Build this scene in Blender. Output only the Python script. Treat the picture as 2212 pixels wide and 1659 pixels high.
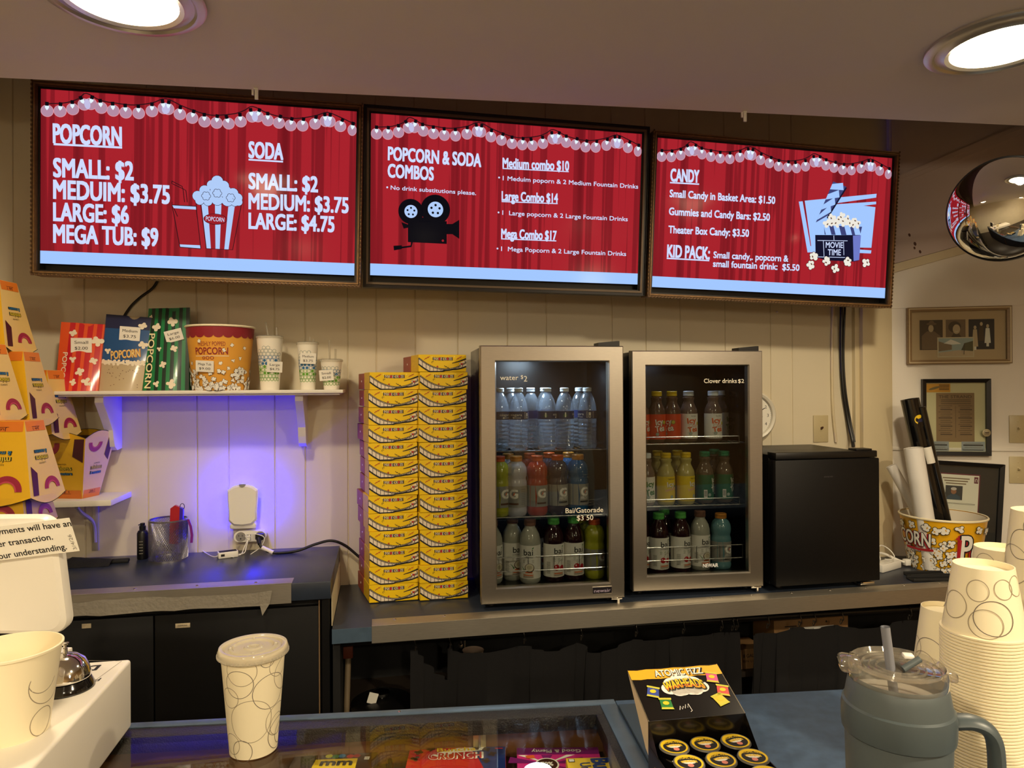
import bpy, bmesh, math, random
from math import sin, cos, pi, sqrt, atan2
from mathutils import Vector, Matrix
random.seed(7)
SC = bpy.context.scene
COL = SC.collection
for o in list(bpy.data.objects):
    bpy.data.objects.remove(o)

# ---------------------------------------------------------------- camera
FPX, YAW, PITCH, ROLL, EYE = 1500.0, 0.188, 0.0025, 0.005, 1.62
c_f = Vector((sin(YAW)*cos(PITCH), cos(YAW)*cos(PITCH), sin(PITCH)))
c_r = Vector((cos(YAW), -sin(YAW), 0))
c_u = c_r.cross(c_f)
c_x = c_r*cos(ROLL) - c_u*sin(ROLL)
c_y = c_r*sin(ROLL) + c_u*cos(ROLL)
CAMP = Vector((0, 0, EYE))
cam = bpy.data.cameras.new('camera')
cam.sensor_width = 36.0
cam.lens = FPX/2212*36
cam.clip_start = 0.02
camo = bpy.data.objects.new('camera', cam)
COL.objects.link(camo)
M = Matrix((c_x, c_y, -c_f)).transposed().to_4x4()
M.translation = CAMP
camo.matrix_world = M
SC.camera = camo

# ---------------------------------------------------------------- world, exposure
w = bpy.data.worlds.new('world')
SC.world = w
w.use_nodes = True
w.node_tree.nodes['Background'].inputs[0].default_value = (1.0, 0.8, 0.6, 1)
w.node_tree.nodes['Background'].inputs[1].default_value = 0.02
vs = SC.view_settings
vs.view_transform = 'Standard'
vs.look = 'None'
vs.gamma = 1
vs.exposure = 0.0
vs.use_curve_mapping = False
SC.cycles.max_bounces = 9
SC.cycles.diffuse_bounces = 4
SC.cycles.glossy_bounces = 4
SC.cycles.transparent_max_bounces = 24
SC.cycles.transmission_bounces = 8
SC.cycles.caustics_reflective = False
SC.cycles.caustics_refractive = False
SC.cycles.sample_clamp_indirect = 4.0
LENS_GLOW, LAMP_POWER, REAR, FILL_GLOW, LAMP_COL = 22.0, 38.0, 3.3, 38.0, (1.0, 0.83, 0.565)


def ray(px, py):
    return c_f + c_x*((px-1106)/FPX) + c_y*((829.5-py)/FPX)


def at(px, py, Y):            # a photo pixel on the plane y = Y
    d = ray(px, py)
    return CAMP + d*(Y/d.y)


def atz(px, py, Z):           # a photo pixel on the plane z = Z
    d = ray(px, py)
    return CAMP + d*((Z-EYE)/d.z)


def pd(px, py, dep):          # a photo pixel at a given depth
    return CAMP + ray(px, py)*dep


# ---------------------------------------------------------------- materials
def lin(c):
    if isinstance(c, str):
        c = tuple(int(c[i:i+2], 16)/255 for i in (0, 2, 4))
    return tuple((x/12.92 if x <= 0.04045 else ((x+0.055)/1.055)**2.4) for x in c)


MATS = {}


def mat(name, col='808080', rough=0.5, metal=0.0, spec=0.5, emit=None, es=1.0, coat=0.0, noise=None, bump=None, alpha=1.0, trans=0.0, stretch=None):
    """procedural principled material; noise=(scale, amount) mottles the colour, bump=(scale, strength)"""
    if name in MATS:
        return MATS[name]
    m = bpy.data.materials.new(name)
    MATS[name] = m
    m.use_nodes = True
    nt = m.node_tree
    b = nt.nodes['Principled BSDF']
    c = lin(col)
    b.inputs['Base Color'].default_value = (*c, 1)
    b.inputs['Roughness'].default_value = rough
    b.inputs['Metallic'].default_value = metal
    b.inputs['Specular IOR Level'].default_value = spec
    b.inputs['Coat Weight'].default_value = coat
    b.inputs['Coat Roughness'].default_value = 0.08
    b.inputs['Alpha'].default_value = alpha
    b.inputs['Transmission Weight'].default_value = trans
    if emit is not None:
        b.inputs['Emission Color'].default_value = (*lin(emit), 1)
        b.inputs['Emission Strength'].default_value = es
    if noise or bump:
        tc = nt.nodes.new('ShaderNodeTexCoord')
        mp = nt.nodes.new('ShaderNodeMapping')
        nt.links.new(tc.outputs['Object'], mp.inputs[0])
        if stretch:
            mp.inputs['Scale'].default_value = stretch
    if noise:
        n = nt.nodes.new('ShaderNodeTexNoise')
        n.inputs['Scale'].default_value = noise[0]
        n.inputs['Detail'].default_value = 5
        nt.links.new(mp.outputs[0], n.inputs['Vector'])
        r = nt.nodes.new('ShaderNodeMapRange')
        r.inputs[1].default_value = 0.25
        r.inputs[2].default_value = 0.75
        r.inputs[3].default_value = 1-noise[1]
        r.inputs[4].default_value = 1+noise[1]
        nt.links.new(n.outputs[0], r.inputs[0])
        h = nt.nodes.new('ShaderNodeHueSaturation')
        h.inputs['Color'].default_value = (*c, 1)
        nt.links.new(r.outputs[0], h.inputs['Value'])
        nt.links.new(h.outputs[0], b.inputs['Base Color'])
    if bump:
        n2 = nt.nodes.new('ShaderNodeTexNoise')
        n2.inputs['Scale'].default_value = bump[0]
        n2.inputs['Detail'].default_value = 4
        nt.links.new(mp.outputs[0], n2.inputs['Vector'])
        bp = nt.nodes.new('ShaderNodeBump')
        bp.inputs['Strength'].default_value = bump[1]
        bp.inputs['Distance'].default_value = 0.004
        nt.links.new(n2.outputs[0], bp.inputs['Height'])
        nt.links.new(bp.outputs[0], b.inputs['Normal'])
    return m


def pane(name, tint='ffffff', refl=1.0, rough=0.0, body=None, bodyfac=0.0):
    """thin clear sheet or clear plastic: see-through with Fresnel reflection, optional milky body"""
    if name in MATS:
        return MATS[name]
    m = bpy.data.materials.new(name)
    MATS[name] = m
    m.use_nodes = True
    nt = m.node_tree
    nt.nodes.remove(nt.nodes['Principled BSDF'])
    out = nt.nodes['Material Output']
    tr = nt.nodes.new('ShaderNodeBsdfTransparent')
    tr.inputs[0].default_value = (*lin(tint), 1)
    gl = nt.nodes.new('ShaderNodeBsdfGlossy')
    gl.inputs['Roughness'].default_value = rough
    fr = nt.nodes.new('ShaderNodeFresnel')
    ge = nt.nodes.new('ShaderNodeNewGeometry')
    io = nt.nodes.new('ShaderNodeMapRange')          # same index seen from either side of the sheet
    io.inputs[3].default_value = 1.5
    io.inputs[4].default_value = 1/1.5
    nt.links.new(ge.outputs['Backfacing'], io.inputs[0])
    nt.links.new(io.outputs[0], fr.inputs[0])
    mu = nt.nodes.new('ShaderNodeMath')
    mu.operation = 'MULTIPLY'
    mu.inputs[1].default_value = refl
    nt.links.new(fr.outputs[0], mu.inputs[0])
    base = tr
    if body:
        df = nt.nodes.new('ShaderNodeBsdfDiffuse')
        df.inputs[0].default_value = (*lin(body), 1)
        tl = nt.nodes.new('ShaderNodeBsdfTranslucent')
        tl.inputs[0].default_value = (*lin(body), 1)
        a = nt.nodes.new('ShaderNodeMixShader')
        a.inputs[0].default_value = 0.5
        nt.links.new(df.outputs[0], a.inputs[1])
        nt.links.new(tl.outputs[0], a.inputs[2])
        base = nt.nodes.new('ShaderNodeMixShader')
        base.inputs[0].default_value = bodyfac
        nt.links.new(tr.outputs[0], base.inputs[1])
        nt.links.new(a.outputs[0], base.inputs[2])
    mx = nt.nodes.new('ShaderNodeMixShader')
    nt.links.new(mu.outputs[0], mx.inputs[0])
    nt.links.new(base.outputs[0], mx.inputs[1])
    nt.links.new(gl.outputs[0], mx.inputs[2])
    nt.links.new(mx.outputs[0], out.inputs[0])
    return m


def glow(name, col, es=1.0):
    """a lit patch of a display"""
    return mat(name, '000000', 0.12, 0, 0.07, emit=col, es=es)


# ---------------------------------------------------------------- mesh building
class MB:
    def __init__(s):
        s.v, s.f, s.m, s.sm, s.mats = [], [], [], [], []
        s.T = Matrix.Identity(4)

    def add(s, vs, fs, m, smooth=False):
        k = len(s.v)
        T = s.T
        s.v.extend((T @ Vector(p))[:] for p in vs)
        if m not in s.mats:
            s.mats.append(m)
        i = s.mats.index(m)
        for f in fs:
            s.f.append([k+j for j in f])
            s.m.append(i)
            s.sm.append(smooth)
        return s

    def box(s, x0, x1, y0, y1, z0, z1, m, bev=0.0, seg=2):
        if bev <= 0:
            vs = [(x0, y0, z0), (x1, y0, z0), (x1, y1, z0), (x0, y1, z0), (x0, y0, z1), (x1, y0, z1), (x1, y1, z1), (x0, y1, z1)]
            return s.add(vs, [(0, 3, 2, 1), (4, 5, 6, 7), (0, 1, 5, 4), (1, 2, 6, 5), (2, 3, 7, 6), (3, 0, 4, 7)], m)
        bm = bmesh.new()
        bmesh.ops.create_cube(bm, size=1)
        for v in bm.verts:
            v.co = Vector(((x0+x1)/2+v.co.x*(x1-x0), (y0+y1)/2+v.co.y*(y1-y0), (z0+z1)/2+v.co.z*(z1-z0)))
        bmesh.ops.bevel(bm, geom=bm.edges[:], offset=bev, segments=seg, profile=0.5, affect='EDGES')
        bm.verts.index_update()
        s.add([v.co[:] for v in bm.verts], [[v.index for v in f.verts] for f in bm.faces], m, True)
        bm.free()
        return s

    def quad(s, a, b, c, d, m):
        return s.add([a, b, c, d], [(0, 1, 2, 3)], m)

    def hexa(s, p, m):       # 8 corners: bottom loop 0-3, top loop 4-7
        return s.add(p, [(0, 3, 2, 1), (4, 5, 6, 7), (0, 1, 5, 4), (1, 2, 6, 5), (2, 3, 7, 6), (3, 0, 4, 7)], m)

    def lathe(s, prof, m, n=32, cx=0, cy=0, smooth=True, cap=True):
        vs, fs = [], []
        for r, z in prof:
            for i in range(n):
                a = 2*pi*i/n
                vs.append((cx+r*cos(a), cy+r*sin(a), z))
        for j in range(len(prof)-1):
            for i in range(n):
                k = (i+1) % n
                fs.append((j*n+i, j*n+k, (j+1)*n+k, (j+1)*n+i))
        s.add(vs, fs, m, smooth)
        if cap:
            for j, rev in ((0, True), (len(prof)-1, False)):
                if prof[j][0] > 1e-5:
                    lp = [(cx+prof[j][0]*cos(2*pi*i/n), cy+prof[j][0]*sin(2*pi*i/n), prof[j][1]) for i in range(n)]
                    s.add(lp, [list(range(n))[::-1] if rev else list(range(n))], m)
        return s

    def cyl(s, a, b, r, m, n=16, r2=None, cap=True):
        return s.tube([a, b], r, m, n, r2, cap)

    def tube(s, pts, r, m, n=10, r2=None, cap=True):
        pts = [Vector(p) for p in pts]
        N = len(pts)
        vs, fs = [], []
        t0 = (pts[1]-pts[0]).normalized()
        up = Vector((0, 0, 1)) if abs(t0.z) < 0.9 else Vector((1, 0, 0))
        nx = t0.cross(up).normalized()
        for i, p in enumerate(pts):
            t = (pts[min(i+1, N-1)]-pts[max(i-1, 0)]).normalized()
            nx = (nx - t*nx.dot(t)).normalized()
            ny = t.cross(nx)
            rr = r if r2 is None else r+(r2-r)*i/(N-1)
            for k in range(n):
                a = 2*pi*k/n
                vs.append((p+nx*(rr*cos(a))+ny*(rr*sin(a)))[:])
        for i in range(N-1):
            for k in range(n):
                q = (k+1) % n
                fs.append((i*n+k, i*n+q, (i+1)*n+q, (i+1)*n+k))
        s.add(vs, fs, m, True)
        if cap:
            s.add(vs[:n], [list(range(n))[::-1]], m)
            s.add(vs[-n:], [list(range(n))], m)
        return s

    def prism(s, poly, y0, y1, m, axis='y', smooth=False):
        """extrude a 2-D outline (x,z) from y0 to y1 (axis 'y'), or (x,y) along z"""
        n = len(poly)
        if axis == 'y':
            vs = [(x, y0, z) for x, z in poly]+[(x, y1, z) for x, z in poly]
        elif axis == 'x':
            vs = [(y0, x, z) for x, z in poly]+[(y1, x, z) for x, z in poly]
        else:
            vs = [(x, y, y0) for x, y in poly]+[(x, y, y1) for x, y in poly]
        s.add(vs, [list(range(n)), list(range(2*n-1, n-1, -1))], m)
        s.add(vs, [(i, (i+1) % n, n+(i+1) % n, n+i) for i in range(n)], m, smooth)
        return s

    def sphere(s, c, r, m, n=16, h=10, sz=1.0, z0=-1.0):
        prof = []
        for j in range(h+1):
            a = math.asin(z0)+(pi/2-math.asin(z0))*j/h
            prof.append((max(r*cos(a), 1e-6), c[2]+r*sz*sin(a)))
        return s.lathe(prof, m, n, c[0], c[1])

    def build(s, name, parent=None, loc=None, rz=0.0, ang=40):
        me = bpy.data.meshes.new(name)
        me.from_pydata(s.v, [], s.f)
        for m in s.mats:
            me.materials.append(m)
        me.polygons.foreach_set('material_index', s.m)
        me.polygons.foreach_set('use_smooth', s.sm)
        me.update()
        if any(s.sm):
            me.set_sharp_from_angle(angle=math.radians(ang))
        o = bpy.data.objects.new(name, me)
        COL.objects.link(o)
        if parent is not None:
            o.parent = parent
        if loc is not None:
            o.location = loc
        o.rotation_euler = (0, 0, rz)
        return o


def tag(o, label=None, cat=None, group=None, kind=None):
    if label:
        o['label'] = label
    if cat:
        o['category'] = cat
    if group:
        o['group'] = group
    if kind:
        o['kind'] = kind
    return o


def thing(name, label, cat, loc=(0, 0, 0), rz=0.0, group=None):
    o = bpy.data.objects.new(name, None)
    o.empty_display_size = 0.05
    COL.objects.link(o)
    o.location = loc
    o.rotation_euler = (0, 0, rz)
    return tag(o, label, cat, group)


def struct(mb, name, loc=None, rz=0.0):
    o = mb.build(name, None, loc, rz)
    o['kind'] = 'structure'
    return o


def copy_tree(o, parent=None):
    c = o.copy()
    COL.objects.link(c)
    if parent is not None:
        c.parent = parent
    for ch in list(o.children):
        copy_tree(ch, c)
    return c


def dup(o, loc, rz, label, group=None):
    c = copy_tree(o)
    c.location = loc
    r = c.rotation_euler.copy()
    r.z = rz
    c.rotation_euler = r
    c['label'] = label
    if group:
        c['group'] = group
    return c


# ---------------------------------------------------------------- lettering and printed shapes
TXT = {}


def glyphs(body, bold=0.0, res=3):
    k = (body, bold, res)
    if k not in TXT:
        cu = bpy.data.curves.new('lettering', 'FONT')
        cu.body = body
        cu.offset = bold
        cu.resolution_u = res
        ob = bpy.data.objects.new('lettering', cu)
        me = bpy.data.meshes.new_from_object(ob)
        vs = [v.co[:2] for v in me.vertices]
        fs = [tuple(p.vertices) for p in me.polygons]
        bpy.data.objects.remove(ob)
        bpy.data.meshes.remove(me)
        bpy.data.curves.remove(cu)
        TXT[k] = (vs, fs)
    return TXT[k]


hv = glyphs('H')[0]
CAPH = max(p[1] for p in hv)


def flat(O, ex, ey):
    O, ex, ey = Vector(O), Vector(ex).normalized(), Vector(ey).normalized()
    n = ex.cross(ey).normalized()
    return lambda u, v: (O+ex*u+ey*v, n)


def front(y=0.0, x=0.0, z=0.0):        # a face looking towards -Y
    return flat((x, y, z), (1, 0, 0), (0, 0, 1))


def top(z=0.0):
    return flat((0, 0, z), (1, 0, 0), (0, 1, 0))


def cone(r0, z0, r1, z1, a0=-pi/2, rm=None):
    rm = rm or (r0+r1)/2

    def fn(u, v):
        t = (v-z0)/(z1-z0)
        r = r0+(r1-r0)*t
        a = a0+u/rm
        n = Vector((cos(a), sin(a), 0))
        return Vector((r*cos(a), r*sin(a), v)), n
    return fn


class PR:
    def __init__(s, mb, fn, step=0.0004, k=0):
        s.mb, s.fn, s.step, s.k = mb, fn, step, k

    def P(s, u, v, k):
        p, n = s.fn(u, v)
        return (p+n*((s.k+k)*s.step))[:]

    def poly(s, uv, m, k=1):
        s.mb.add([s.P(u, v, k) for u, v in uv], [list(range(len(uv)))], m)

    def rect(s, u0, v0, u1, v1, m, k=1, nu=1, nv=1):
        vs = [s.P(u0+(u1-u0)*i/nu, v0+(v1-v0)*j/nv, k) for j in range(nv+1) for i in range(nu+1)]
        fs = [(j*(nu+1)+i, j*(nu+1)+i+1, (j+1)*(nu+1)+i+1, (j+1)*(nu+1)+i) for j in range(nv) for i in range(nu)]
        s.mb.add(vs, fs, m)

    def disc(s, u, v, r, m, k=1, n=14, ry=None, rot=0.0):
        ry = ry or r
        cr, sr = cos(rot), sin(rot)
        vs = [s.P(u, v, k)]
        for i in range(n):
            a = 2*pi*i/n
            x, y = r*cos(a), ry*sin(a)
            vs.append(s.P(u+x*cr-y*sr, v+x*sr+y*cr, k))
        s.mb.add(vs, [(0, 1+i, 1+(i+1) % n) for i in range(n)], m)

    def ring(s, u, v, r, wd, m, k=1, n=28, ry=None, a0=0, a1=2*pi):
        ry = ry or r
        vs, fs = [], []
        full = abs(a1-a0-2*pi) < 1e-6
        N = n if full else n+1
        for i in range(N):
            a = a0+(a1-a0)*i/n
            for d in (-wd/2, wd/2):
                vs.append(s.P(u+(r+d)*cos(a), v+(ry+d)*sin(a), k))
        for i in range(n):
            j = (i+1) % N
            fs.append((2*i, 2*i+1, 2*j+1, 2*j))
        s.mb.add(vs, fs, m)

    def stroke(s, pts, wd, m, k=1, w2=None):
        N = len(pts)
        vs, fs = [], []
        for i, (u, v) in enumerate(pts):
            a, b = pts[max(i-1, 0)], pts[min(i+1, N-1)]
            du, dv = b[0]-a[0], b[1]-a[1]
            L = sqrt(du*du+dv*dv) or 1
            ww = wd if w2 is None else wd+(w2-wd)*i/(N-1)
            nu, nv = -dv/L*ww/2, du/L*ww/2
            vs += [s.P(u+nu, v+nv, k), s.P(u-nu, v-nv, k)]
        for i in range(N-1):
            fs.append((2*i, 2*i+1, 2*i+3, 2*i+2))
        s.mb.add(vs, fs, m)

    def star(s, u, v, r, m, k=1, n=5, q=0.42, rot=pi/2):
        s.poly([(u+(r if i % 2 == 0 else r*q)*cos(rot+pi*i/n), v+(r if i % 2 == 0 else r*q)*sin(rot+pi*i/n)) for i in range(2*n)], m, k)

    def text(s, body, u, v, h, m, k=1, w=None, bold=0.0, align='L', rot=0.0, slant=0.0, xs=1.0, arc=0.0, flip=False, res=3):
        vs, fs = glyphs(body, 0.0, res)
        if not vs:
            return
        x0, x1 = min(p[0] for p in vs), max(p[0] for p in vs)
        sy = h/CAPH
        sx = sy*xs if w is None else w/(x1-x0)
        W = (x1-x0)*sx
        off = {'L': 0, 'C': -W/2, 'R': -W}[align]
        cr, sr = cos(rot), sin(rot)
        out = []
        for x, y in vs:
            X = (x-x0)*sx+off
            Y = y*sy
            X += slant*Y
            if arc:
                Y += arc*(1-(2*(X-off)/W-1)**2)*h
            if flip:
                X, Y = -X, -Y
            out.append((u+X*cr-Y*sr, v+X*sr+Y*cr))
        e = bold*sy*.62                       # heavier strokes: shifted repeats of the outline
        nb = 1 if e < 1e-6 else 4 if bold < .06 else 8
        for i in range(nb):
            a = 2*pi*(i+.5)/nb
            q = e if nb > 1 else 0
            s.mb.add([s.P(x+q*cos(a), y+q*sin(a), k+i*.03) for x, y in out], fs, m)

    def kernel(s, u, v, r, mw, mo, k=1, seed=0, mh=None, ol=0.18):
        """one popped kernel: outlined puffs"""
        rg = random.Random(seed*31+5)
        puffs = [(u, v, r*0.55)]
        n = rg.choice((3, 4, 4, 5))
        a0 = rg.random()*6
        for i in range(n):
            a = a0+2*pi*i/n+rg.uniform(-.3, .3)
            puffs.append((u+cos(a)*r*0.62, v+sin(a)*r*0.62, r*rg.uniform(.34, .5)))
        if mo:
            for x, y, q in puffs:
                s.disc(x, y, q+r*ol, mo, k, 10)
        for x, y, q in puffs:
            s.disc(x, y, q, mw, k+1, 10)
        if mh:
            a = rg.random()*6
            s.disc(u+cos(a)*r*.3, v+sin(a)*r*.3, r*.16, mh, k+2, 8, r*.28, a)


class PXF:
    """a plane in the place, addressed by the photo pixels seen on it"""
    def __init__(s, O, ex, ey):
        s.O, s.ex, s.ey = Vector(O), Vector(ex).normalized(), Vector(ey).normalized()
        s.n = s.ex.cross(s.ey).normalized()

    def q(s, px, py):
        d = ray(px, py)
        t = (s.O-CAMP).dot(s.n)/d.dot(s.n)
        p = CAMP+d*t-s.O
        return p.dot(s.ex), p.dot(s.ey)


def ptext(pr, pl, body, p0, p1, cap, m, k=1, bold=0.0, **kw):
    a, b = pl.q(*p0), pl.q(*p1)
    h = pl.q(p0[0], p0[1]-cap)[1]-a[1]
    pr.text(body, a[0], a[1], h, m, k, w=sqrt((b[0]-a[0])**2+(b[1]-a[1])**2), bold=bold, rot=atan2(b[1]-a[1], b[0]-a[0]), **kw)


def spline(pts, n=8):
    """Catmull-Rom through the points"""
    P = [Vector(p) for p in pts]
    P = [P[0]*2-P[1]]+P+[P[-1]*2-P[-2]]
    out = []
    for i in range(1, len(P)-2):
        for j in range(n):
            t = j/n
            a, b, c, d = P[i-1], P[i], P[i+1], P[i+2]
            out.append(0.5*((2*b)+(c-a)*t+(2*a-5*b+4*c-d)*t*t+(3*b-a-3*c+d)*t**3))
    out.append(P[-2])
    return out


# ---------------------------------------------------------------- common materials
m_wall = mat('cream_panel_paint', 'ddd2b8', 0.5, noise=(3, .03))
m_white_wall = mat('white_wall_paint', 'e9e2d6', 0.6, noise=(4, .02), bump=(160, .08))
m_ceil = mat('ceiling_paint', 'efe7d8', 0.85, noise=(2, .02))
m_dark_wall = mat('recess_paint', '6b5c4e', 0.7)
m_bulk = mat('mauve_bulkhead_paint', 'cbb9b2', 0.6, noise=(4, .04))
m_trimw = mat('cream_trim_paint', 'd8c9a6', 0.45)
m_white = mat('white_plastic', 'efece4', 0.35)
m_paper = mat('white_paper', 'f3efe4', 0.7)
m_black = mat('black_plastic', '0c0b0c', 0.4)
m_blackm = mat('matt_black', '0b0a0b', 0.75)
m_ink = mat('black_ink', '141214', 0.6)
m_steel = mat('brushed_steel', 'b3aca1', 0.36, 1.0, noise=(40, .06), stretch=(1, 1, 14))
m_steel_h = mat('brushed_steel_edging', 'beb7aa', 0.48, 1.0, noise=(30, .08), stretch=(1, 14, 14))
m_chrome = mat('chrome', 'e6e3de', 0.08, 1.0)
m_wire = mat('chromed_wire', 'd8d8d8', 0.2, 1.0)
m_lam = mat('dark_blue_laminate', '2c3340', 0.32, noise=(25, .12))
m_lamb = mat('slate_blue_laminate', '45576a', 0.4, noise=(28, .16))
m_cream = mat('cream_paper_cup', 'f2e6c4', 0.45)
m_cupin = mat('cup_inside', 'f6ebc8', 0.5)
m_ringd = mat('dark_ring_print', '6a6054', 0.6)
m_ringl = mat('pale_ring_print', '9a8d74', 0.6)
m_red = mat('red_print', 'b3202a', 0.5)
m_yel = mat('yellow_print', 'efc81c', 0.5)
m_glass = pane('clear_glass', 'f8faf8', .8)
# ================================================================ the setting
WY = 2.63                                   # back wall plane
ZL, ZU, ZF = 0.89, 1.035, 1.0               # lower counter, upper counter, front counter
CE = 2.46                                   # ceiling
# floor, ceilings
mb = MB(); mb.box(-2.6, 3.6, -3.2, WY+.1, -.1, 0, mat('dark_floor_tile', '3a322b', 0.4, noise=(6, .1))); struct(mb, 'floor')
e0, e1 = (-2.6, 2.20), (3.6, 1.815)         # the ceiling's far edge, in front of the screens
mb = MB(); mb.prism([(-2.6, -3.2), (3.6, -3.2), e1, e0], CE, CE+.10, m_ceil, axis='z'); struct(mb, 'ceiling')
mb = MB(); mb.box(-2.6, 3.6, 1.6, WY+.1, 2.80, 2.85, m_dark_wall); struct(mb, 'trim_recess_top')
mb = MB(); mb.prism([(e0[0], e0[1]-.02), (e1[0], e1[1]-.02), e1, e0], CE+.10, 2.80, m_dark_wall, axis='z'); struct(mb, 'trim_recess_face')
# grooved panel wall
gx = []
for px in (30, 183, 319, 425, 493, 593, 659, 751, 813, 897, 989, 1096, 1180, 1322, 1395, 1469, 1566, 1664, 1711):
    gx.append(at(px, 740, WY).x)
xs = [-2.6]
poly = [(-2.6, WY)]
for x in gx:
    poly += [(x-.003, WY), (x-.001, WY+.004), (x+.001, WY+.004), (x+.003, WY)]
XC = at(1913, 740, WY).x                     # the corner with the angled white wall
poly += [(XC+.05, WY), (XC+.05, WY+.1), (-2.6, WY+.1)]
mb = MB(); mb.prism(poly, 0, 2.85, m_wall, axis='z'); struct(mb, 'wall_back')
# corner post
PX0 = at(1850, 740, WY).x
mb = MB(); mb.box(PX0, XC, WY-.04, WY+.02, ZL-.6, 2.4, m_trimw, .003); struct(mb, 'trim_1')
mb = MB(); mb.box(PX0-.022, PX0, WY-.02, WY+.02, ZL-.6, 2.4, m_trimw, .003); struct(mb, 'trim_2')
# angled white wall at the right
WA = -0.372
wdir = Vector((cos(WA), sin(WA), 0)); wnor = Vector((sin(WA), -cos(WA), 0))     # wnor looks into the room
WO = Vector((XC, WY-.03, 0))
RW = PXF(WO, wdir, (0, 0, 1))
mb = MB(); mb.box(0, 1.6, 0, .08, 0, 2.79, m_white_wall); 
ya, yb = RW.q(1990, 664)[1], RW.q(1990, 969.5)[1]
mb.box(0, 1.6, -.0025, 0, ya-.003, ya+.003, m_white_wall, .001)
mb.box(0, 1.6, -.006, 0, yb-.007, yb+.007, m_white_wall, .003)
struct(mb, 'wall_right', WO, WA)
# mauve boarding above it, its lower edge running up to the right
def onw(px, py): return RW.q(px, py)
def slope_band(b, a0, a1, c0, c1, y0, m):     # strip between two lines on the wall plane, extended to the right
    A, B_, C, D = onw(*a0), onw(*a1), onw(*c1), onw(*c0)
    b.prism([A, B_, C, D], y0, 0, m)
mb = MB()
L0, L1 = onw(1926, 571.6), onw(2330, 461)
mb.prism([L0, L1, (L1[0], 2.79), (L0[0], 2.79)], -.009, 0, m_bulk)
slope_band(mb, (1926, 405), (2330, 240), (1926, 396), (2330, 228), -.017, m_bulk)
slope_band(mb, (1926, 396), (2330, 228), (1926, 387), (2330, 216), -.022, m_bulk)
slope_band(mb, (1926, 571), (2330, 460.5), (1926, 500), (2330, 345), -.012, m_bulk)
mch = mat('paint_chip', '5a3a30', .7)
for px, py, r in ((1962, 509, .006), (1974, 528, .007), (1973, 537, .005), (1985, 545, .006)):
    u, v = onw(px, py); PR(mb, flat((0, -.0125, 0), (1, 0, 0), (0, 0, 1))).disc(u, v, r*.8, mch, 1, 7, r*1.3, .3)
struct(mb, 'trim_bulkhead', WO, WA)
mb = MB(); slope_band(mb, (1926, 590), (2330, 481), (1926, 572.2), (2330, 461.5), -.008, m_trimw); struct(mb, 'trim_3', WO, WA)
# rest of the room, behind and beside the camera
m_lob = mat('lobby_wall_paint', 'b39468', 0.7, noise=(2, .08))
mb = MB(); mb.box(-2.7, -2.6, -3.2, WY+.1, 0, 2.85, m_wall); struct(mb, 'wall_left')
mb = MB(); mb.box(3.6, 3.7, -3.2, WY+.1, 0, 2.85, m_lob); struct(mb, 'wall_far_right')
mb = MB(); mb.box(-2.7, 3.7, -3.3, -3.2, 0, 2.85, m_lob); struct(mb, 'wall_behind')

# recessed ceiling lights
m_lens = mat('lamp_lens', 'fff2d8', 0.4, emit='ffffff', es=1.0)
bs = m_lens.node_tree.nodes['Principled BSDF']
bs.inputs['Emission Color'].default_value = (*LAMP_COL, 1)
bs.inputs['Emission Strength'].default_value = LENS_GLOW
m_lring = mat('lamp_ring', 'd6d0c4', 0.35, 0.8)


def downlight(x, y, label, pw=1.0):
    t = thing('ceiling_light', label, 'ceiling light', (x, y, CE), 0, 'recessed lights in the ceiling')
    b = MB(); b.lathe([(.168, 0), (.168, -.006), (.160, -.012), (.148, -.013), (.143, -.008), (.130, -.010), (.122, -.016), (.112, -.012), (.112, -.002)], m_lring, 48, cap=False); b.build('trim_ring', t)
    b = MB(); b.lathe([(.112, -.004), (.100, -.012), (.06, -.018), (.0001, -.020)], m_lens, 40, cap=False); b.build('lens', t)
    li = bpy.data.lights.new('lamp_bulb', 'SPOT'); li.energy = LAMP_POWER*pw; li.color = LAMP_COL; li.spot_size = math.radians(170); li.spot_blend = .55; li.shadow_soft_size = .05
    lo = bpy.data.objects.new('lamp_bulb', li); COL.objects.link(lo); lo.parent = t; lo.location = (0, 0, -.03)
    return t


a = atz(2165, 92, CE); downlight(a.x, a.y, 'round recessed ceiling light at the upper right, in front of the bulkhead', 1.25)
a = atz(262, -14, CE); downlight(a.x, a.y, 'round recessed ceiling light at the upper left, above the popcorn price screen')
for i, (x, y) in enumerate(((-.75, -.35), (1.45, -.25), (.4, -1.9))):
    downlight(x, y, ('round recessed ceiling light behind the viewer, on the left', 'round recessed ceiling light behind the viewer, on the right', 'round recessed ceiling light far back over the lobby')[i], REAR*(.75, 1.45, 1.1)[i])


m_globe = mat('opal_globe', 'fff2dc', .4, emit='ffffff', es=1.0)
bs = m_globe.node_tree.nodes['Principled BSDF']; bs.inputs['Emission Color'].default_value = (*LAMP_COL, 1); bs.inputs['Emission Strength'].default_value = FILL_GLOW
for i, (x, y) in enumerate(((-1.3, -1.5), (1.9, -1.4))):  # invented globes, out of view, added to fill the room and ceiling with light
    t = thing('fill_globe', 'opal globe lamp hanging in the lobby behind the viewer, '+('left one', 'right one')[i], 'lamp', (x, y, CE), 0, 'globe lamps in the lobby')
    b = MB(); b.cyl((0, 0, -.32), (0, 0, 0), .008, m_lring, 10); b.lathe([(.05, -.02), (.05, 0)], m_lring, 20); b.build('stem', t)
    b = MB(); b.sphere((0, 0, -.43), .12, m_globe, 14, 8); b.build('globe', t)

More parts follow.
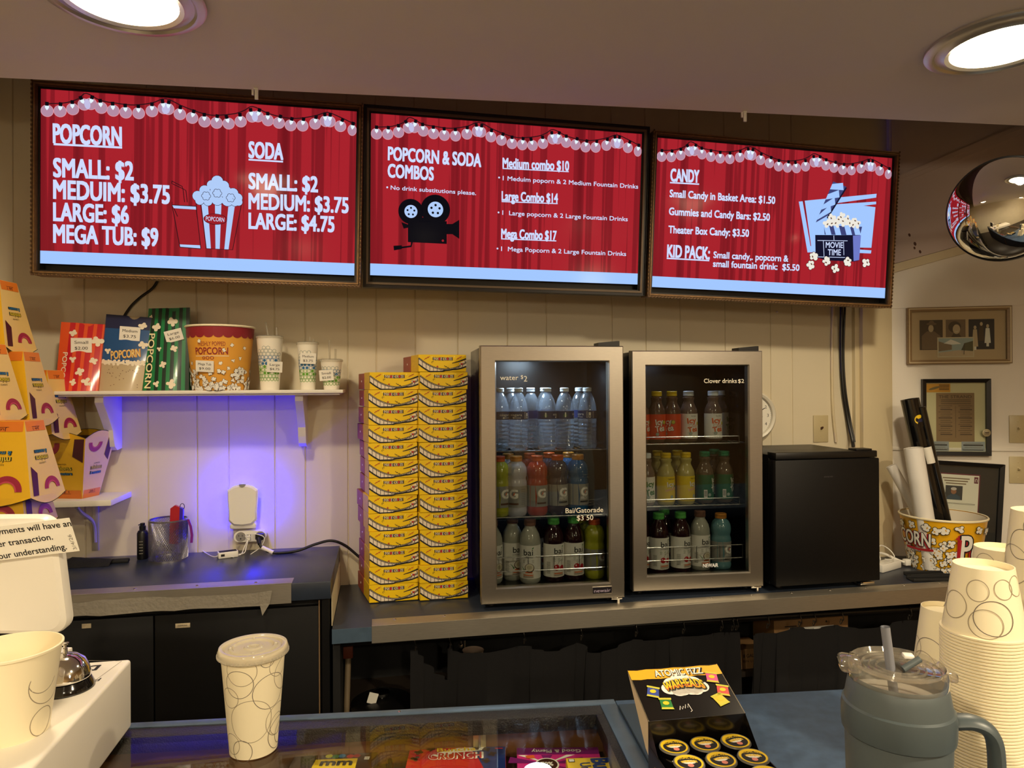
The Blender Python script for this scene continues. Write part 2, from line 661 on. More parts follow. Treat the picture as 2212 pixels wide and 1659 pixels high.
# white hooks under the ceiling edge
def ceil_hook(px, py, label):
    d = ray(px, py)
    tpar = (CE-EYE)/d.z
    p = CAMP+d*tpar
    yy = e0[1]+(e1[1]-e0[1])*(p.x-e0[0])/(e1[0]-e0[0])
    b = MB(); b.box(-.006, .006, -.006, 0.004, -.005, 0, m_white, .001); b.box(-.004, .006, -.004, .001, -.032, -.004, m_white, .0015); b.box(-.012, -.006, -.004, .001, -.020, -.003, m_white, .0015)
    tag(b.build('ceiling_hook', None, (p.x, yy-.008, CE)), label, 'hook')
ceil_hook(557, 200, 'small white plastic hook on the ceiling edge above the popcorn and soda prices')
ceil_hook(1588, 256, 'small white plastic hook on the ceiling edge above the candy price screen')

# ---------------------------------------------------------------- the three menu screens
m_goldf = mat('dark_gold_frame', '5e4630', 0.45, 0.35, noise=(60, .2))
m_goldl = mat('gold_frame_bead', '8d6c46', 0.4, 0.45, noise=(80, .25))
m_dframe = mat('charcoal_frame', '1d1a1f', 0.35)
m_dlip = mat('bronze_lip', '6d5d4b', 0.4, 0.3)
g_blue = glow('screen_pale_blue', 'a3c8ff', 1.0)
g_lett = glow('screen_lettering', 'cfdcff', 1.0)
g_disc = glow('screen_globe', 'bd93ac', 0.9)
g_lens2 = glow('screen_globe_overlap', 'c4bfe4', 1.0)
g_rim = glow('screen_globe_rim', 'dd9aa8', 1.0)
g_bulb = glow('screen_bulb', 'e6f6ff', 1.0)
g_blk = glow('screen_black', '0c0b12', 1.0)
g_line = glow('screen_line', '2c1218', 1.0)
g_red = glow('screen_red', '9c1f28', 1.0)
g_corn = glow('screen_popcorn', 'b0ccf8', 1.0)
g_kern = glow('screen_kernel', 'efe9dc', 1.0)
g_kbr = glow('screen_kernel_brown', '6a4a34', 1.0)
g_navy = glow('screen_navy', '14142c', 1.0)
g_ind = glow('screen_indigo', '3e4478', 1.0)
g_per = glow('screen_periwinkle', '6f7ac8', 1.0)
# red curtain picture: vertical folds
m = bpy.data.materials.new('screen_curtain'); m.use_nodes = True
nt = m.node_tree; bs = nt.nodes['Principled BSDF']
bs.inputs['Base Color'].default_value = (0, 0, 0, 1); bs.inputs['Roughness'].default_value = .12
bs.inputs['Specular IOR Level'].default_value = 0.07
tc = nt.nodes.new('ShaderNodeTexCoord'); mp = nt.nodes.new('ShaderNodeMapping')
mp.inputs['Scale'].default_value = (1, 1, .012)
nt.links.new(tc.outputs['Object'], mp.inputs[0])
n1 = nt.nodes.new('ShaderNodeTexNoise'); n1.inputs['Scale'].default_value = 42; n1.inputs['Detail'].default_value = 2
n2 = nt.nodes.new('ShaderNodeTexNoise'); n2.inputs['Scale'].default_value = 9; n2.inputs['Detail'].default_value = 1
ad = nt.nodes.new('ShaderNodeMath'); ad.operation = 'ADD'
nt.links.new(mp.outputs[0], n1.inputs['Vector']); nt.links.new(mp.outputs[0], n2.inputs['Vector'])
nt.links.new(n1.outputs[0], ad.inputs[0]); nt.links.new(n2.outputs[0], ad.inputs[1])
cr = nt.nodes.new('ShaderNodeValToRGB')
cr.color_ramp.elements[0].position = .72; cr.color_ramp.elements[0].color = (*lin('74151d'), 1)
cr.color_ramp.elements[1].position = 1.22; cr.color_ramp.elements[1].color = (*lin('a8222c'), 1)
e = cr.color_ramp.elements.new(.98); e.color = (*lin('8b1b24'), 1)
mr = nt.nodes.new('ShaderNodeMath'); mr.operation = 'MULTIPLY'; mr.inputs[1].default_value = 1.0
nt.links.new(ad.outputs[0], mr.inputs[0]); nt.links.new(mr.outputs[0], cr.inputs[0])
nt.links.new(cr.outputs[0], bs.inputs['Emission Color']); bs.inputs['Emission Strength'].default_value = 1.0
g_curt = m; MATS['screen_curtain'] = m

GARL = [(283, 248), (360, 250), (435, 238), (503, 210), (543, 207), (605, 230), (677, 247), (752, 258), (829, 262), (908, 250), (980, 233), (1005, 237), (1075, 268), (1148, 290), (1222, 312), (1294, 320), (1366, 324), (1438, 312), (1505, 283), (1540, 282), (1600, 305), (1666, 320), (1736, 335), (1807, 337), (1882, 325), (1945, 310), (1970, 312), (2033, 340), (2103, 363)]
STRING = [(283, 205), (390, 200), (470, 175), (515, 143), (600, 185), (700, 203), (800, 213), (910, 200), (990, 175), (1080, 215), (1160, 247), (1240, 270), (1300, 274), (1400, 265), (1460, 245), (1510, 222), (1600, 262), (1700, 288), (1790, 292), (1890, 275), (1955, 257), (2030, 285), (2100, 318), (2124, 325)]
TV = []
S = .95; H = 9/16


def screen(X, Z, Yc, yaw, tilt, roll, label, gold):
    t = thing('menu_screen', label, 'screen', (X, Yc, Z), 0, 'menu screens above the counter')
    t.rotation_mode = 'XYZ'
    R = Matrix.Rotation(yaw, 4, 'Z') @ Matrix.Rotation(tilt, 4, 'X') @ Matrix.Rotation(roll, 4, 'Y')
    t.rotation_euler = R.to_euler('XYZ')
    W, Hh = S, S*H
    MW = Matrix.Translation((X, Yc, Z)) @ R
    pl = PXF(MW @ Vector((-W/2, 0, -Hh/2)), R.to_3x3() @ Vector((1, 0, 0)), R.to_3x3() @ Vector((0, 0, 1)))
    # frame: four mitred mouldings
    def loop(ix0, iz0, iz1, wd):       # inner opening grows by ix0 sides; below/above
        return
    def rail(b, o0, o1, y0, y1, mm, lo=.022):
        # picture-frame ring between two outlines
        x0, x1 = W/2+o0, W/2+o1
        z0b, z1b = Hh/2+o0+lo, Hh/2+o1+lo
        z0t, z1t = Hh/2+o0, Hh/2+o1
        inn = [(-x0, -z0b), (x0, -z0b), (x0, z0t), (-x0, z0t)]
        out = [(-x1, -z1b), (x1, -z1b), (x1, z1t), (-x1, z1t)]
        for i in range(4):
            j = (i+1) % 4
            q = [inn[i], inn[j], out[j], out[i]]
            b.add([(p[0], y0, p[1]) for p in q]+[(p[0], y1, p[1]) for p in q],
                  [(0, 1, 2, 3), (7, 6, 5, 4), (0, 4, 5, 1), (2, 6, 7, 3), (1, 5, 6, 2), (3, 7, 4, 0)], mm)
    b = MB()
    rail(b, 0.0, .006, -.004, .03, m_black, .020)
    b.build('bezel', t)
    b = MB()
    if gold:
        rail(b, .006, .010, -.012, .04, m_goldf, .018)
        rail(b, .010, .014, -.018, .045, m_goldl, .017)
        rail(b, .014, .017, -.012, .045, m_goldf, .017)
        rail(b, .017, .0205, -.016, .05, m_goldl, .016)
        
        # carved beads
        for sx in (-1, 1):
            for i in range(44):
                z = -Hh/2-.03+(Hh+.05)*i/43
                b.box(sx*(W/2+.0185)-.0022, sx*(W/2+.0185)+.0022, -.0185, -.015, z-.0035, z+.0035, m_goldf)
        for i in range(80):
            x = -W/2-.015+(W+.03)*i/79
            b.box(x-.0035, x+.0035, -.0185, -.015, -Hh/2-.0363-.0028, -Hh/2-.0363+.0028, m_goldf)
    else:
        rail(b, .006, .013, -.014, .04, m_dlip, .018)
        rail(b, .013, .0225, -.010, .045, m_dframe, .018)
        rail(b, .0225, .0235, -.016, .05, m_black, .018)
    b.build('picture_frame', t)
    b = MB(); b.box(-W/2-.015, W/2+.015, .03, .06, -Hh/2-.03, Hh/2+.02, m_black); b.build('back_case', t)
    b = MB(); b.box(-W/2, W/2, 0, .03, -Hh/2, Hh/2, m_black); PR(b, flat((-W/2, 0, -Hh/2), (1, 0, 0), (0, 0, 1))).rect(0, 0, W, Hh, g_curt, .5)
    o = b.build('display_panel', t)
    tf, t = t, o
    # mapping for printed layers (local)
    fn = flat((-W/2, 0, -Hh/2), (1, 0, 0), (0, 0, 1))
    b = MB(); PR(b, fn).rect(0, 0, W, .0735*Hh, g_blue, 2); b.build('bottom_band', t)
    # festoon of bulbs
    if not TV:
        global GUV, SUV
        GUV = [pl.q(x*.3617, 150+y*.3617) for x, y in GARL]
        SUV = [pl.q(x*.3617, 150+y*.3617) for x, y in STRING]
    b = MB(); pr = PR(b, fn)
    sp = spline([(u, v, 0) for u, v in SUV], 4)
    pr.stroke([(min(max(p.x, 0.002), W-.002), min(p.y, Hh-.002)) for p in sp], .0032, g_line, 2)
    r = .0196*S
    for i, (u, v) in enumerate(GUV):
        rr = min(r, W-u+.0005) if u > W-.03 else r
        pr.disc(u, v, rr, g_rim, 3, 22, r)
        pr.disc(u, v, rr-.0016, g_disc, 4, 22, r-.0016)
    for i in (3, 10, 18, 25):
        (u0, v0), (u1, v1) = GUV[i], GUV[i+1]
        dd = sqrt((u1-u0)**2+(v1-v0)**2)
        pr.disc((u0+u1)/2, (v0+v1)/2, (2*r-dd)/2, g_lens2, 5, 16, sqrt(max(r*r-dd*dd/4, 1e-8)), atan2(v1-v0, u1-u0))
    for i, (u, v) in enumerate(GUV):
        # nearest point of the string, straight above
        best = min(sp, key=lambda p: (p.x-u)**2+(p.y-v-r)**2)
        dx, dy = best.x-u, best.y-v
        L = sqrt(dx*dx+dy*dy) or 1
        dx, dy = dx/L, dy/L
        cu, cv = u+dx*(r*1.08), v+dy*(r*1.08)
        s5 = .0052
        pr.poly([(cu+dy*s5-dx*s5, cv-dx*s5-dy*s5), (cu+dy*s5+dx*s5*1.3, cv-dx*s5+dy*s5*1.3), (cu-dy*s5+dx*s5*1.3, cv+dx*s5+dy*s5*1.3), (cu-dy*s5-dx*s5, cv+dx*s5-dy*s5)], g_blk, 7)
        bu, bv = u+dx*r*.62, v+dy*r*.62
        pr.poly([(bu+dy*.0060+dx*.004, bv-dx*.0060+dy*.004), (bu-dy*.0060+dx*.004, bv+dx*.0060+dy*.004), (bu-dy*.0055-dx*.003, bv+dx*.0055-dy*.003), (bu-dx*.0105, bv-dy*.0105), (bu+dy*.0055-dx*.003, bv-dx*.0055-dy*.003)], g_bulb, 6)
    b.build('string_light_picture', t)
    TV.append((tf, pl, fn))
    return t, pl, fn


def line(pr, pl, p0, p1, th, m, k=2):
    a, b_ = pl.q(*p0), pl.q(*p1)
    hh = pl.q(p0[0], p0[1]-th)[1]-a[1]
    pr.stroke([a, b_], hh, m, k)


BD = .055


def tblock(t, pl, fn, name, lines, unders=(), dots=()):
    b = MB(); pr = PR(b, fn)
    for s_, p0, p1, cp, bd in lines:
        ptext(pr, pl, s_, p0, p1, cp, g_lett, 3, bd)
    for p0, p1, th in unders:
        line(pr, pl, p0, p1, th, g_lett)
    for p in dots:
        u, v = pl.q(*p); pr.disc(u, v, .0032, g_lett, 3)
    b.build(name, t)


# --- popcorn and soda
t, pl, fn = screen(-.579*S, EYE+.6765*S, 2.4766*S, -.0426, .0306, .0213, 'menu screen at the left listing popcorn and soda prices with a popcorn box picture', True)
tblock(t, pl, fn, 'popcorn_price_list', [('POPCORN', (116, 308), (262.5, 315), 40, BD), ('SMALL: $2', (116.5, 381.5), (288, 389), 39, BD), ('MEDUIM: $3.75', (116.5, 428.5), (366, 440), 39, BD), ('LARGE: $6', (116.5, 476.5), (277.5, 482.5), 38, BD), ('MEGA TUB: $9', (116.5, 523.5), (341, 531.5), 38, BD)], [((116, 311.5), (264, 319), 4.5)])
tblock(t, pl, fn, 'soda_price_list', [('SODA', (538, 340.5), (611, 345), 34, BD), ('SMALL: $2', (538, 407.5), (686, 415), 33, BD), ('MEDIUM: $3.75', (538, 451), (752, 460), 33, BD), ('LARGE: $4.75', (538, 493.5), (721.5, 501), 33, BD)], [((537, 345), (611.5, 349.5), 3.5)])
b = MB(); pr = PR(b, fn); q = pl.q
pr.poly([q(375, 450), q(423, 453), q(433, 537), q(389, 533)], g_red, 2)
pr.poly([q(372, 443), q(424, 446), q(424, 453), q(376, 450)], g_corn, 3)
pr.poly([q(388, 528), q(433, 530), q(434, 537.5), q(389, 534)], g_corn, 3)
for pts in ([(372, 443), (389, 534)], [(424, 446), (434, 537)], [(372, 437), (372, 443), (424, 446), (424, 440)], [(389, 534), (434, 537.5)], [(376, 450), (384, 468)]):
    pr.stroke([q(*p) for p in pts], .0022, g_line, 4)
for dx in (0, 6):
    pr.stroke([q(371+dx*.2, 391+dx), q(394+dx*.6, 403+dx), q(396+dx, 412), q(399+dx, 437)], .0022, g_line, 4)
pr.stroke([q(372, 391), q(371, 397)], .002, g_line, 4)
base = [(434, 441), (522, 442), (503, 540), (446, 537)]
pr.poly([q(*p) for p in base], g_red, 5)
for i in range(6):
    if i % 2 == 0:
        f0, f1 = (i+.1)/6, (i+1.05)/6
        tl = (434+88*f0, 440+2*f0); tr = (434+88*f1, 440+2*f1); bl = (446+57*f0, 537+3*f0); br = (446+57*f1, 537+3*f1)
        pr.poly([q(*bl), q(*br), q(*tr), q(*tl)], g_corn, 6)
for pts in ([(434, 440), (446, 537), (503, 540), (522, 442)],):
    pr.stroke([q(*p) for p in pts], .0022, g_line, 7)
rg = random.Random(3)
pf = [(470, 392, 12), (458, 400, 10), (484, 402, 11), (443, 412, 11), (428, 424, 11), (432, 434, 9), (450, 425, 12), (468, 415, 13), (488, 415, 13), (504, 418, 11), (514, 428, 10), (516, 437, 8), (470, 432, 12), (492, 434, 12), (450, 436, 9), (508, 438, 8)]
for x, y, r in pf:
    u, v = q(x, y); pr.disc(u, v, r/680+.0012, g_line, 8, 14)
for x, y, r in pf:
    u, v = q(x, y); pr.disc(u, v, r/680, g_corn, 9, 14)
for x, y in ((446, 424), (470, 418), (499, 428)):
    u, v = q(x, y)
    for i in range(6):
        pr.ring(u+.0085*cos(i*1.047), v+.0085*sin(i*1.047), .0055, .0014, g_line, 10, 8, a0=i*1.047-1.4, a1=i*1.047+1.4)
u, v = q(466, 474); pr.disc(u, v, .036, g_line, 10, 24, .0175); pr.disc(u, v, .0345, g_red, 11, 24, .016)
ptext(pr, pl, 'POPCORN', (445.5, 477), (485, 480), 9, g_lett, 12, .01)
b.build('popcorn_and_cup_picture', t)

# --- combos
t, pl, fn = screen(.4708*S, EYE+.6705*S, 2.4966*S, -.0028, .07, .0112, 'menu screen in the middle listing popcorn and soda combos with a film camera picture', False)
q = pl.q
tblock(t, pl, fn, 'combo_heading', [('POPCORN & SODA', (838.5, 345.5), (1038.5, 360.5), 28, BD), ('COMBOS', (838, 382.5), (936, 389.5), 28, BD)])
tblock(t, pl, fn, 'combo_note', [('No drink substitutions please.', (844, 409.5), (1028, 421.5), 8.7, .03)], (), [(836.5, 404.8)])
tblock(t, pl, fn, 'medium_combo_lines', [('Medium combo $10', (1086, 362), (1228.5, 369), 20.5, BD), ('1 Meduim poporn & 2 Medium Fountain Drinks', (1086, 389.5), (1378, 407.7), 9.3, .03)], [((1085.5, 364), (1228.5, 371), 2.2)], [(1078, 383.7)])
tblock(t, pl, fn, 'large_combo_lines', [('Large Combo $14', (1084, 433), (1204.5, 438), 19.5, BD), ('1  Large popcorn & 2 Large Fountain Drinks', (1085, 464), (1355.5, 478), 9.3, .03)], [((1083.5, 435.5), (1204.5, 440), 2.2)], [(1076.8, 459)])
tblock(t, pl, fn, 'mega_combo_lines', [('Mega Combo $17', (1083, 514), (1201.5, 518.5), 19.5, BD), ('1  Mega Popcorn & 2 Large Fountain Drinks', (1082.5, 542), (1352, 553), 9.3, .03)], [((1082.5, 516), (1201.5, 520.5), 2.2)], [(1074.5, 537)])
b = MB(); pr = PR(b, fn)
for x, y, r, rw in ((887.6, 457, 24.6, 12.7), (940.6, 452.6, 29, 15.3)):
    u, v = q(x, y); k = 1/582
    pr.disc(u, v, r*k, g_blk, 2, 32); pr.disc(u, v, rw*k, g_corn, 4, 28)
    for i in range(5):
        a = .3+i*2*pi/5; pr.disc(u+rw*.55*k*cos(a), v+rw*.55*k*sin(a), rw*.16*k, g_blk, 5, 10)
for pts in ([(881, 475), (965, 478), (965, 527), (881, 523)], [(965, 484), (977, 484), (992, 475), (992, 516), (977, 506), (965, 506)], [(867, 480), (881, 485), (881, 492), (872, 494)], [(850, 531), (868, 530), (868, 538), (851, 541)], [(905, 470), (930, 470), (930, 480), (905, 480)]):
    pr.poly([q(*p) for p in pts][::-1], g_blk, 3)
pr.stroke([q(890, 522), q(888, 532), q(866, 535)], .006, g_blk, 3)
u, v = q(956.5, 520); pr.disc(u, v, .004, g_red, 5)
b.build('film_camera_picture', t)

# --- candy
t, pl, fn = screen(1.529*S, EYE+.6427*S, 2.4859*S, -.014, .0527, .0262, 'menu screen at the right listing candy prices with a clapperboard picture', True)
q = pl.q
tblock(t, pl, fn, 'candy_heading', [('CANDY', (1448.5, 391.5), (1509.5, 394.5), 26.5, BD)], [((1447, 394.5), (1510, 398), 3)])
tblock(t, pl, fn, 'candy_price_lines', [('Small Candy in Basket Area: $1.50', (1446.5, 425.5), (1673.5, 440.5), 15.5, BD), ('Gummies and Candy Bars: $2.50', (1445, 464), (1662, 477), 15.5, BD), ('Theater Box Candy: $3.50', (1444, 503.3), (1617, 511.5), 15.5, BD)])
tblock(t, pl, fn, 'kid_pack_lines', [('KID PACK:', (1441, 555), (1532, 560), 26, BD), ('Small candy,. popcorn &', (1541, 557), (1702, 565.3), 13.5, BD), ('small fountain drink:  $5.50', (1540, 576), (1726, 585), 13.5, BD)], [((1440, 558), (1532, 563), 3)])


def z3(x, y):
    return q(1380+x*.3761, 240+y*.3761)


b = MB(); pr = PR(b, fn)
pr.poly([z3(1335, 800), z3(968, 812), z3(918, 520), z3(940, 518), z3(985, 775), z3(1332, 818)][::-1], g_blue, 2)
pr.poly([z3(1335, 785), z3(990, 780), z3(952, 515), z3(1365, 475), z3(1362, 497), z3(1060, 540), z3(1362, 520), z3(1362, 535), z3(1290, 543), z3(1358, 552)], g_blue, 2)
pr.poly([z3(1330, 818), z3(1265, 815), z3(1265, 800), z3(1332, 803)], g_blue, 2)
pr.poly([z3(1015, 640), z3(1085, 600), z3(1190, 435), z3(1115, 405)], g_ind, 4)
for i in range(4):
    f = i/4+.06; g = f+.13
    a, bq, c, d = (1015+100*f, 640-235*f), (1015+100*g, 640-235*g), (1085+95*g, 600-165*g+10), (1085+95*f, 600-165*f+10)
    pr.poly([z3(*a), z3(c[0], c[1]), z3(c[0]-4, c[1]-42), z3(*bq)], g_blue, 5)
pr.stroke([z3(1080, 615), z3(1190, 440)], .006, g_navy, 5)
pr.poly([z3(1000, 660), z3(1040, 650), z3(1060, 705), z3(1005, 715)], g_blue, 5)
pr.poly([z3(1060, 655), z3(1280, 665), z3(1268, 715), z3(1065, 710)][::-1], g_ind, 6)
for x in (1072, 1128, 1190, 1240):
    pr.poly([z3(x, 712), z3(x+32, 712), z3(x+18, 658), z3(x-14, 656)], g_blue, 7)
pr.poly([z3(1010, 712), z3(1272, 714), z3(1262, 858), z3(1235, 865), z3(1080, 858), z3(1012, 840)][::-1], g_navy, 8)
pr.poly([z3(1226, 716), z3(1272, 714), z3(1262, 856), z3(1230, 862)][::-1], g_per, 9)
for pts in ([(1022, 744), (1195, 746)], [(1056, 744), (1060, 836)], [(1172, 750), (1174, 828)], [(1020, 838), (1180, 842)], [(1116, 716), (1117, 742)]):
    pr.stroke([z3(*p) for p in pts], .0022, g_lett, 10)
pz = lambda x, y: (1380+x*.3761, 240+y*.3761)
ptext(pr, pl, 'MOVIE', pz(1070, 785), pz(1168, 787), 12, g_lett, 10, .03); ptext(pr, pl, 'TIME', pz(1082, 828), pz(1156, 829), 12.5, g_lett, 10, .03)
for i, (x, y) in enumerate(((1075, 645), (1105, 612), (1100, 640), (1130, 650), (1160, 605), (1165, 640), (1190, 622), (1200, 645), (1235, 638), (1250, 650), (1140, 630), (1220, 650))):
    u, v = z3(x, y); pr.kernel(u, v, .016, g_kern, None, 11, i, g_kbr)
for i, (x, y) in enumerate(((1000, 835), (982, 885), (1072, 863), (1125, 905), (1196, 866), (1300, 873))):
    u, v = z3(x, y); pr.kernel(u, v, .017, g_kern, g_line, 11, i+20, g_kbr, ol=.1)
b.build('clapperboard_picture', t)
# ================================================================ counters
# upper counter at the left
UX1 = -.148
FY = 2.155
t = thing('upper_counter', 'raised dark blue counter top at the left with a torn metal edging strip', 'counter', (-2.0, FY, 0))
b = MB(); b.box(-.6, 1.852, 0, WY-FY, ZU-.053, ZU, m_lam, .002); b.build('counter_top', t)
mx = atz(637, 1246, ZU).x+2.0
b = MB()
b.box(-.6, mx-.002, -.0022, -.0002, ZU-.058, ZU+.0018, m_steel_h); b.box(-.6, mx, -.0022, .055, ZU+.0003, ZU+.0022, m_steel_h, .0006)
ed = b.build('metal_edging', t)
rg = random.Random(5)
mt_tape = mat('grey_duct_tape', '8b8478', 0.5, bump=(90, .5))
b = MB()
xs_ = [-.6+(mx+.52)*i/46 for i in range(47)]
up = [(x, ZU-.018+rg.uniform(-.005, .003)) for x in xs_]; lo = [(x, ZU-.058+rg.uniform(-.004, .002)) for x in xs_]
for i in range(46):
    b.quad((xs_[i], -.0032, lo[i][1]), (xs_[i+1], -.0032, lo[i+1][1]), (xs_[i+1], -.0028, up[i+1][1]), (xs_[i], -.0028, up[i][1]), mt_tape)
xt = mx-.075
b.add([(xt-.018, -.0045, ZU-.02), (xt+.020, -.0045, ZU-.016), (xt+.012, -.005, ZU-.055), (xt-.008, -.008, ZU-.088), (xt-.016, -.005, ZU-.055)], [(0, 4, 3, 2, 1)], mt_tape)
b.build('tape_strip', ed)
for i, px in enumerate((210, 333, 453, 568)):
    p = atz(px, 1242-i*2.3, ZU)
    b = MB(); b.lathe([(.005, 0), (.005, .001), (.003, .0028), (.0001, .0032)], m_chrome, 14); b.build('screw', ed, (p.x+2.0, .024, ZU+.002))
t = thing('base_cabinet', 'black base cabinet with label plates under the raised left counter', 'cabinet', (-2.0, FY, 0))
b = MB(); b.box(-.6, 1.845, .035, WY-FY-.02, .0, ZU-.055, m_blackm); b.box(1.825, 1.847, .012, .05, 0, ZU-.055, m_black); b.build('body', t)
m_cab = mat('black_cabinet_panel', '070607', 0.55, spec=.3)
seam = at(330, 1450, FY).x+2.0
seam2 = at(690, 1450, FY).x+2.0
b = MB(); b.box(-.6, seam-.002, .012, .034, .06, ZU-.075, m_cab, .002); dl_ = b.build('door', t)
b = MB(); b.box(seam+.002, seam2-.003, .012, .034, .06, ZU-.075, m_cab, .002); dr_ = b.build('door', t)
b = MB(); b.box(seam2-.0025, seam2+.0005, .010, .034, .05, ZU-.058, mat('worn_wood_edge', '7d6448', 0.6)); b.build('edge_strip', t)
for px, py, txt, wd in ((395, 1351, 'NAPKINS', .040), (187, 1352, '', .024)):
    p = at(px, py, FY+.012)
    b = MB(); b.box(-wd/2, wd/2, -.0012, 0, -.0065, .0065, mat('worn_label', 'b9a98c', 0.6, noise=(120, .25)), .0003)
    if txt:
        PR(b, front(-.0012)).text(txt, 0, -.002, .004, m_ink, 1, w=.026, align='C', bold=.01)
    b.build('label_plate', dr_ if px > 330 else dl_, (p.x+2.0, .012, p.z))

# lower counter
t = thing('lower_counter', 'long dark blue counter with a steel front edge carrying the drink fridges', 'counter', (0, FY, 0))
b = MB(); b.box(UX1+.003, 3.5, 0, WY-FY, ZL-.045, ZL, m_lam, .002); b.box(UX1+.003, .02, -.001, .01, ZL-.044, ZL-.001, m_lamb); b.build('counter_top', t)
sx = at(803, 1345, FY).x
b = MB(); b.box(sx, 3.5, -.0025, -.0003, ZL-.05, ZL+.002, m_steel_h); b.box(sx, 3.5, -.0025, .062, ZL+.0004, ZL+.0026, m_steel_h, .0008); ed2 = b.build('metal_edging', t)
for px in (853, 960, 1537, 1624, 1710, 1793, 1870, 1953, 2030):
    p = atz(px, 1300, ZL)
    q_ = at(px, 1300, FY+.045)
    b = MB(); b.lathe([(.0045, 0), (.0045, .001), (.003, .0026), (.0001, .003)], m_chrome, 12); b.build('screw', ed2, (q_.x, .045, ZL+.0026))
b = MB()
b.box(UX1+.006, 3.5, .40, .43, 0, ZL-.045, m_blackm); b.box(UX1+.004, UX1+.025, .02, .40, 0, ZL-.046, m_blackm); b.box(3.4, 3.5, .02, .4, 0, ZL-.046, m_blackm)
b.build('under_counter_frame', t)
b = MB(); b.box(UX1+.03, 3.39, .185, .40, .55, .57, mat('dark_shelf_board', '2a2119', 0.6)); b.build('under_shelf', t)
# wall board between the two levels
b = MB(); b.box(UX1-.0, UX1+.0025, FY+.03, WY-.001, ZL+.001, ZU-.053, m_trimw); struct(b, 'trim_step')

# ================================================================ drink fridges
m_shell = mat('black_fridge_shell', '0d0d10', 0.22)
m_inner = mat('fridge_liner', '0d0d10', 0.3)
m_cap_w = mat('white_cap', 'e8eef2', 0.35); m_cap_g = mat('green_cap', '58b04e', 0.35); m_cap_b = mat('brown_cap', '7b5643', 0.4)
m_cap_o = mat('orange_cap', 'd8602a', 0.35); m_cap_a = mat('amber_cap', 'cf8a34', 0.35); m_cap_y = mat('yellow_cap', 'e3c21c', 0.35); m_cap_t = mat('teal_cap', '1d8a62', 0.35)
m_led = mat('cool_led', '000000', 0.3, emit='cfe6ff', es=130.0)
m_led2 = mat('dim_cool_led', '000000', 0.3, emit='cfe0ff', es=9.0)
m_let = mat('cream_decal', 'f4ecd8', 0.5, emit='f4ecd8', es=0.0)
m_lets = mat('decal_shadow', '6b5c44', 0.6)


def ringframe(b, ox0, ox1, oz0, oz1, ix0, ix1, iz0, iz1, y0, yi, y1, mm):
    """mitred frame, front face from outer edge (y0) to inner edge (yi)"""
    o = [(ox0, oz0), (ox1, oz0), (ox1, oz1), (ox0, oz1)]
    n = [(ix0, iz0), (ix1, iz0), (ix1, iz1), (ix0, iz1)]
    for i in range(4):
        j = (i+1) % 4
        b.add([(o[i][0], y0, o[i][1]), (o[j][0], y0, o[j][1]), (n[j][0], yi, n[j][1]), (n[i][0], yi, n[i][1]),
               (o[i][0], y1, o[i][1]), (o[j][0], y1, o[j][1]), (n[j][0], y1, n[j][1]), (n[i][0], y1, n[i][1])],
              [(0, 1, 2, 3), (7, 6, 5, 4), (0, 4, 5, 1), (3, 2, 6, 7)], mm)


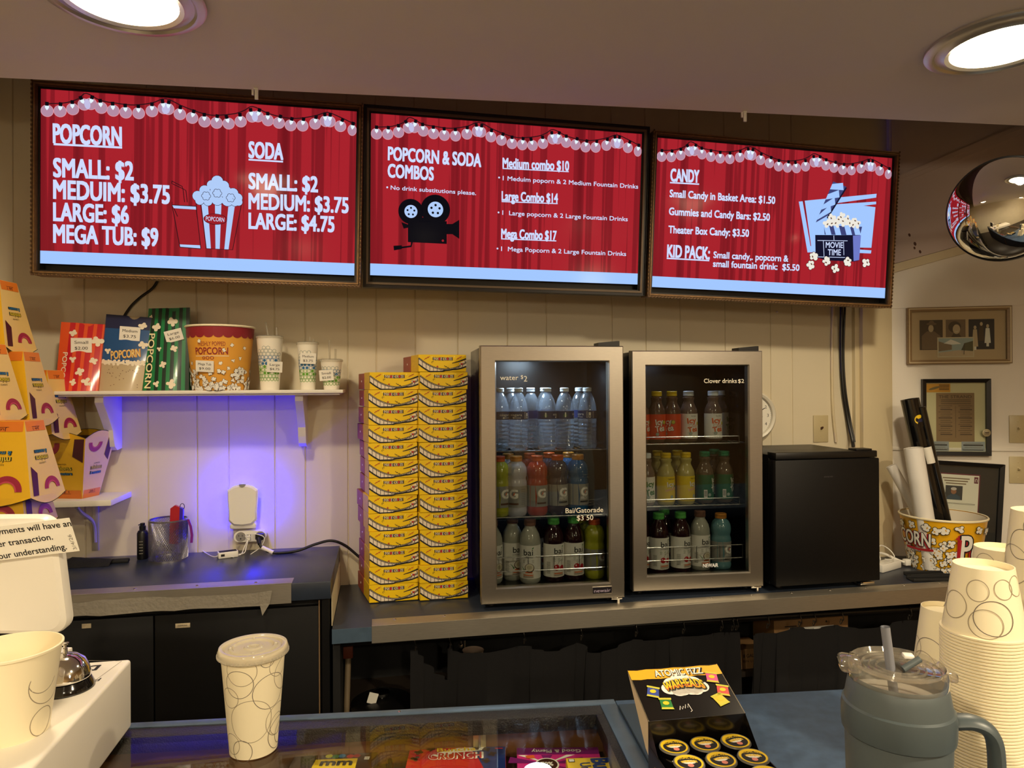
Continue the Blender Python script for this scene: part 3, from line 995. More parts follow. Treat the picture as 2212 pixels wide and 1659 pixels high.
def fridge(cx, cy, rz, sc, label, led, shelves, dep, deco):
    t = thing('drink_fridge', label, 'fridge', (cx, cy, ZL+.0026), rz)
    W, Z0, Z1 = .24*sc, .020, .020+.838*sc
    d0 = .036
    b = MB()
    b.box(-W+.004, -W+.034, d0, dep, Z0+.004, Z1-.003, m_shell, .002); b.box(W-.034, W-.004, d0, dep, Z0+.004, Z1-.003, m_shell, .002)
    b.box(-W+.030, W-.030, d0, dep-.001, Z1-.034, Z1-.003, m_shell); b.box(-W+.030, W-.030, d0, dep-.001, Z0+.004, Z0+.046, m_inner)
    b.box(-W+.030, W-.030, dep-.02, dep-.001, Z0+.04, Z1-.03, m_inner)
    b.build('cabinet', t)
    fw = .052
    b = MB()
    ringframe(b, -W+.003, W-.003, Z0+.003, Z1-.003, -W+fw-.004, W-fw+.004, Z0+fw-.004, Z1-fw+.004, 0.0, 0.0, .03, m_steel)
    ringframe(b, -W+fw-.004, W-fw+.004, Z0+fw-.004, Z1-fw+.004, -W+fw, W-fw, Z0+fw, Z1-fw, 0.0, .006, .03, m_steel)
    ringframe(b, -W, W, Z0, Z1, -W+.003, W-.003, Z0+.003, Z1-.003, .003, 0.0, .034, m_steel)
    b.box(-W, W, .026, .0345, Z1-.006, Z1+.001, m_black)
    dr = b.build('door', t)
    b = MB(); b.box(-W+fw-.002, W-fw+.002, .010, .014, Z0+fw-.002, Z1-fw+.002, pane('fridge_door_glass', 'dcdedc', 1.0)); b.build('door_glass', dr)
    b = MB(); b.prism([(W-.085, Z1), (W-.012, Z1), (W-.012, Z1+.017), (W-.02, Z1+.017), (W-.085, Z1+.011)], .004, .06, m_black); b.build('hinge_cover', t)
    b = MB(); b.cyl((W-.02, .008, 0), (W-.02, .008, Z0), .006, m_chrome, 10); b.box(W-.045, W-.008, .002, .02, Z0-.006, Z0, m_chrome, .001); b.build('lower_hinge', t)
    for x, y in ((-W+.04, .06), (W-.04, .06), (-W+.04, dep-.04), (W-.04, dep-.04)):
        b = MB(); b.cyl((x, y, 0), (x, y, Z0+.006), .012, m_black, 12); b.build('foot', t)
    for sz in shelves:
        b = MB()
        x0, x1 = -W+.034, W-.034
        for y in (.052, dep-.03):
            b.cyl((x0, y, sz-.003), (x1, y, sz-.003), .0028, m_wire, 8)
        for i in range(22):
            x = x0+(x1-x0)*(i+.5)/22
            b.cyl((x, .050, sz-.0015), (x, dep-.025, sz-.0015), .0014, m_wire, 6)
        if deco == 2:
            b.tube([(x0+.03, .05, sz-.002), (x0+.03, .05, sz+.022), (x1-.03, .05, sz+.022), (x1-.03, .05, sz-.002)], .0016, m_wire, 6)
        b.build('wire_shelf', t)
    # guard wires across the bottom
    b = MB()
    for z in (Z0+.092, Z0+.138):
        b.cyl((-W+.036, .046, z), (W-.05, .046, z), .0018, m_wire, 8)
    n = 5
    for i in range(n):
        x = -W+.075+(2*W-.13)*i/(n-1)
        b.cyl((x, .0465, Z0+.092), (x, .0465, Z0+.138), .0013, m_wire, 6)
    b.build('guard_rail', t)
    b = MB(); b.lathe([(.052, -.001), (.050, -.005), (.0001, -.006)], led, 28, cap=False); b.build('interior_lamp', t, (-.03, .14, Z1-.035))
    # decals
    fr = front(.0098)
    b = MB()
    if deco == 1:
        pr = PR(b, fr, .0003)
        gx0 = -W+fw
        pr.text('water', gx0+.014, Z1-.112, .016, m_let, 1, w=.060, bold=.004); pr.text('$', gx0+.082, Z1-.108, .012, m_let, 1, bold=.004); pr.text('2', gx0+.092, Z1-.117, .018, m_let, 1, bold=.004)
        b.build('water_price_decal', dr)
        b = MB(); pr = PR(b, fr, .0003)
        pr.text('Bai/Gatorade', W-fw-.018, .3055, .016, m_let, 1, w=.128, align='R', bold=.008); pr.text('$3 50', W-fw-.052, .280, .0165, m_let, 1, w=.056, align='R', bold=.008)
        b.build('sports_drink_price_decal', dr)
        b = MB(); b.box(-.034, .034, -.003, 0, -.012, .012, m_steel, .0008)
        pr = PR(b, front(-.003), .0003); pr.rect(-.0325, -.0105, .0325, .0105, mat('badge_black', '17131a', .4), 1)
        mbg = mat('badge_lilac', 'b9a9bf', .4)
        pr.text('newair', 0, -.006, .0105, mbg, 2, w=.056, align='C', bold=.004)
        b.build('badge', dr, (W-.078, -.0002, Z0+.029))
    else:
        pr = PR(b, fr, .0003)
        pr.text('Clover drinks', W-fw-.159, Z1-.112, .015, m_let, 1, w=.120, bold=.008); pr.text('$2', W-fw-.034, Z1-.112, .013, m_let, 1, w=.022, bold=.006)
        b.build('clover_price_decal', dr)
        b = MB(); pr = PR(b, fr, .0003)
        for dx, dz, mm, k in ((.0012, -.0012, m_black, 1), (0, 0, mat('badge_white', 'f2f2f2', .4), 2)):
            pr.text('NEWAiR', .018+dx, .092+dz, .0125, mm, k, w=.055, bold=.03)
        b.build('maker_sticker', dr)
    return t


F1 = fridge(.5585, 2.2135, -.034, 1.0, 'steel framed glass door fridge with water bottles, beside the stacked yellow candy boxes', m_led, (.512, .292), .365, 1)
F2 = fridge(1.083, 2.243, -.06, .985, 'steel framed glass door fridge with iced tea bottles, next to the black mini fridge', m_led2, (.522, .303), .335, 2)

# ---- black mini fridge
bx0, bx1, by = 1.352, 1.762, 2.205
t = thing('mini_fridge', 'solid black mini fridge at the right end of the fridge row', 'fridge', ((bx0+bx1)/2, by, ZL+.0026))
hw = (bx1-bx0)/2
b = MB(); b.box(-hw+.003, hw-.003, .05, .40, .018, .478, m_black, .004); b.build('cabinet', t)
b = MB(); b.box(-hw, hw, 0, .046, .022, .462, mat('black_fridge_door', '080708', 0.5, spec=.3, bump=(350, .15)), .004); md = b.build('door', t)
b = MB(); b.box(-hw+.004, hw-.006, .003, .06, .464, .488, m_black, .003); b.build('top_rim', t)
b = MB(); b.box(hw-.085, hw-.022, .01, .055, .488, .4945, m_black, .001); b.build('hinge_cover', t)
for x in (-hw+.05, hw-.05):
    for y in (.07, .36):
        b = MB(); b.cyl((x, y, 0), (x, y, .02), .014, m_black, 12); b.build('foot', t)
b = MB(); b.box(hw-.075, hw-.02, .004, .03, .008, .018, m_chrome, .001); b.build('lower_hinge', t)
b = MB(); pr = PR(b, front(0)); pr.text('avanti', 0.0, .398, .006, mat('worn_badge', '4a4648', .4), 1, w=.034, align='C'); b.build('maker_lettering', md)
# ================================================================ bottles
m_water = pane('water_bottle_plastic', 'eef4fa', 2.4, 0.06, body='dfeaf6', bodyfac=0.2)
m_lblN = mat('navy_label', '22315f', 0.4)
m_lblG = mat('grey_sport_label', '8f8c86', 0.45)
m_lblW = mat('white_label', 'eeeae2', 0.45)
m_lblO = mat('orange_label', 'd9481f', 0.45)
m_lblY = mat('yellow_label', 'e6c91e', 0.45)
m_lblT = mat('green_label', '15603f', 0.45)
m_org = mat('orange_print', 'e0642a', 0.5); m_grn = mat('green_print', '3f7a3a', 0.5); m_wht = mat('white_print', 'f3efe6', 0.5)
m_cher = mat('cherry_print', 'b5161f', 0.4); m_brn = mat('brown_print', '5b3a22', 0.5); m_gry = mat('grey_print', '77736c', 0.5); m_lem = mat('lemon_print', 'c9c23a', 0.5)


def liquid(name, col):
    return mat(name, col, 0.12, 0, 0.6, coat=0.6)


PROF = {
    'water': ([(.0001, .004), (.020, .001), (.028, .0), (.0315, .006)] + [(.0319+.0016*cos(i*pi), .012+i*.0066) for i in range(13)] +
              [(.0325, .096), (.0325, .130), (.0315, .138), (.0295, .152), (.0235, .172), (.016, .186), (.0125, .190), (.0125, .196)], (.0150, .194, .208), (.102, .129, .0329)),
    'sport': ([(.0001, .004), (.024, .001), (.031, 0), (.0355, .008), (.0365, .020), (.0355, .025), (.0363, .030), (.0363, .100), (.0365, .107), (.0358, .113), (.0335, .121), (.0338, .126), (.0360, .134), (.0366, .145), (.0345, .160), (.028, .173), (.0195, .180), (.0185, .184)], (.0205, .181, .199), (.030, .101, .0367)),
    'juice': ([(.0001, .004), (.022, .001), (.030, 0), (.0350, .007), (.0354, .016), (.0354, .134), (.0345, .147), (.0305, .163), (.0225, .178), (.0185, .184), (.0178, .192)], (.0200, .190, .212), (.018, .128, .0358)),
    'tea': ([(.0001, .004), (.020, .001), (.027, 0), (.0310, .005), (.0316, .012), (.0316, .106), (.0300, .118), (.0235, .132), (.0190, .141), (.0188, .149), (.0220, .156), (.0215, .160), (.0170, .163), (.0170, .168)], (.0188, .165, .183), (.012, .101, .0320)),
}
PROTO = {}


def bottle(kind, liq, capm, lab, name):
    """prototype with bottle body, cap and wrapped label"""
    prof, (cr_, c0, c1), (l0, l1, lr) = PROF[kind]
    t = thing(name, '', 'bottle')
    b = MB(); b.lathe(prof, liq, 28, cap=False); b.build('bottle_body', t)
    b = MB(); b.lathe([(cr_-.0012, c0), (cr_, c0+.0012), (cr_, (c0+c1)/2-.002), (cr_-.0007, (c0+c1)/2-.0012), (cr_, (c0+c1)/2), (cr_, c1-.002), (cr_-.002, c1)], capm, 24); b.build('cap', t)
    b = MB()
    bm_, art = lab
    b.lathe([(lr, l0), (lr, l1)], bm_, 32, cap=False)
    pr = PR(b, cone(lr, l0, lr, l1), .00025)
    art(pr, l0, l1, lr)
    b.build('label', t)
    return t


def art_niagara(pr, l0, l1, r):
    pr.text('niagara', 0, l0+.012, .0085, m_wht, 1, w=.042, align='C', bold=.0)
    pr.rect(-.012, l0+.005, .018, l0+.0065, m_wht, 1, 4); pr.disc(-.008, l0+.006, .003, m_wht, 1)
    pr.rect(.038, l0+.004, .046, l0+.022, m_wht, 1); pr.rect(.040, l0+.006, .044, l0+.012, m_ink, 2)
    pr.disc(-.048, l0+.012, .006, m_grn, 1); pr.rect(-.050, l0+.006, -.046, l0+.022, m_wht, 2)
    for x in (.030, .052):
        for i in range(5):
            pr.rect(x, l0+.004+i*.0045, x+.005, l0+.0055+i*.0045, m_wht, 1)


def art_sport(colr, frost):
    def f(pr, l0, l1, r):
        pr.poly([(-.034, l0), (-.012, l0), (-.008, l0+.034), (-.014, l1), (-.034, l1)], colr, 1)
        pr.disc(.010, l0+.045, .0175, mat('grey_emblem_ring', 'a29e96', .4), 1, 24, .0185)
        pr.text('G', -.004, l0+.032, .027, m_wht, 2, w=.027, bold=.07)
        pr.poly([(.006, l0+.036), (.010, l0+.044), (.0075, l0+.044), (.016, l0+.053), (.0125, l0+.046), (.015, l0+.046)], m_org, 4)
        if frost:
            pr.text('FROST', -.006, l0+.020, .009, m_wht, 2, w=.032, bold=.01, slant=.2)
        pr.rect(-.008, l0+.009, .026, l0+.015, m_brn if not frost else m_ink, 2, 5)
        for i in range(9):
            pr.rect(.036, l0+.010+i*.006, .054, l0+.0125+i*.006, m_gry, 1, 3)
    return f


def art_juice(kind):
    def f(pr, l0, l1, r):
        pr.text('bai', .006, l1-.032, .0190, m_ink, 1, w=.032, align='C', bold=.02)
        pr.disc(.0215, l1-.0085, .0042, m_grn, 2, 10, .0020, .8)
        pr.text("It's WonderWater", .006, l1-.041, .0045, m_ink, 1, w=.034, align='C', bold=.01)
        for x in (-.010, .006, .022):
            pr.ring(x, l1-.050, .0028, .0009, m_grn if kind == 'cherry' else m_gry, 1, 12); pr.rect(x-.004, l1-.057, x+.004, l1-.056, m_gry, 1)
        if kind == 'cherry':
            pr.disc(-.002, l0+.032, .0100, m_cher, 2, 18); pr.disc(.018, l0+.0305, .0085, m_cher, 3, 18); pr.disc(-.005, l0+.035, .002, m_wht, 4, 8, .003)
            pr.stroke([(0, l0+.041), (.006, l0+.051), (.018, l0+.058)], .0010, m_brn, 2); pr.stroke([(.018, l0+.039), (.016, l0+.050), (.019, l0+.058)], .0010, m_brn, 2)
        else:
            pr.disc(.010, l0+.036, .0165, m_brn, 2, 22, .0150); pr.disc(.010, l0+.0375, .0140, mat('coconut_print', 'e3dac2', .5), 3, 22, .0125); pr.disc(.010, l0+.038, .0085, mat('coconut_shade', 'c9bda0', .5), 4, 18, .0070)
            for a in (2.3, 2.8, 3.3):
                pr.stroke([(-.006, l0+.026), (-.006+.020*cos(a), l0+.026+.020*sin(a))], .0040, m_grn, 3, .0004)
            pr.rect(-.004, l0+.019, .020, l0+.023, m_org, 2, 3)
        pr.rect(-.013, l0+.003, .024, l0+.016, mat('pale_panel_print', 'd9c6b2', .5), 2, 6); pr.rect(-.010, l0+.0105, .021, l0+.0135, m_org, 3, 5)
        for i in range(2):
            pr.rect(-.011, l0+.0045+i*.0028, .022, l0+.0058+i*.0028, m_gry, 3, 5)
        for i in range(10):
            pr.rect(-.038, l0+.012+i*.004, -.024, l0+.0135+i*.004, m_gry, 1, 3)
    return f


def art_tea(kind):
    def f(pr, l0, l1, r):
        sh = m_ink
        if kind == 'tea':
            for dx, mm, k in ((.0012, m_brn, 1), (0, m_wht, 2)):
                pr.text('Icy', -.014+dx, l0+.050-dx, .020, mm, k, w=.026, bold=.045, rot=.16); pr.text('Tea', -.015+dx, l0+.026-dx, .020, mm, k, w=.034, bold=.045, rot=.16)
            pr.disc(.017, l0+.060, .0075, m_grn, 1); pr.disc(.017, l0+.060, .0060, m_lem, 2)
        elif kind == 'diet':
            for i in range(9):
                pr.stroke([(-.03+i*.009, l0+.002), (-.018+i*.009, l0+.022)], .0012, m_gry, 1)
            pr.text('Icy', -.004, l0+.056, .018, m_org, 2, w=.032, bold=.06, align='C', rot=.12); pr.text('Tea', 0, l0+.024, .018, m_org, 2, w=.036, bold=.06, align='C', rot=.12)
            pr.text('Diet', 0, l0+.042, .0125, m_wht, 5, w=.030, align='C', bold=.03); pr.text('Diet', .0006, l0+.0415, .0125, m_org, 4, w=.0315, align='C', bold=.07)
            pr.text('Zero Calorie', .002, l1-.010, .0042, m_ink, 2, w=.020, align='C', bold=.01); pr.disc(.021, l0+.054, .006, m_lem, 3)
        elif kind == 'lemonade':
            for dx, mm, k in ((.0012, m_brn, 1), (0, m_wht, 2)):
                pr.text('Icy', .004+dx, l0+.054-dx, .017, mm, k, w=.028, align='C', bold=.045, rot=.1)
            pr.text('Lemonade', .004, l0+.041, .0095, mat('pink_print', 'e8a698', .5), 2, w=.042, align='C', bold=.03, rot=.2); pr.text('Original Lemonade', .006, l1-.010, .0045, m_ink, 2, w=.028, align='C', bold=.01)
            pr.disc(.022, l0+.055, .004, m_grn, 2)
        elif kind == 'green':
            for dx, mm, k in ((.0012, sh, 1), (0, m_wht, 2)):
                pr.text('Icy', .004+dx, l0+.060-dx, .017, mm, k, w=.026, bold=.045, rot=.2); pr.text('Green', .002+dx, l0+.046-dx, .011, mm, k, w=.032, bold=.03, rot=.15); pr.text('Tea', .002+dx, l0+.026-dx, .018, mm, k, w=.032, bold=.045, rot=.2)
            pr.text('Green Tea', .012, l1-.009, .0045, m_lem, 2, w=.016)
            pr.rect(-.030, l0+.008, -.018, l0+.036, m_wht, 1, 2)
            for i in range(4):
                pr.rect(-.028+i*.0024, l0+.012, -.0268+i*.0024, l0+.033, m_ink, 2)
        elif kind == 'white':
            for i in range(8):
                pr.stroke([(-.03+i*.009, l0+.002), (-.018+i*.009, l0+.022)], .0012, m_gry, 1)
            pr.text('Icy', 0, l0+.056, .018, m_grn, 2, w=.030, align='C', bold=.06, rot=.1); pr.text('Tea', 0, l0+.026, .020, m_grn, 2, w=.036, align='C', bold=.06, rot=.1)
        u = -.006 if kind not in ('lemonade',) else .010
        pr.disc(u-.004, l0+.018, .0062, mat('seal_print', '2f6f63', .5), 3, 18); pr.ring(u-.004, l0+.018, .0045, .0012, m_wht, 4, 16); pr.disc(u-.004, l0+.018, .0020, m_wht, 4, 8)
    return f


def spec(key):
    if key not in PROTO:
        k = key
        if k == 'water': o = bottle('water', m_water, m_cap_w, (m_lblN, art_niagara), 'water_bottle')
        elif k.startswith('sport'):
            c = k.split('_')[1]
            colr = {'lime': 'a9ab2c', 'clear': 'b4b4bd', 'red': 'a83a1c', 'purple': '37303f', 'blue': '124f7e', 'ice': '5f8a92'}[c]
            cp = {'lime': m_cap_o, 'clear': m_cap_a, 'red': m_cap_o, 'purple': m_cap_o, 'blue': m_cap_a, 'ice': m_cap_a}[c]
            lq = liquid('sport_drink_'+c, colr)
            o = bottle('sport', lq, cp, (m_lblG, art_sport(lq, c in ('purple', 'blue', 'ice'))), 'sports_drink_bottle')
        elif k == 'juice_cherry': o = bottle('juice', liquid('cherry_drink', '2a0f15'), m_cap_g, (m_lblW, art_juice('cherry')), 'juice_bottle')
        elif k == 'juice_coconut': o = bottle('juice', liquid('coconut_drink', 'a9a89c'), m_cap_b, (m_lblW, art_juice('coconut')), 'juice_bottle')
        elif k == 'tea_tea': o = bottle('tea', liquid('tea_drink', '5a4238'), m_cap_y, (m_lblO, art_tea('tea')), 'iced_tea_bottle')
        elif k == 'tea_diet': o = bottle('tea', liquid('pale_tea_drink', '6a574e'), m_cap_w, (m_lblW, art_tea('diet')), 'iced_tea_bottle')
        elif k == 'tea_lemonade': o = bottle('tea', liquid('lemonade_drink', 'b3a862'), m_cap_y, (m_lblY, art_tea('lemonade')), 'iced_tea_bottle')
        elif k == 'tea_green': o = bottle('tea', liquid('green_tea_drink', '5e4f40'), m_cap_t, (m_lblT, art_tea('green')), 'iced_tea_bottle')
        elif k == 'tea_white': o = bottle('tea', liquid('pale_tea_drink', '6a574e'), m_cap_w, (m_lblW, art_tea('white')), 'iced_tea_bottle')
        PROTO[key] = [o, False]
    return PROTO[key]


def put(key, px, Y, Z, rot, label, group):
    s_ = spec(key)
    p = at(px, 1000, Y)
    if not s_[1]:
        o = s_[0]; s_[1] = True
        o.location = (p.x, p.y, Z); o.rotation_euler = (0, 0, rot); o['label'] = label; o['group'] = group
    else:
        o = dup(s_[0], (p.x, p.y, Z), rot, label, group)
    return o


zb = ZL+.0026
g = 'water bottles on the top shelf of the left fridge'
WT = [(1080, 2.310, .5, 'water bottle leftmost on the top shelf of the left fridge, cut by the door frame'), (1121, 2.300, -.5, 'second front water bottle from the left, label text facing out, in the left fridge'),
      (1147, 2.375, 2.4, 'water bottle behind and between the second and third front bottles'), (1182, 2.305, 1.1, 'third front water bottle from the left, in the middle under the cool light'),
      (1220, 2.310, 1.3, 'fourth front water bottle from the left on the top shelf'), (1269, 2.305, -1.3, 'rightmost water bottle on the top shelf, standing a little apart'),
      (1104, 2.385, 2.0, 'water bottle in the back row behind the gap of the two leftmost bottles'), (1176, 2.46, 2.0, 'water bottle in the back row behind the middle front bottle'), (1252, 2.39, 2.0, 'water bottle in the back row behind the rightmost bottle')]
for px, Y, r, l in WT:
    put('water', px, Y, zb+.512, r, l, g)
g = 'sports drinks on the middle shelf of the left fridge'
for k, px, Y, r, l in (('lime', 1078, 2.305, .2, 'lime sports drink with orange cap at the left end of the middle shelf'), ('clear', 1115, 2.300, -.7, 'clear white sports drink with amber cap in the front of the middle shelf'),
                       ('red', 1160, 2.300, .0, 'red sports drink with orange cap in the front of the middle shelf'), ('purple', 1204, 2.305, .1, 'dark purple sports drink with orange cap in the front of the middle shelf'), ('blue', 1248, 2.305, .15, 'deep blue sports drink with amber cap at the right end of the middle shelf'),
                       ('clear', 1098, 2.385, .3, 'clear white sports drink in the back row with amber cap'), ('red', 1144, 2.385, .3, 'red sports drink in the back row, half hidden behind the front red one'), ('purple', 1186, 2.39, .3, 'dark purple sports drink in the back row behind the purple front one'), ('blue', 1228, 2.385, .3, 'deep blue sports drink in the back row left of the front blue one')):
    put('sport_'+k, px, Y, zb+.292, r, l, g)
g = 'drinks on the floor of the left fridge'
zf = zb+.066
for k, px, Y, r, l in (('juice_coconut', 1062, 2.315, .3, 'pale juice bottle cut off by the frame at the bottom left of the left fridge'), ('juice_coconut', 1106, 2.345, .15, 'pale coconut juice bottle with brown cap set back in the left fridge'), ('juice_coconut', 1144, 2.295, -.55, 'pale coconut juice bottle with brown cap nearest the door of the left fridge'),
                       ('juice_cherry', 1155, 2.40, .8, 'cherry juice bottle hidden behind the front coconut bottle in the left fridge'), ('juice_cherry', 1195, 2.300, .1, 'left one of two front cherry juice bottles in the left fridge'), ('juice_cherry', 1193, 2.385, .8, 'cherry juice bottle behind the left front cherry bottle, only its green cap showing'),
                       ('juice_cherry', 1238, 2.305, .1, 'right one of two front cherry juice bottles in the left fridge'), ('sport_lime', 1283, 2.31, .25, 'lime sports drink at the bottom right of the left fridge'), ('sport_lime', 1258, 2.39, .3, 'lime sports drink behind, its orange cap showing beside the price decal')):
    put(k, px, Y, zf, r, l, g)
g = 'iced teas on the top shelf of the right fridge'
for k, px, Y, r, l in (('tea_tea', 1384, 2.36, .5, 'orange labelled iced tea at the far left, mostly behind the frame of the right fridge'), ('tea_tea', 1419, 2.36, .0, 'second orange labelled iced tea from the left in the right fridge'), ('tea_tea', 1452, 2.365, -.8, 'third orange labelled iced tea, turned so its lettering is cut'),
                       ('tea_diet', 1488, 2.37, .1, 'diet iced tea with white cap beside the orange labelled ones'), ('tea_diet', 1541, 2.36, .1, 'diet iced tea with white cap standing alone at the right'), ('tea_white', 1556, 2.44, .9, 'pale labelled iced tea half hidden behind the right diet bottle')):
    put(k, px, Y, zb+.522, r, l, g)
g = 'lemonades and teas on the middle shelf of the right fridge'
for k, px, Y, r, l in (('tea_white', 1395, 2.335, .2, 'white capped tea cut by the left frame on the middle shelf of the right fridge'), ('tea_lemonade', 1438, 2.33, .1, 'left front yellow lemonade bottle in the right fridge'), ('tea_lemonade', 1481, 2.33, .4, 'right front yellow lemonade bottle in the right fridge'),
                       ('tea_green', 1522, 2.345, .4, 'left green tea bottle with teal cap in the right fridge'), ('tea_green', 1564, 2.345, .3, 'right green tea bottle with teal cap in the right fridge'), ('tea_lemonade', 1420, 2.41, .2, 'yellow lemonade in the back row at the left'), ('tea_lemonade', 1463, 2.41, .2, 'yellow lemonade in the back row between the two front ones'), ('tea_green', 1543, 2.42, .3, 'green tea in the back row between the two front ones')):
    put(k, px, Y, zb+.303, r, l, g)
g = 'drinks on the floor of the right fridge'
for k, px, Y, r, l in (('juice_cherry', 1383, 2.36, .3, 'cherry juice bottle almost hidden by the left frame of the right fridge'), ('juice_cherry', 1422, 2.33, .1, 'left front cherry juice bottle in the right fridge'), ('juice_cherry', 1434, 2.41, .4, 'cherry juice bottle behind the left one in the right fridge'), ('juice_cherry', 1469, 2.33, .25, 'second cherry juice bottle from the left in the right fridge'),
                       ('juice_coconut', 1511, 2.34, .05, 'coconut juice bottle behind the white sticker of the right fridge'), ('sport_ice', 1556, 2.34, .1, 'ice blue sports drink with amber cap at the bottom right of the right fridge')):
    put(k, px, Y, zf-.004, r, l, g)

# ================================================================ stacked candy boxes
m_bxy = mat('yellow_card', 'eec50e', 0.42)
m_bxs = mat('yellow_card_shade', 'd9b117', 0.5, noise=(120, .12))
m_bxr = mat('red_brown_card', '9c4a38', 0.5)
BW, BH, BDp = .163, .0585, .215
t = thing('candy_box', '', 'candy box', group='yellow candy boxes stacked in two columns')
SHR = -.155                                   # the cartons lean back to the left
SM = Matrix(((1, SHR, 0, 0), (0, 1, 0, 0), (0, 0, 1, 0), (0, 0, 0, 1)))
b = MB(); b.T = SM; b.box(-BW/2, BW/2, 0, .105, 0, BH, m_bxy, .0006, 1)
pr = PR(b, front(0, -BW/2, 0), .00025)
dk, wh = m_ink, mat('film_frame_print', 'e6d6be', .5)


def film(x):         # lower sweep of the film strip
    return BH*(.92-2.6*(x/BW)+2.35*(x/BW)**2)


N = 26
up = [(BW*i/N, min(BH*.84, max(.001, BH*(.80-2.35*(i/N)+2.10*(i/N)**2)))) for i in range(N+1)]
lo = [(x, max(0.0006, y-BH*(.36 if x < BW*.3 else .36-.30*min(1, (x/BW-.3)/.25)+.18*max(0, (x/BW-.72)/.28)))) for x, y in up]
for i in range(N):
    pr.poly([lo[i], lo[i+1], up[i+1], up[i]], wh, 1)
pr.stroke(up, .0052, dk, 2); pr.stroke(lo, .0048, dk, 2)
for i in range(0, N, 2):
    pr.stroke([lo[i], up[i]], .0016, dk, 2)
for i in range(2*N):
    f = (i+.5)/(2*N); x = BW*f; j = min(int(f*N), N-1); y = up[j][1]+(up[j+1][1]-up[j][1])*(f*N-j)
    if y < BH*.8:
        pr.rect(x-.0008, y-.0009, x+.0008, y+.0009, wh, 3)
pr.stroke([(BW*.70, BH*.50), (BW*.84, BH*.60), (BW*.998, BH*.76)], .0022, dk, 2, .0055)
pr.poly([(BW*.86, BH*.52), (BW*.998, BH*.50), (BW*.998, BH*.70)], wh, 2)
pr.stroke([(BW*.97, BH*.66), (BW*.985, BH*.5)], .002, dk, 3)
for dx, mm, k, bo in ((0, dk, 4, .16), (0, wh, 5, .02)):
    pr.text('MATE', BW*.40, BH*.68, BH*.145, mm, k, w=BW*.175+(.004 if bo > .1 else 0), align='C', bold=bo, rot=-.02); pr.text('CROZE', BW*.60, BH*.68, BH*.145, mm, k, w=BW*.19+(.004 if bo > .1 else 0), align='C', bold=bo, rot=.02)
pr.disc(BW*.435, BH*.75, .0038, m_red, 6, 8, .0052); pr.disc(BW*.605, BH*.76, .0034, m_red, 6, 8, .0052)
for x, y, mm in ((.17, .80, m_red), (.85, .82, m_red), (.59, .27, dk)):
    X, Y = BW*x, BH*y
    s1 = -1 if mm is dk else 1
    pr.stroke([(X-.009, Y-.006*s1), (X-.003, Y+.000), (X-.003, Y-.003*s1), (X+.004, Y+.004*s1), (X+.004, Y), (X+.009, Y+.006*s1)], .0016, mm, 4)
pr.star(BW*.39, BH*.30, .0045, m_red, 4)
pr.disc(BW*.865, BH*.47, .0035, wh, 4); pr.disc(BW*.895, BH*.35, .0038, wh, 4); pr.poly([(BW*.875, BH*.5), (BW*.93, BH*.5), (BW*.92, BH*.4), (BW*.895, BH*.38)], m_red, 5)
pr.ring(BW*.865, BH*.47, .0035, .0007, dk, 5, 12); pr.ring(BW*.895, BH*.35, .0038, .0007, dk, 6, 12)
for x, y in ((.28, .86), (.75, .88), (.77, .25)):
    pr.star(BW*x, BH*y, .0035, mat('pale_yellow_print', 'f3dc74', .5), 1, 4)
pr.ring(BW*.29, BH*.56, .003, .0012, dk, 4, 10, a0=0, a1=4.5)
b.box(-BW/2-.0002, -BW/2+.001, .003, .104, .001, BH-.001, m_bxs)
b.build('sleeve', t)
b = MB(); b.T = SM; b.box(-BW/2-.0015, BW/2+.0008, .1052, BDp, .0008, BH-.002, m_bxr, .001, 1); b.box(-BW/2-.0022, -BW/2-.0012, .15, .156, BH*.45, BH*.55, m_wht); b.build('tray', t)
bp = t
rg = random.Random(11)
cols = ((851, 13, 2.385, 'left'), (959, 14, 2.375, 'right'))
ordn = ['bottom', 'second', 'third', 'fourth', 'fifth', 'sixth', 'seventh', 'eighth', 'ninth', 'tenth', 'eleventh', 'twelfth', 'thirteenth', 'top']
first = True
for px, n, Y, side in cols:
    p = at(px, 1290, Y)
    for i in range(n):
        nm = 'top' if i == n-1 else ordn[i]
        lab = ('yellow candy box at the top of the %s stack beside the fridge' % side if nm == 'top' else 'bottom yellow candy box of the %s stack, resting on the counter' % side if i == 0 else 'yellow candy box, %s from the bottom in the %s stack' % (nm, side))
        loc = (p.x+rg.uniform(-.002, .002)+(.0025 if i % 5 == 2 else 0), Y+rg.uniform(-.004, .004), ZL+.0028+i*(BH+.0012))
        rz = .02+rg.uniform(-.025, .025)
        if first:
            bp.location = loc; bp.rotation_euler = (0, 0, rz); bp['label'] = lab; first = False
        else:
            dup(bp, loc, rz, lab)
# ================================================================ shelves and what stands on them, left
m_shelf = mat('white_painted_wood', 'e6e0d4', 0.45)
SY = WY-.20
SZ = at(420, 843.5, SY).z                    # top of the upper shelf
sx0, sx1 = at(97, 845, SY).x, at(741, 850, SY).x
t = thing('wall_shelf', 'long white shelf holding popcorn bags and sample cups under the left screen', 'shelf', (0, 0, SZ))
b = MB(); b.box(sx0+.012, sx1-.012, SY+.012, WY-.0005, -.018, -.012, m_shelf, .001); b.box(sx0, sx1, SY, WY-.0005, -.012, 0, m_shelf, .003); b.build('board', t)


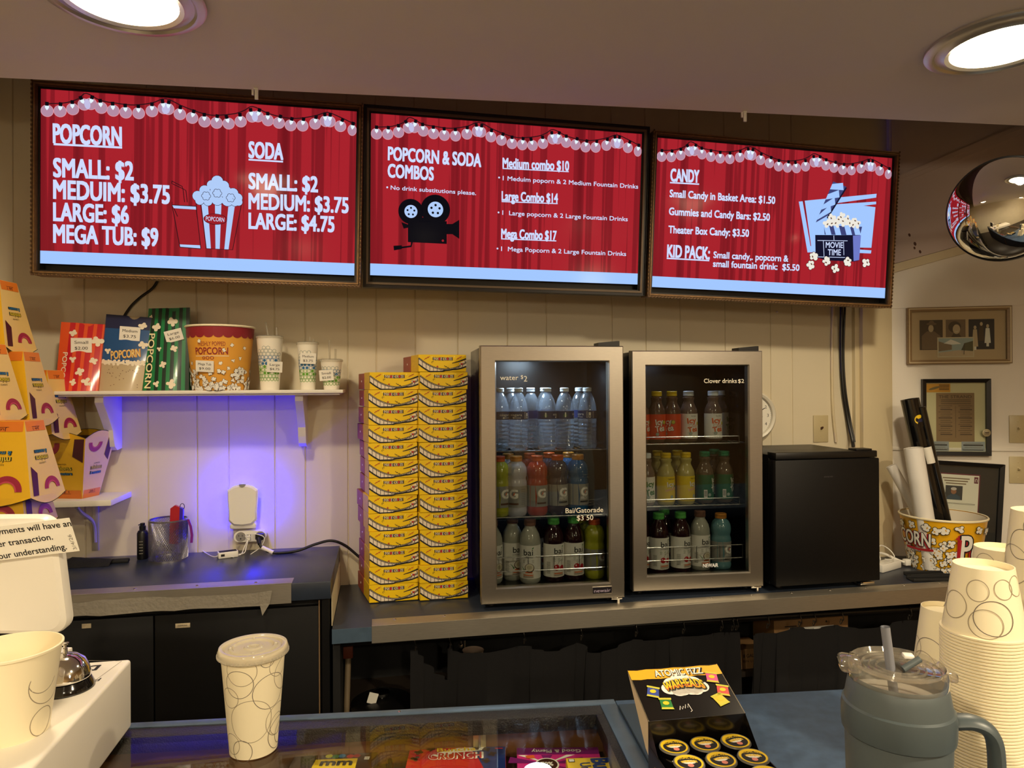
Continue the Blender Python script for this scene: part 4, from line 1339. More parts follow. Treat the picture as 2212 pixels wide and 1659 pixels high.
def bracket(t, x, zt, d, h, th, base=None):
    """carved shelf bracket: scrolled outline in the y-z plane"""
    y1 = WY-.0006
    pts = [(y1, zt), (y1-d, zt), (y1-d-.002, zt-.02), (y1-d+.016, zt-.040), (y1-d*.70, zt-h*.42), (y1-d*.52, zt-h*.62), (y1-d*.46, zt-h*.80), (y1-d*.40, zt-h*.93), (y1-d*.26, zt-h), (y1, zt-h*.98)]
    b = MB(); b.prism(pts, x-th/2, x+th/2, m_shelf, axis='x'); b.build('bracket', t)


bracket(t, at(236, 900, WY-.08).x, -.018, .165, .185, .026)
bracket(t, at(652, 900, WY-.08).x, -.018, .165, .185, .026)

# lower shelf
LZ = 1.258
lyf = SY+.02
p = atz(240, 1080, LZ)
lx1 = p.x; lyf = p.y
t = thing('wall_shelf', 'short white shelf low on the wall with a yellow carton standing on it', 'shelf', (0, 0, LZ))
b = MB(); b.box(-1.75, lx1, lyf, WY-.0005, -.019, 0, m_shelf, .0015); b.build('board', t)
xb = at(192, 1120, WY-.06).x
b = MB(); b.tube(spline([(xb, lyf+.03, -.024), (xb, lyf+.07, -.05), (xb, WY-.025, -.10), (xb, WY-.008, -.17)], 6), .006, mat('grey_bracket', 'b7b0a4', .4, .3), 8); b.box(xb-.010, xb+.010, WY-.006, WY-.0006, -.20, -.02, MATS['grey_bracket'], .001); b.build('bracket', t)

# ---- popcorn bags
m_kw = mat('popcorn_print', 'e9dcc4', 0.45); m_kh = mat('popcorn_shade_print', 'c9a96a', 0.5)
m_tag = mat('price_tag_paper', 'ece7dc', 0.6)


def wrinkle(name, col, rough=.28):
    return mat(name, col, rough, 0, .5, coat=.35, bump=(14, .35))


m_br1 = wrinkle('red_bag', 'c2202c'); m_br2 = wrinkle('orange_bag_stripe', 'e0562a'); m_bb = wrinkle('blue_bag', '1f4f86'); m_bbd = wrinkle('navy_bag', '20254a')
m_bg1 = wrinkle('green_bag', '157a45'); m_bg2 = wrinkle('dark_green_bag', '12291f'); m_bct = wrinkle('clear_bag_part', 'b9a685', .3)


def price_tag(t, w, h, l1, l2, x, y, z, rot, tiltx=0.0):
    b = MB(); b.box(-w/2, w/2, -.0008, 0, -h/2, h/2, m_tag, .0002, 1)
    pr = PR(b, front(-.0008), .0003)
    pr.text(l1, 0, h*.10, h*.20, m_ink, 1, w=w*min(.72, .125*len(l1)+.02), align='C', bold=.004); pr.text(l2, 0, -h*.30, h*.20, m_ink, 1, w=w*.62, align='C', bold=.004)
    o = b.build('price_tag', t, (x, y, z)); o.rotation_euler = (tiltx, rot, 0)
    return o


def bag(name, label, px0, px1, pyt, lean, deco, loc_y):
    """flat popcorn bag, printed front, thumb notch on top, slightly bulged"""
    p0, p1 = at(px0, 840, loc_y), at(px1, 840, loc_y)
    W = p1.x-p0.x
    Hh = at((px0+px1)/2, pyt, loc_y).z-SZ
    t = thing(name, label, 'popcorn bag', ((p0.x+p1.x)/2, loc_y, SZ), 0, 'sample popcorn bags on the long shelf')
    lt, rt, skew = lean
    n, mrows = 12, 10

    def fn(u, v):          # u 0..1 across, v 0..1 up
        bul = .010*sin(pi*u)*(1-v)**.6
        x = -W/2+W*u
        x += (lt*(1-u)+rt*u)*v
        return Vector((x, -.012-bul+v*.030, Hh*v*(1+skew*(u-.5)))), Vector((0, -1, 0))
    b = MB()
    dip = lambda u: max(0, 1-((u-.62)/.13)**2)*.045 if abs(u-.62) < .13 else 0
    vs, fs = [], []
    for j in range(mrows+1):
        for i in range(n*2+1):
            u = i/(n*2); v = j/mrows*(1-(dip(u)))
            vs.append(fn(u, v)[0][:])
    deco(b, fn, W, Hh, n*2, mrows, dip)
    # back sheet and gusset
    bk = []
    for j in range(mrows+1):
        for i in range(n*2+1):
            u = i/(n*2); v = j/mrows
            p = fn(u, v)[0]; bk.append((p.x, p.y+.024*(1-v*.75), p.z))
    k = n*2+1
    body = b.mats[0]
    b.add(bk, [(j*k+i, (j+1)*k+i, (j+1)*k+i+1, j*k+i+1) for j in range(mrows) for i in range(n*2)], body, True)
    sd = []
    for j in range(mrows+1):
        a = fn(0, j/mrows)[0]; c = fn(1, j/mrows)[0]; e = .024*(1-j/mrows*.75)
        sd += [a[:], (a.x, a.y+e, a.z), c[:], (c.x, c.y+e, c.z)]
    b.add(sd, [(4*j, 4*j+4, 4*j+5, 4*j+1) for j in range(mrows)]+[(4*j+2, 4*j+3, 4*j+7, 4*j+6) for j in range(mrows)], body)
    return b.build('paper_bag', t), W, Hh, fn


def stripes(b, fn, W, Hh, n, mr, dip, seq):
    for i in range(n):
        vs = []
        for j in range(mr+1):
            for u in (i/n, (i+1)/n):
                vs.append(fn(u, j/mr*(1-dip(u)))[0][:])
        b.add(vs, [(2*j, 2*j+1, 2*j+3, 2*j+2) for j in range(mr)], seq(i, n), True)


def mapped(fn, W, Hh):
    return lambda u, v: fn(u/W, v/Hh)


BY = SY+.075
def deco_r(b, fn, W, Hh, n, mr, dip):
    stripes(b, fn, W, Hh, n, mr, dip, lambda i, n: m_br2 if i < 5 or (i-5) % 5 >= 3 else m_br1)
    pr = PR(b, mapped(fn, W, Hh), .0006)
    for i, (x, y, r) in enumerate(((.30, .85, .011), (.88, .74, .018), (.36, .46, .011), (.84, .44, .012), (.55, .28, .014), (.72, .14, .013), (.42, .13, .011), (.80, .10, .008))):
        pr.kernel(x*W, y*Hh, r, m_kw, None, 1, i)
    pr.text('POPCORN', .115*W, .56*Hh, .014, m_kw, 2, w=.535*Hh, bold=.03, rot=-pi/2-.02)
t, W, Hh, fn = bag('popcorn_bag', 'small red and orange striped popcorn bag tagged two dollars', 123, 214, 697, (.006, .012, -.03), deco_r, BY)
p = fn(.50, .67)[0]; price_tag(t, .063, .048, 'Small', '$2.00', p.x+.004, p.y-.0025, p.z, 0)


def deco_b(b, fn, W, Hh, n, mr, dip):
    # navy top, blue middle, clear window at the bottom
    for lo_, hi_, mm in ((0, .37, m_bct), (.37, .82, m_bb), (.82, 1, m_bbd)):
        vs = []; R = 4
        for j in range(R+1):
            for i in range(n+1):
                u = i/n; v = (lo_+(hi_-lo_)*j/R)*(1-dip(u)); vs.append(fn(u, v)[0][:])
        b.add(vs, [(j*(n+1)+i, j*(n+1)+i+1, (j+1)*(n+1)+i+1, (j+1)*(n+1)+i) for j in range(R) for i in range(n)], mm, True)
    pr = PR(b, mapped(fn, W, Hh), .0006)
    for i in range(9):
        pr.kernel((.06+i*.11)*W, .372*Hh, .010, m_kw, None, 1, i+3)
    for i, (x, y, r) in enumerate(((.83, .88, .012), (.90, .62, .014), (.12, .52, .010))):
        pr.kernel(x*W, y*Hh, r, m_kw, None, 1, i)
    for i in range(26):
        rg = random.Random(i); pr.disc(rg.uniform(.08, .92)*W, rg.uniform(.04, .32)*Hh, .0016, m_brn, 1, 6, .0012)
    pr.text('POPCORN', .22*W, .41*Hh, .027, mat('gold_print', 'c98a24', .4), 2, w=.66*W, bold=.05, rot=.14, arc=.0); pr.text('POPCORN', .22*W, .415*Hh, .026, mat('pale_gold_print', 'e8cf87', .4), 3, w=.64*W, bold=.0, rot=.14)
t, W, Hh, fn = bag('popcorn_bag', 'medium blue popcorn bag with a clear lower half, tagged three seventy-five', 217, 309, 681, (.012, .022, -.04), deco_b, BY+.01)
p = fn(.55, .76)[0]; price_tag(t, .064, .046, 'Medium', '$3.75', p.x+.004, p.y-.0025, p.z, .07)


def deco_g(b, fn, W, Hh, n, mr, dip):
    stripes(b, fn, W, Hh, n, mr, dip, lambda i, n: m_bg1 if i % 4 < 2 else m_bg2)
    pr = PR(b, mapped(fn, W, Hh), .0006)
    for i, (x, y, r) in enumerate(((.22, .77, .014), (.60, .83, .017), (.32, .50, .008), (.66, .50, .012), (.42, .31, .012), (.30, .08, .010), (.62, .08, .016), (.08, .90, .006))):
        pr.kernel(x*W, y*Hh, r, m_kw, None, 1, i)
    pr.text('POPCORN', .06*W, .69*Hh, .020, mat('cream_lettering', 'efe2b4', .45), 2, w=.66*Hh, bold=.03, rot=-pi/2-.02)
t, W, Hh, fn = bag('popcorn_bag', 'large green striped popcorn bag, tallest on the shelf, tagged six dollars', 311, 410, 664, (.010, -.004, 0.02), deco_g, BY+.015)
p = fn(.62, .66)[0]; price_tag(t, .056, .040, 'Large', '$6.00', p.x+.004, p.y-.0025, p.z, -.27)

# ---- mega tub
m_tub = mat('orange_tub', 'e3a23c', 0.45); m_maroon = mat('maroon_print', '8e1f2c', 0.5)
YB = SY+.085
p0, p1 = at(402, 780, YB), at(550, 780, YB)
R1 = (p1.x-p0.x)/2*.985; R0 = R1*.80; TH = at(476, 708, YB).z-SZ
t = thing('popcorn_tub', 'orange mega popcorn tub with a red scalloped rim on the long shelf', 'popcorn tub', ((p0.x+p1.x)/2, YB, SZ))
b = MB(); b.lathe([(.0001, .004), (R0-.003, .004), (R0-.003, 0), (R0, 0), (R1, TH)], m_tub, 56, cap=False)
pr = PR(b, cone(R0, 0, R1, TH), .0005)
L = 2*pi*(R0+R1)/2; ns = 22
pr.rect(0, TH*.865, L, TH, m_maroon, 1, 60)
for i in range(ns):
    pr.disc(L*(i+.5)/ns, TH*.865, L/ns*.52, m_maroon, 2, 14, .011)
pr.text('FRESHLY POPPED', -.008, TH*.685, .0135, m_maroon, 1, w=.085, align='C', bold=.004); pr.text('POPCORN', -.010, TH*.555, .022, m_maroon, 1, w=.105, align='C', bold=.03)
pr.rect(-.064, TH*.525, .046, TH*.535, m_kw, 1, 8); pr.ring(-.02, TH*.50, .005, .002, m_maroon, 1, 14); pr.ring(-.006, TH*.50, .005, .002, m_maroon, 1, 14); pr.ring(-.033, TH*.50, .004, .002, m_maroon, 1, 14)
rg = random.Random(2)
for i in range(150):
    y = rg.random()**2.2*.30; pr.kernel(rg.uniform(-.17, .17), .006+y*TH, .0072, m_wht, m_brn, 1+(i % 3)*3, i, ol=.12)
for i, (x, y) in enumerate(((.03, .62), (.055, .70), (-.045, .76), (.085, .5), (.06, .46), (.02, .42), (.10, .66), (-.09, .42), (.045, .34), (.085, .34))):
    pr.kernel(x, y*TH, .006, m_wht, m_brn, 1, i+50, ol=.12)
tb_ = b.build('tub_body', t)
b = MB(); b.lathe([(R1-.001, TH-.006), (R1-.0005, TH-.004), (R1+.0035, TH-.002), (R1+.004, TH+.001), (R1+.0015, TH+.0035), (R1-.002, TH)], m_cream, 56, cap=False); b.build('rolled_rim', t)
a = -pi/2-.30; rr = R0+(R1-R0)*.37+.0025
o = price_tag(tb_, .060, .037, 'Mega Tub', '$9.00', rr*cos(a), rr*sin(a)-.002, TH*.37, .04, .0); o.rotation_euler = (.10, .05, -.22)

# ---- soda sample cups
m_cupw = mat('white_paper_cup', 'eee7d8', 0.45); m_hexg = mat('green_hex_print', '5f9e2c', 0.5); m_hexb = mat('blue_hex_print', '2f6c9c', 0.5); m_hexl = mat('grey_hex_print', '9aa39a', 0.5)
m_lid = pane('clear_lid', 'f4f4f0', 1.0, .05, body='f0ece2', bodyfac=.28)
m_straw = pane('clear_straw', 'f0eee6', 1.2, .1, body='efe9dc', bodyfac=.4)


def soda_cup(px0, px1, pyt, yw, label, l1, l2, tagu, tagv, tagrot, straws):
    p0, p1 = at(px0, 800, yw), at(px1, 800, yw)
    r1 = (p1.x-p0.x)/2*.98; r0 = r1*.70; h = at((px0+px1)/2, pyt, yw).z-SZ
    t = thing('soda_cup', label, 'cup', ((p0.x+p1.x)/2, yw, SZ), 0, 'sample soda cups on the long shelf')
    b = MB(); b.lathe([(.0001, .004), (r0-.002, .004), (r0-.002, 0), (r0, 0), (r1, h-.004), (r1+.002, h-.003), (r1+.002, h), (r1-.001, h)], m_cupw, 40, cap=False)
    pr = PR(b, cone(r0, 0, r1, h), .0005)
    s = .0068
    for row in range(13):
        for c in range(-7, 8):
            u = (c+(row % 2)*.5)*s*1.85; v = h*.20+row*s*1.58
            if v > h*.84: continue
            lim = 1.0 if v < h*.66 else 1-(v-h*.66)/(h*.18)
            if abs(u+.006) > .050*lim: continue
            f = (v-h*.20)/(h*.64)
            mm = m_hexg if f < .38 else m_hexb if f < .70 else m_hexl
            rg = random.Random(row*40+c)
            hexp = lambda q: [(u+q*cos(pi/6+i*pi/3), v+q*sin(pi/6+i*pi/3)) for i in range(6)]
            if rg.random() < (.5 if .12 < f < .6 else 0): pr.poly(hexp(s*.86), mm, 1)
            else:
                a, c_ = hexp(s*.98), hexp(s*.72)
                for i in range(6): pr.poly([a[i], a[(i+1) % 6], c_[(i+1) % 6], c_[i]], mm, 1)
    cb_ = b.build('cup_body', t)
    b = MB(); b.lathe([(r1+.0028, h-.006), (r1+.003, h+.001), (r1-.002, h+.004), (r1-.006, h+.002), (.0001, h+.002)], m_lid, 32, cap=False); b.build('lid', t)
    for i, (dx, L, tl) in enumerate(straws):
        b = MB(); b.cyl((dx, .01, h-.03), (dx+tl*L, .012, h+L), .0032, m_straw, 8, cap=False); b.build('straw', t)
    a = -pi/2+tagu; rr = r0+(r1-r0)*tagv+.003
    o = price_tag(cb_, .052, .037, l1, l2, rr*cos(a), rr*sin(a), h*tagv, tagrot); o.rotation_euler = (.09, tagrot, tagu*.8)
    return t


soda_cup(554, 612, 728, SY+.085, 'tallest soda cup with blue and green hexagons, tagged large', 'Large', '$4.75', .55, .43, .03, ((-.002, .052, -.25), (.024, .035, -.12)))
soda_cup(642, 688, 741, SY+.085, 'middle sized soda cup with hexagon print, tagged medium', 'Medium', '$3.75', .12, .66, .03, ((.006, .022, .0), (.016, .014, .1)))
soda_cup(692, 740, 778, SY+.075, 'shortest soda cup with hexagon print, tagged small, at the shelf end', 'Small', '$2.00', -.45, .48, -.05, ((-.006, .070, -.02), (.012, .040, .04)))

# ---- yellow film popcorn cartons at the far left
m_cy = mat('yellow_carton', 'e7b323', 0.35); m_cyo = mat('orange_carton', 'e07b28', 0.38); m_cyp = mat('pale_carton', 'e3c077', 0.4); m_mag = mat('magenta_swirl_print', '9c2440', 0.4); m_mag2 = mat('pink_swirl_print', 'c0455a', 0.4); m_drk = mat('plum_print', '4a1420', 0.45); m_bl = mat('blue_word_print', '2f79a8', 0.45); m_yw = mat('yellow_word_print', 'e8cc3a', 0.45)
CB, CT, CH = .062, .100, .200                 # half widths at base and mouth, height


def carton_face(pr, h, wide):
    """print on one side; base of the carton at v=0, mouth at v=h"""
    ww = CB if wide else CB*.62
    N = 6
    for i in range(N):                        # orange foot
        f0, f1 = .30*i/N, .30*(i+1)/N
        pass
    pr.rect(-ww*.99, .001, ww*.99, h*.14, m_cyo, 1)
    pr.text('July 1', 0, h*.095, h*.036, m_drk, 2, w=ww*.62, align='C', bold=.01); pr.rect(-ww*.4, h*.078, ww*.4, h*.083, m_drk, 2)
    for dx, k, bo, c1, c2 in ((0, 2, .09, m_ink, m_ink), (0, 3, .02, m_yw, m_bl)):
        pr.text('minions', 0, h*.475, h*.065, c1, k, w=ww*1.22+(.004 if bo > .05 else 0), align='C', bold=bo); pr.text('& monsters', 0, h*.395, h*.05, c2, k, w=ww*1.22+(.004 if bo > .05 else 0), align='C', bold=bo)
    pr.text('ILLUMINATION', 0, h*.56, h*.022, m_ink, 2, w=ww*.7, align='C')
    # plain swirls near the mouth
    for r, mm, k in ((.034, m_mag, 2), (.026, m_mag2, 3)):
        pr.ring(-ww*.55, h*.92, r*(1 if wide else .7), .016 if mm is m_mag else .004, mm, k, 18, a0=pi, a1=2*pi)
    pr.poly([(ww*.75, h*.70), (ww*1.3, h*.60), (ww*1.55, h*.985), (ww*1.0, h*.985)], m_drk, 2)


def carton(label, loc, rz, up=True, copy=None):
    if copy is not None:
        o = copy_tree(copy); o['label'] = label
    else:
        o = thing('popcorn_carton', label, 'popcorn carton', group='yellow film popcorn cartons piled at the left')
        b = MB()
        c0 = [(-CB, -CB*.62, 0), (CB, -CB*.62, 0), (CB, CB*.62, 0), (-CB, CB*.62, 0)]
        c1 = [(-CT, -CT*.72, CH), (CT, -CT*.72, CH), (CT, CT*.72, CH), (-CT, CT*.72, CH)]
        b.add(c0+c1, [(0, 3, 2, 1)], m_cyo)
        b.add(c0+c1, [(0, 1, 5, 4), (2, 3, 7, 6)], m_cy); b.add(c0+c1, [(1, 2, 6, 5), (3, 0, 4, 7)], m_cyp)
        # curved lip of the mouth
        for i, (A, B_) in enumerate(((c1[0], c1[1]), (c1[1], c1[2]), (c1[2], c1[3]), (c1[3], c1[0]))):
            A, B_ = Vector(A), Vector(B_); vs = []
            for j in range(9):
                p = A.lerp(B_, j/8); vs += [p[:], (p.x*1.02, p.y*1.02, p.z+.022*sin(pi*j/8))]
            b.add(vs, [(2*j, 2*j+2, 2*j+3, 2*j+1) for j in range(8)], m_cy if i % 2 == 0 else m_cyp)
            b.tube([Vector(vs[2*j+1]) for j in range(9)], .0009, m_ink, 5)
        inner = [(x*.985, y*.985, z) for x, y, z in c1]; inb = [(x*.96, y*.96, .004) for x, y, z in c0]
        b.add(inb+inner, [(0, 4, 5, 1), (1, 5, 6, 2), (2, 6, 7, 3), (3, 7, 4, 0), (0, 1, 2, 3)], mat('carton_inside', '6d4a2a', .7))
        for i in range(4):
            A, B_, D = Vector(c0[i]), Vector(c0[(i+1) % 4]), Vector(c1[i])
            ex = (B_-A).normalized(); mid0 = (A+B_)/2; mid1 = (Vector(c1[i])+Vector(c1[(i+1) % 4]))/2
            ey = (mid1-mid0)
            carton_face(PR(b, flat(mid0, ex, ey), .0006), ey.length, i % 2 == 0)
        b.build('carton_body', o)
    o.location = loc
    o.rotation_euler = (0 if up else pi, 0, rz)
    return o


pc = at(160, 1000, lyf+.085)
base = carton('yellow popcorn carton standing upright, mouth up, on the short white shelf', (pc.x-.008, lyf+.10, LZ), -.30)
def inv(px, pyb, yw, rz, label, zt=None):
    """upturned carton whose mouth edge (below) is seen at pixel row pyb"""
    p = at(px, pyb, yw)
    return carton(label, (p.x, yw, p.z+CH), rz, False, base)
inv(24, 1068, 2.10, -.17, 'large upturned yellow carton, lowest at the left, above the tablet screen')
inv(8, 1128, 2.105, -.13, 'upturned carton nested under the lowest one, mostly hidden by the tablet stand')
inv(20, 905, 2.32, -.10, 'upturned yellow carton behind, its side edge catching light, beside the red popcorn bag')
inv(-58, 898, 2.18, -.16, 'upturned yellow carton at the left edge, one level above the lowest carton')
inv(-28, 752, 2.34, -.14, 'topmost upturned yellow carton at the left edge below the left screen')
inv(78, 935, 2.47, -.2, 'upturned carton at the back, seen dimly under the long shelf')

# ================================================================ things on the upper counter and wall
# flying-insect night light
p = at(525, 1090, WY-.03)
t = thing('night_light', 'white plug-in night light casting blue light up the wall', 'night light', (p.x, WY, p.z))
hw_, hh_ = .052, .074
def nl_outline(sx, sz):
    pts = [(-hw_*.93, -hh_*.74), (-hw_*.62, -hh_*.97), (0, -hh_*1.02), (hw_*.62, -hh_*.97), (hw_*.93, -hh_*.74), (hw_*.93, -hh_*.3), (hw_, hh_*.3), (hw_, hh_*.72), (hw_*.62, hh_*.92), (0, hh_*1.03), (-hw_*.62, hh_*.92), (-hw_, hh_*.72), (-hw_, hh_*.3), (-hw_*.93, -hh_*.3)]
    return [(x*sx, z*sz) for x, z in pts]
b = MB()
for a_, c_, y0_, y1_ in ((1.0, 1.0, -.040, -.036),):
    b.prism(nl_outline(1, 1), -.036, -.033, m_white)
o1, o2 = nl_outline(1, 1), nl_outline(.88, .90)
n_ = len(o1)
b.add([(x, -.036, z) for x, z in o1]+[(x, -.045, z) for x, z in o2], [(i, (i+1) % n_, n_+(i+1) % n_, n_+i) for i in range(n_)], m_white, True)
b.add([(x, -.045, z) for x, z in o2], [list(range(n_))], m_white, True)
cv_ = b.build('cover', t)
b = MB(); b.prism([(.0105*cos(a), hh_*1.0+.0105*sin(a)) for a in [pi+pi*i/10 for i in range(11)]], -.0468, -.036, mat('grey_button', '8d8a86', .5)); b.build('button', cv_)
b = MB(); b.box(-.040, .040, -.033, -.0006, -.078, -.030, m_white, .006); b.box(-.045, .045, -.036, -.010, -.086, -.062, m_white, .008); b.build('plug_base', t)
m_uv = mat('blue_led', '000000', .3, emit='0a14ff', es=60.0)
b = MB(); b.box(-.034, .034, -.020, -.014, -.028, .050, m_uv, .002); b.build('led_panel', t)
for x, z, e, r in ((-.0, .050, 10.0, .02), (-.042, .005, 4.0, .015), (.042, .005, 5.0, .015)):
    li = bpy.data.lights.new('led_glow', 'POINT'); li.energy = e*.55; li.color = (0.0, 0.0, 1.0); li.shadow_soft_size = r*.4
    lo = bpy.data.objects.new('led_glow', li); COL.objects.link(lo); lo.parent = t; lo.location = (x, -.026, z)

# outlet splitter
p = at(540, 1158, WY-.03)
t = thing('outlet_splitter', 'white multi-outlet adapter on the wall under the night light', 'power adapter', (p.x, WY, p.z))
b = MB(); pts = [(-.017+.019*cos(a)-.018, .019*sin(a)*1.0) for a in [pi/2+pi*i/12 for i in range(13)]]+[(.036+.019*cos(a), .019*sin(a)) for a in [-pi/2+pi*i/12 for i in range(13)]]
b.prism([(x, z) for x, z in pts][::-1], -.036, -.0006, m_white); b.build('adapter_body', t)
mg = mat('grey_socket', '8f8b87', .5)
for x in (-.030, .036):
    b = MB(); b.lathe([(.0165, 0), (.0165, .002), (.0001, .002)], mg, 28)
    pr = PR(b, top(.002), .0004)
    for dx in (-.006, .0055): pr.rect(dx-.0009, .001, dx+.0009, .0075, m_ink, 1)
    pr.disc(0, -.0065, .0026, m_ink, 1)
    o = b.build('socket', t, (x, -.036, 0)); o.rotation_euler = (pi/2, 0, 0)
b = MB(); pr = PR(b, front(-.036), .0005); pr.rect(-.007, -.008, -.004, .006, m_ink, 1); pr.rect(.001, -.008, .004, .006, m_ink, 1); b.build('usb_ports', t)
b = MB(); b.box(-.010, .004, -.050, -.0365, -.012, .004, m_white, .002); b.build('usb_plug', t)
ox, oz = p.x, p.z
# black power cord with plug
t = thing('extension_cable', 'black power cord plugged into the adapter, arching to the candy boxes', 'cord', (0, 0, 0))
b = MB(); b.box(ox+.022, ox+.052, WY-.060, WY-.0375, oz-.010, oz+.012, m_black, .004); b.cyl((ox+.034, WY-.060, oz-.004), (ox+.040, WY-.078, oz-.020), .009, m_black, 12, .006); b.build('plug', t)
b = MB()
path = [(ox+.040, WY-.075, oz-.018), at(566, 1183, WY-.08), at(590, 1196, WY-.09), at(640, 1193, WY-.08), at(680, 1176, WY-.06), at(715, 1168, WY-.04), at(745, 1178, WY-.03), at(777, 1204, WY-.03)]
path[2].z = max(path[2].z, ZU+.006); path[3].z = max(path[3].z, ZU+.006)
b.tube(spline(path, 7), .0048, m_black, 10); b.build('cable', t)
b = MB(); b.tube([path[1], (path[1]+path[2])/2, path[2]], .0075, mat('white_cable_tag', 'e9e3e0', .5), 12); b.build('wrapped_label', t)
# white charging cable and hub
t = thing('usb_hub', 'small white usb hub with looping white cables on the raised counter', 'usb hub', (0, 0, 0))
h0 = at(472, 1195, WY-.11); h0.z = ZU+.012
b = MB(); b.T = Matrix.Translation(h0) @ Matrix.Rotation(.35, 4, 'Z')
b.box(-.002, .062, -.012, .016, -.0118, .009, m_white, .002); b.box(.002, .058, -.010, .015, .009, .0098, m_blackm); pr = PR(b, flat((.0, -.012, 0), (1, 0, 0), (0, 0, 1)), .0005); pr.rect(.006, -.005, .018, .003, m_ink, 1); b.build('hub_body', t)
b = MB()
A = Vector((ox-.003, WY-.050, oz-.010))
b.tube(spline([A, A+Vector((-.008, -.006, .018)), A+Vector((.02, -.012, .024)), A+Vector((.055, -.010, .010)), A+Vector((.045, -.012, -.022)), A+Vector((.01, -.02, -.047))], 6), .0015, m_white, 6)
b.tube(spline([A, A+Vector((-.004, -.01, -.02)), A+Vector((-.010, -.02, -.040)), (A.x-.04, WY-.085, ZU+.004), (h0.x+.06, h0.y+.022, ZU+.004)], 6), .0017, m_white, 6)
b.tube(spline([A+Vector((-.002, 0, 0)), A+Vector((-.012, -.01, -.025)), A+Vector((-.02, -.03, -.043)), (A.x-.05, WY-.10, ZU+.003), (h0.x+.05, h0.y-.004, ZU+.003)], 6), .0015, m_white, 6)
e_ = atz(436, 1190, ZU+.002)
b.tube(spline([(h0.x+.002, h0.y+.006, ZU+.010), (h0.x-.02, h0.y+.012, ZU+.004), (e_.x, e_.y, ZU+.003)], 6), .0015, m_white, 6)
b.build('cable', t)

# mesh pen cup
p = atz(363, 1196, ZU)
pY = WY-.085
p = at(364, 1150, pY)
t = thing('pen_cup', 'silver wire mesh pen cup on the raised counter', 'pen cup', (p.x, pY, ZU))
cr_, ch_ = .060, .138
m_mesh = mat('silver_mesh_wire', '9a98a0', .3, .9)
b = MB()
for i in range(72):
    a = 2*pi*i/72
    for s_ in (1, -1):
        b.tube([(cr_*cos(a+s_*j*.16), cr_*sin(a+s_*j*.16), .004+(ch_-.008)*j/7) for j in range(8)], .0010, m_mesh, 3, cap=False)
b.build('mesh_wall', t)
b = MB(); b.lathe([(cr_-.002, ch_-.006), (cr_+.0015, ch_-.005), (cr_+.0015, ch_), (cr_-.002, ch_)], m_mesh, 40, cap=False); b.build('rim', t)
b = MB(); b.lathe([(.0001, .002), (cr_-.001, .002), (cr_+.001, .006), (cr_+.001, 0), (.0001, 0)], m_mesh, 40, cap=False); b.build('base_plate', t)
cx_, cy_ = p.x, pY
m_pen = pane('clear_pen', 'f0f0f2', 1.3, .05, body='d9d9dc', bodyfac=.35)
for i, (x0, y0, x1, y1, z1, lab_) in enumerate(((.03, -.02, -.035, -.01, .085, 'clear ballpoint pen leaning left inside the mesh cup'), (.036, -.005, -.012, -.03, .078, 'clear ballpoint pen in front inside the mesh cup'))):
    b = MB(); b.cyl((x0, y0, .006), (x1, y1, z1), .0038, m_pen, 10); b.cyl((x0*.9, y0, .012), (x1*1.0, y1, z1*.8), .0012, m_ink, 6)
    tag(b.build('pen', None, (cx_, cy_, ZU)), lab_, 'pen', 'pens in the mesh cup')
t = thing('box_cutter', 'red box cutter with a dark blue grip standing in the mesh cup', 'cutter', (cx_+.030, cy_-.015, ZU+.008))
b = MB(); b.prism([(-.022, .05), (.006, .045), (.012, .17), (-.004, .178), (-.018, .168)], -.007, .007, mat('red_plastic', 'b0202c', .35)); b.build('handle', t)
b = MB(); b.prism([(.008, .05), (.018, .05), (.022, .165), (.012, .170)], -.008, .008, mat('violet_plastic', '3a1fb0', .4)); b.build('grip', t)
b = MB(); b.tube([(.018+.007*cos(a), 0, .172+.010*sin(a)) for a in [2*pi*i/14 for i in range(15)]], .0012, m_black, 6); b.build('key_ring', t)
t = thing('keychain_strap', 'magenta strap hanging outside the mesh cup rim', 'strap', (cx_+.066, cy_-.01, ZU))
b = MB(); pts = [(.0, .135), (.008, .11), (.012, .08), (.010, .055)]
b.add([v for (x, z) in pts for v in ((x-.004, -.004, z), (x+.004, -.004, z), (x+.004, 0, z), (x-.004, 0, z))], [f for j in range(3) for f in ((4*j, 4*j+4, 4*j+5, 4*j+1), (4*j+1, 4*j+5, 4*j+6, 4*j+2), (4*j+2, 4*j+6, 4*j+7, 4*j+3), (4*j+3, 4*j+7, 4*j+4, 4*j))], mat('magenta_strap', '7a1f8c', .4)); b.build('strap_band', t)
# spray bottle
p = at(308, 1150, WY-.06)
t = thing('spray_bottle', 'slim black spray bottle beside the mesh pen cup', 'spray bottle', (p.x, WY-.06, ZU))
b = MB(); b.lathe([(.0001, 0), (.016, 0), (.0175, .003), (.0175, .088), (.014, .096), (.009, .099)], m_black, 24)
pr = PR(b, cone(.0175, .01, .0175, .08), .0003); 
for i in range(5): pr.rect(-.006, .020+i*.010, .006, .023+i*.010, m_gry, 1, 3)
b.build('bottle_body', t)
b = MB(); b.lathe([(.010, .099), (.0105, .112), (.0075, .114), (.0075, .122), (.0001, .123)], m_black, 20); b.cyl((-.003, -.004, .118), (-.009, -.012, .118), .0018, m_black, 6); b.build('pump', t)
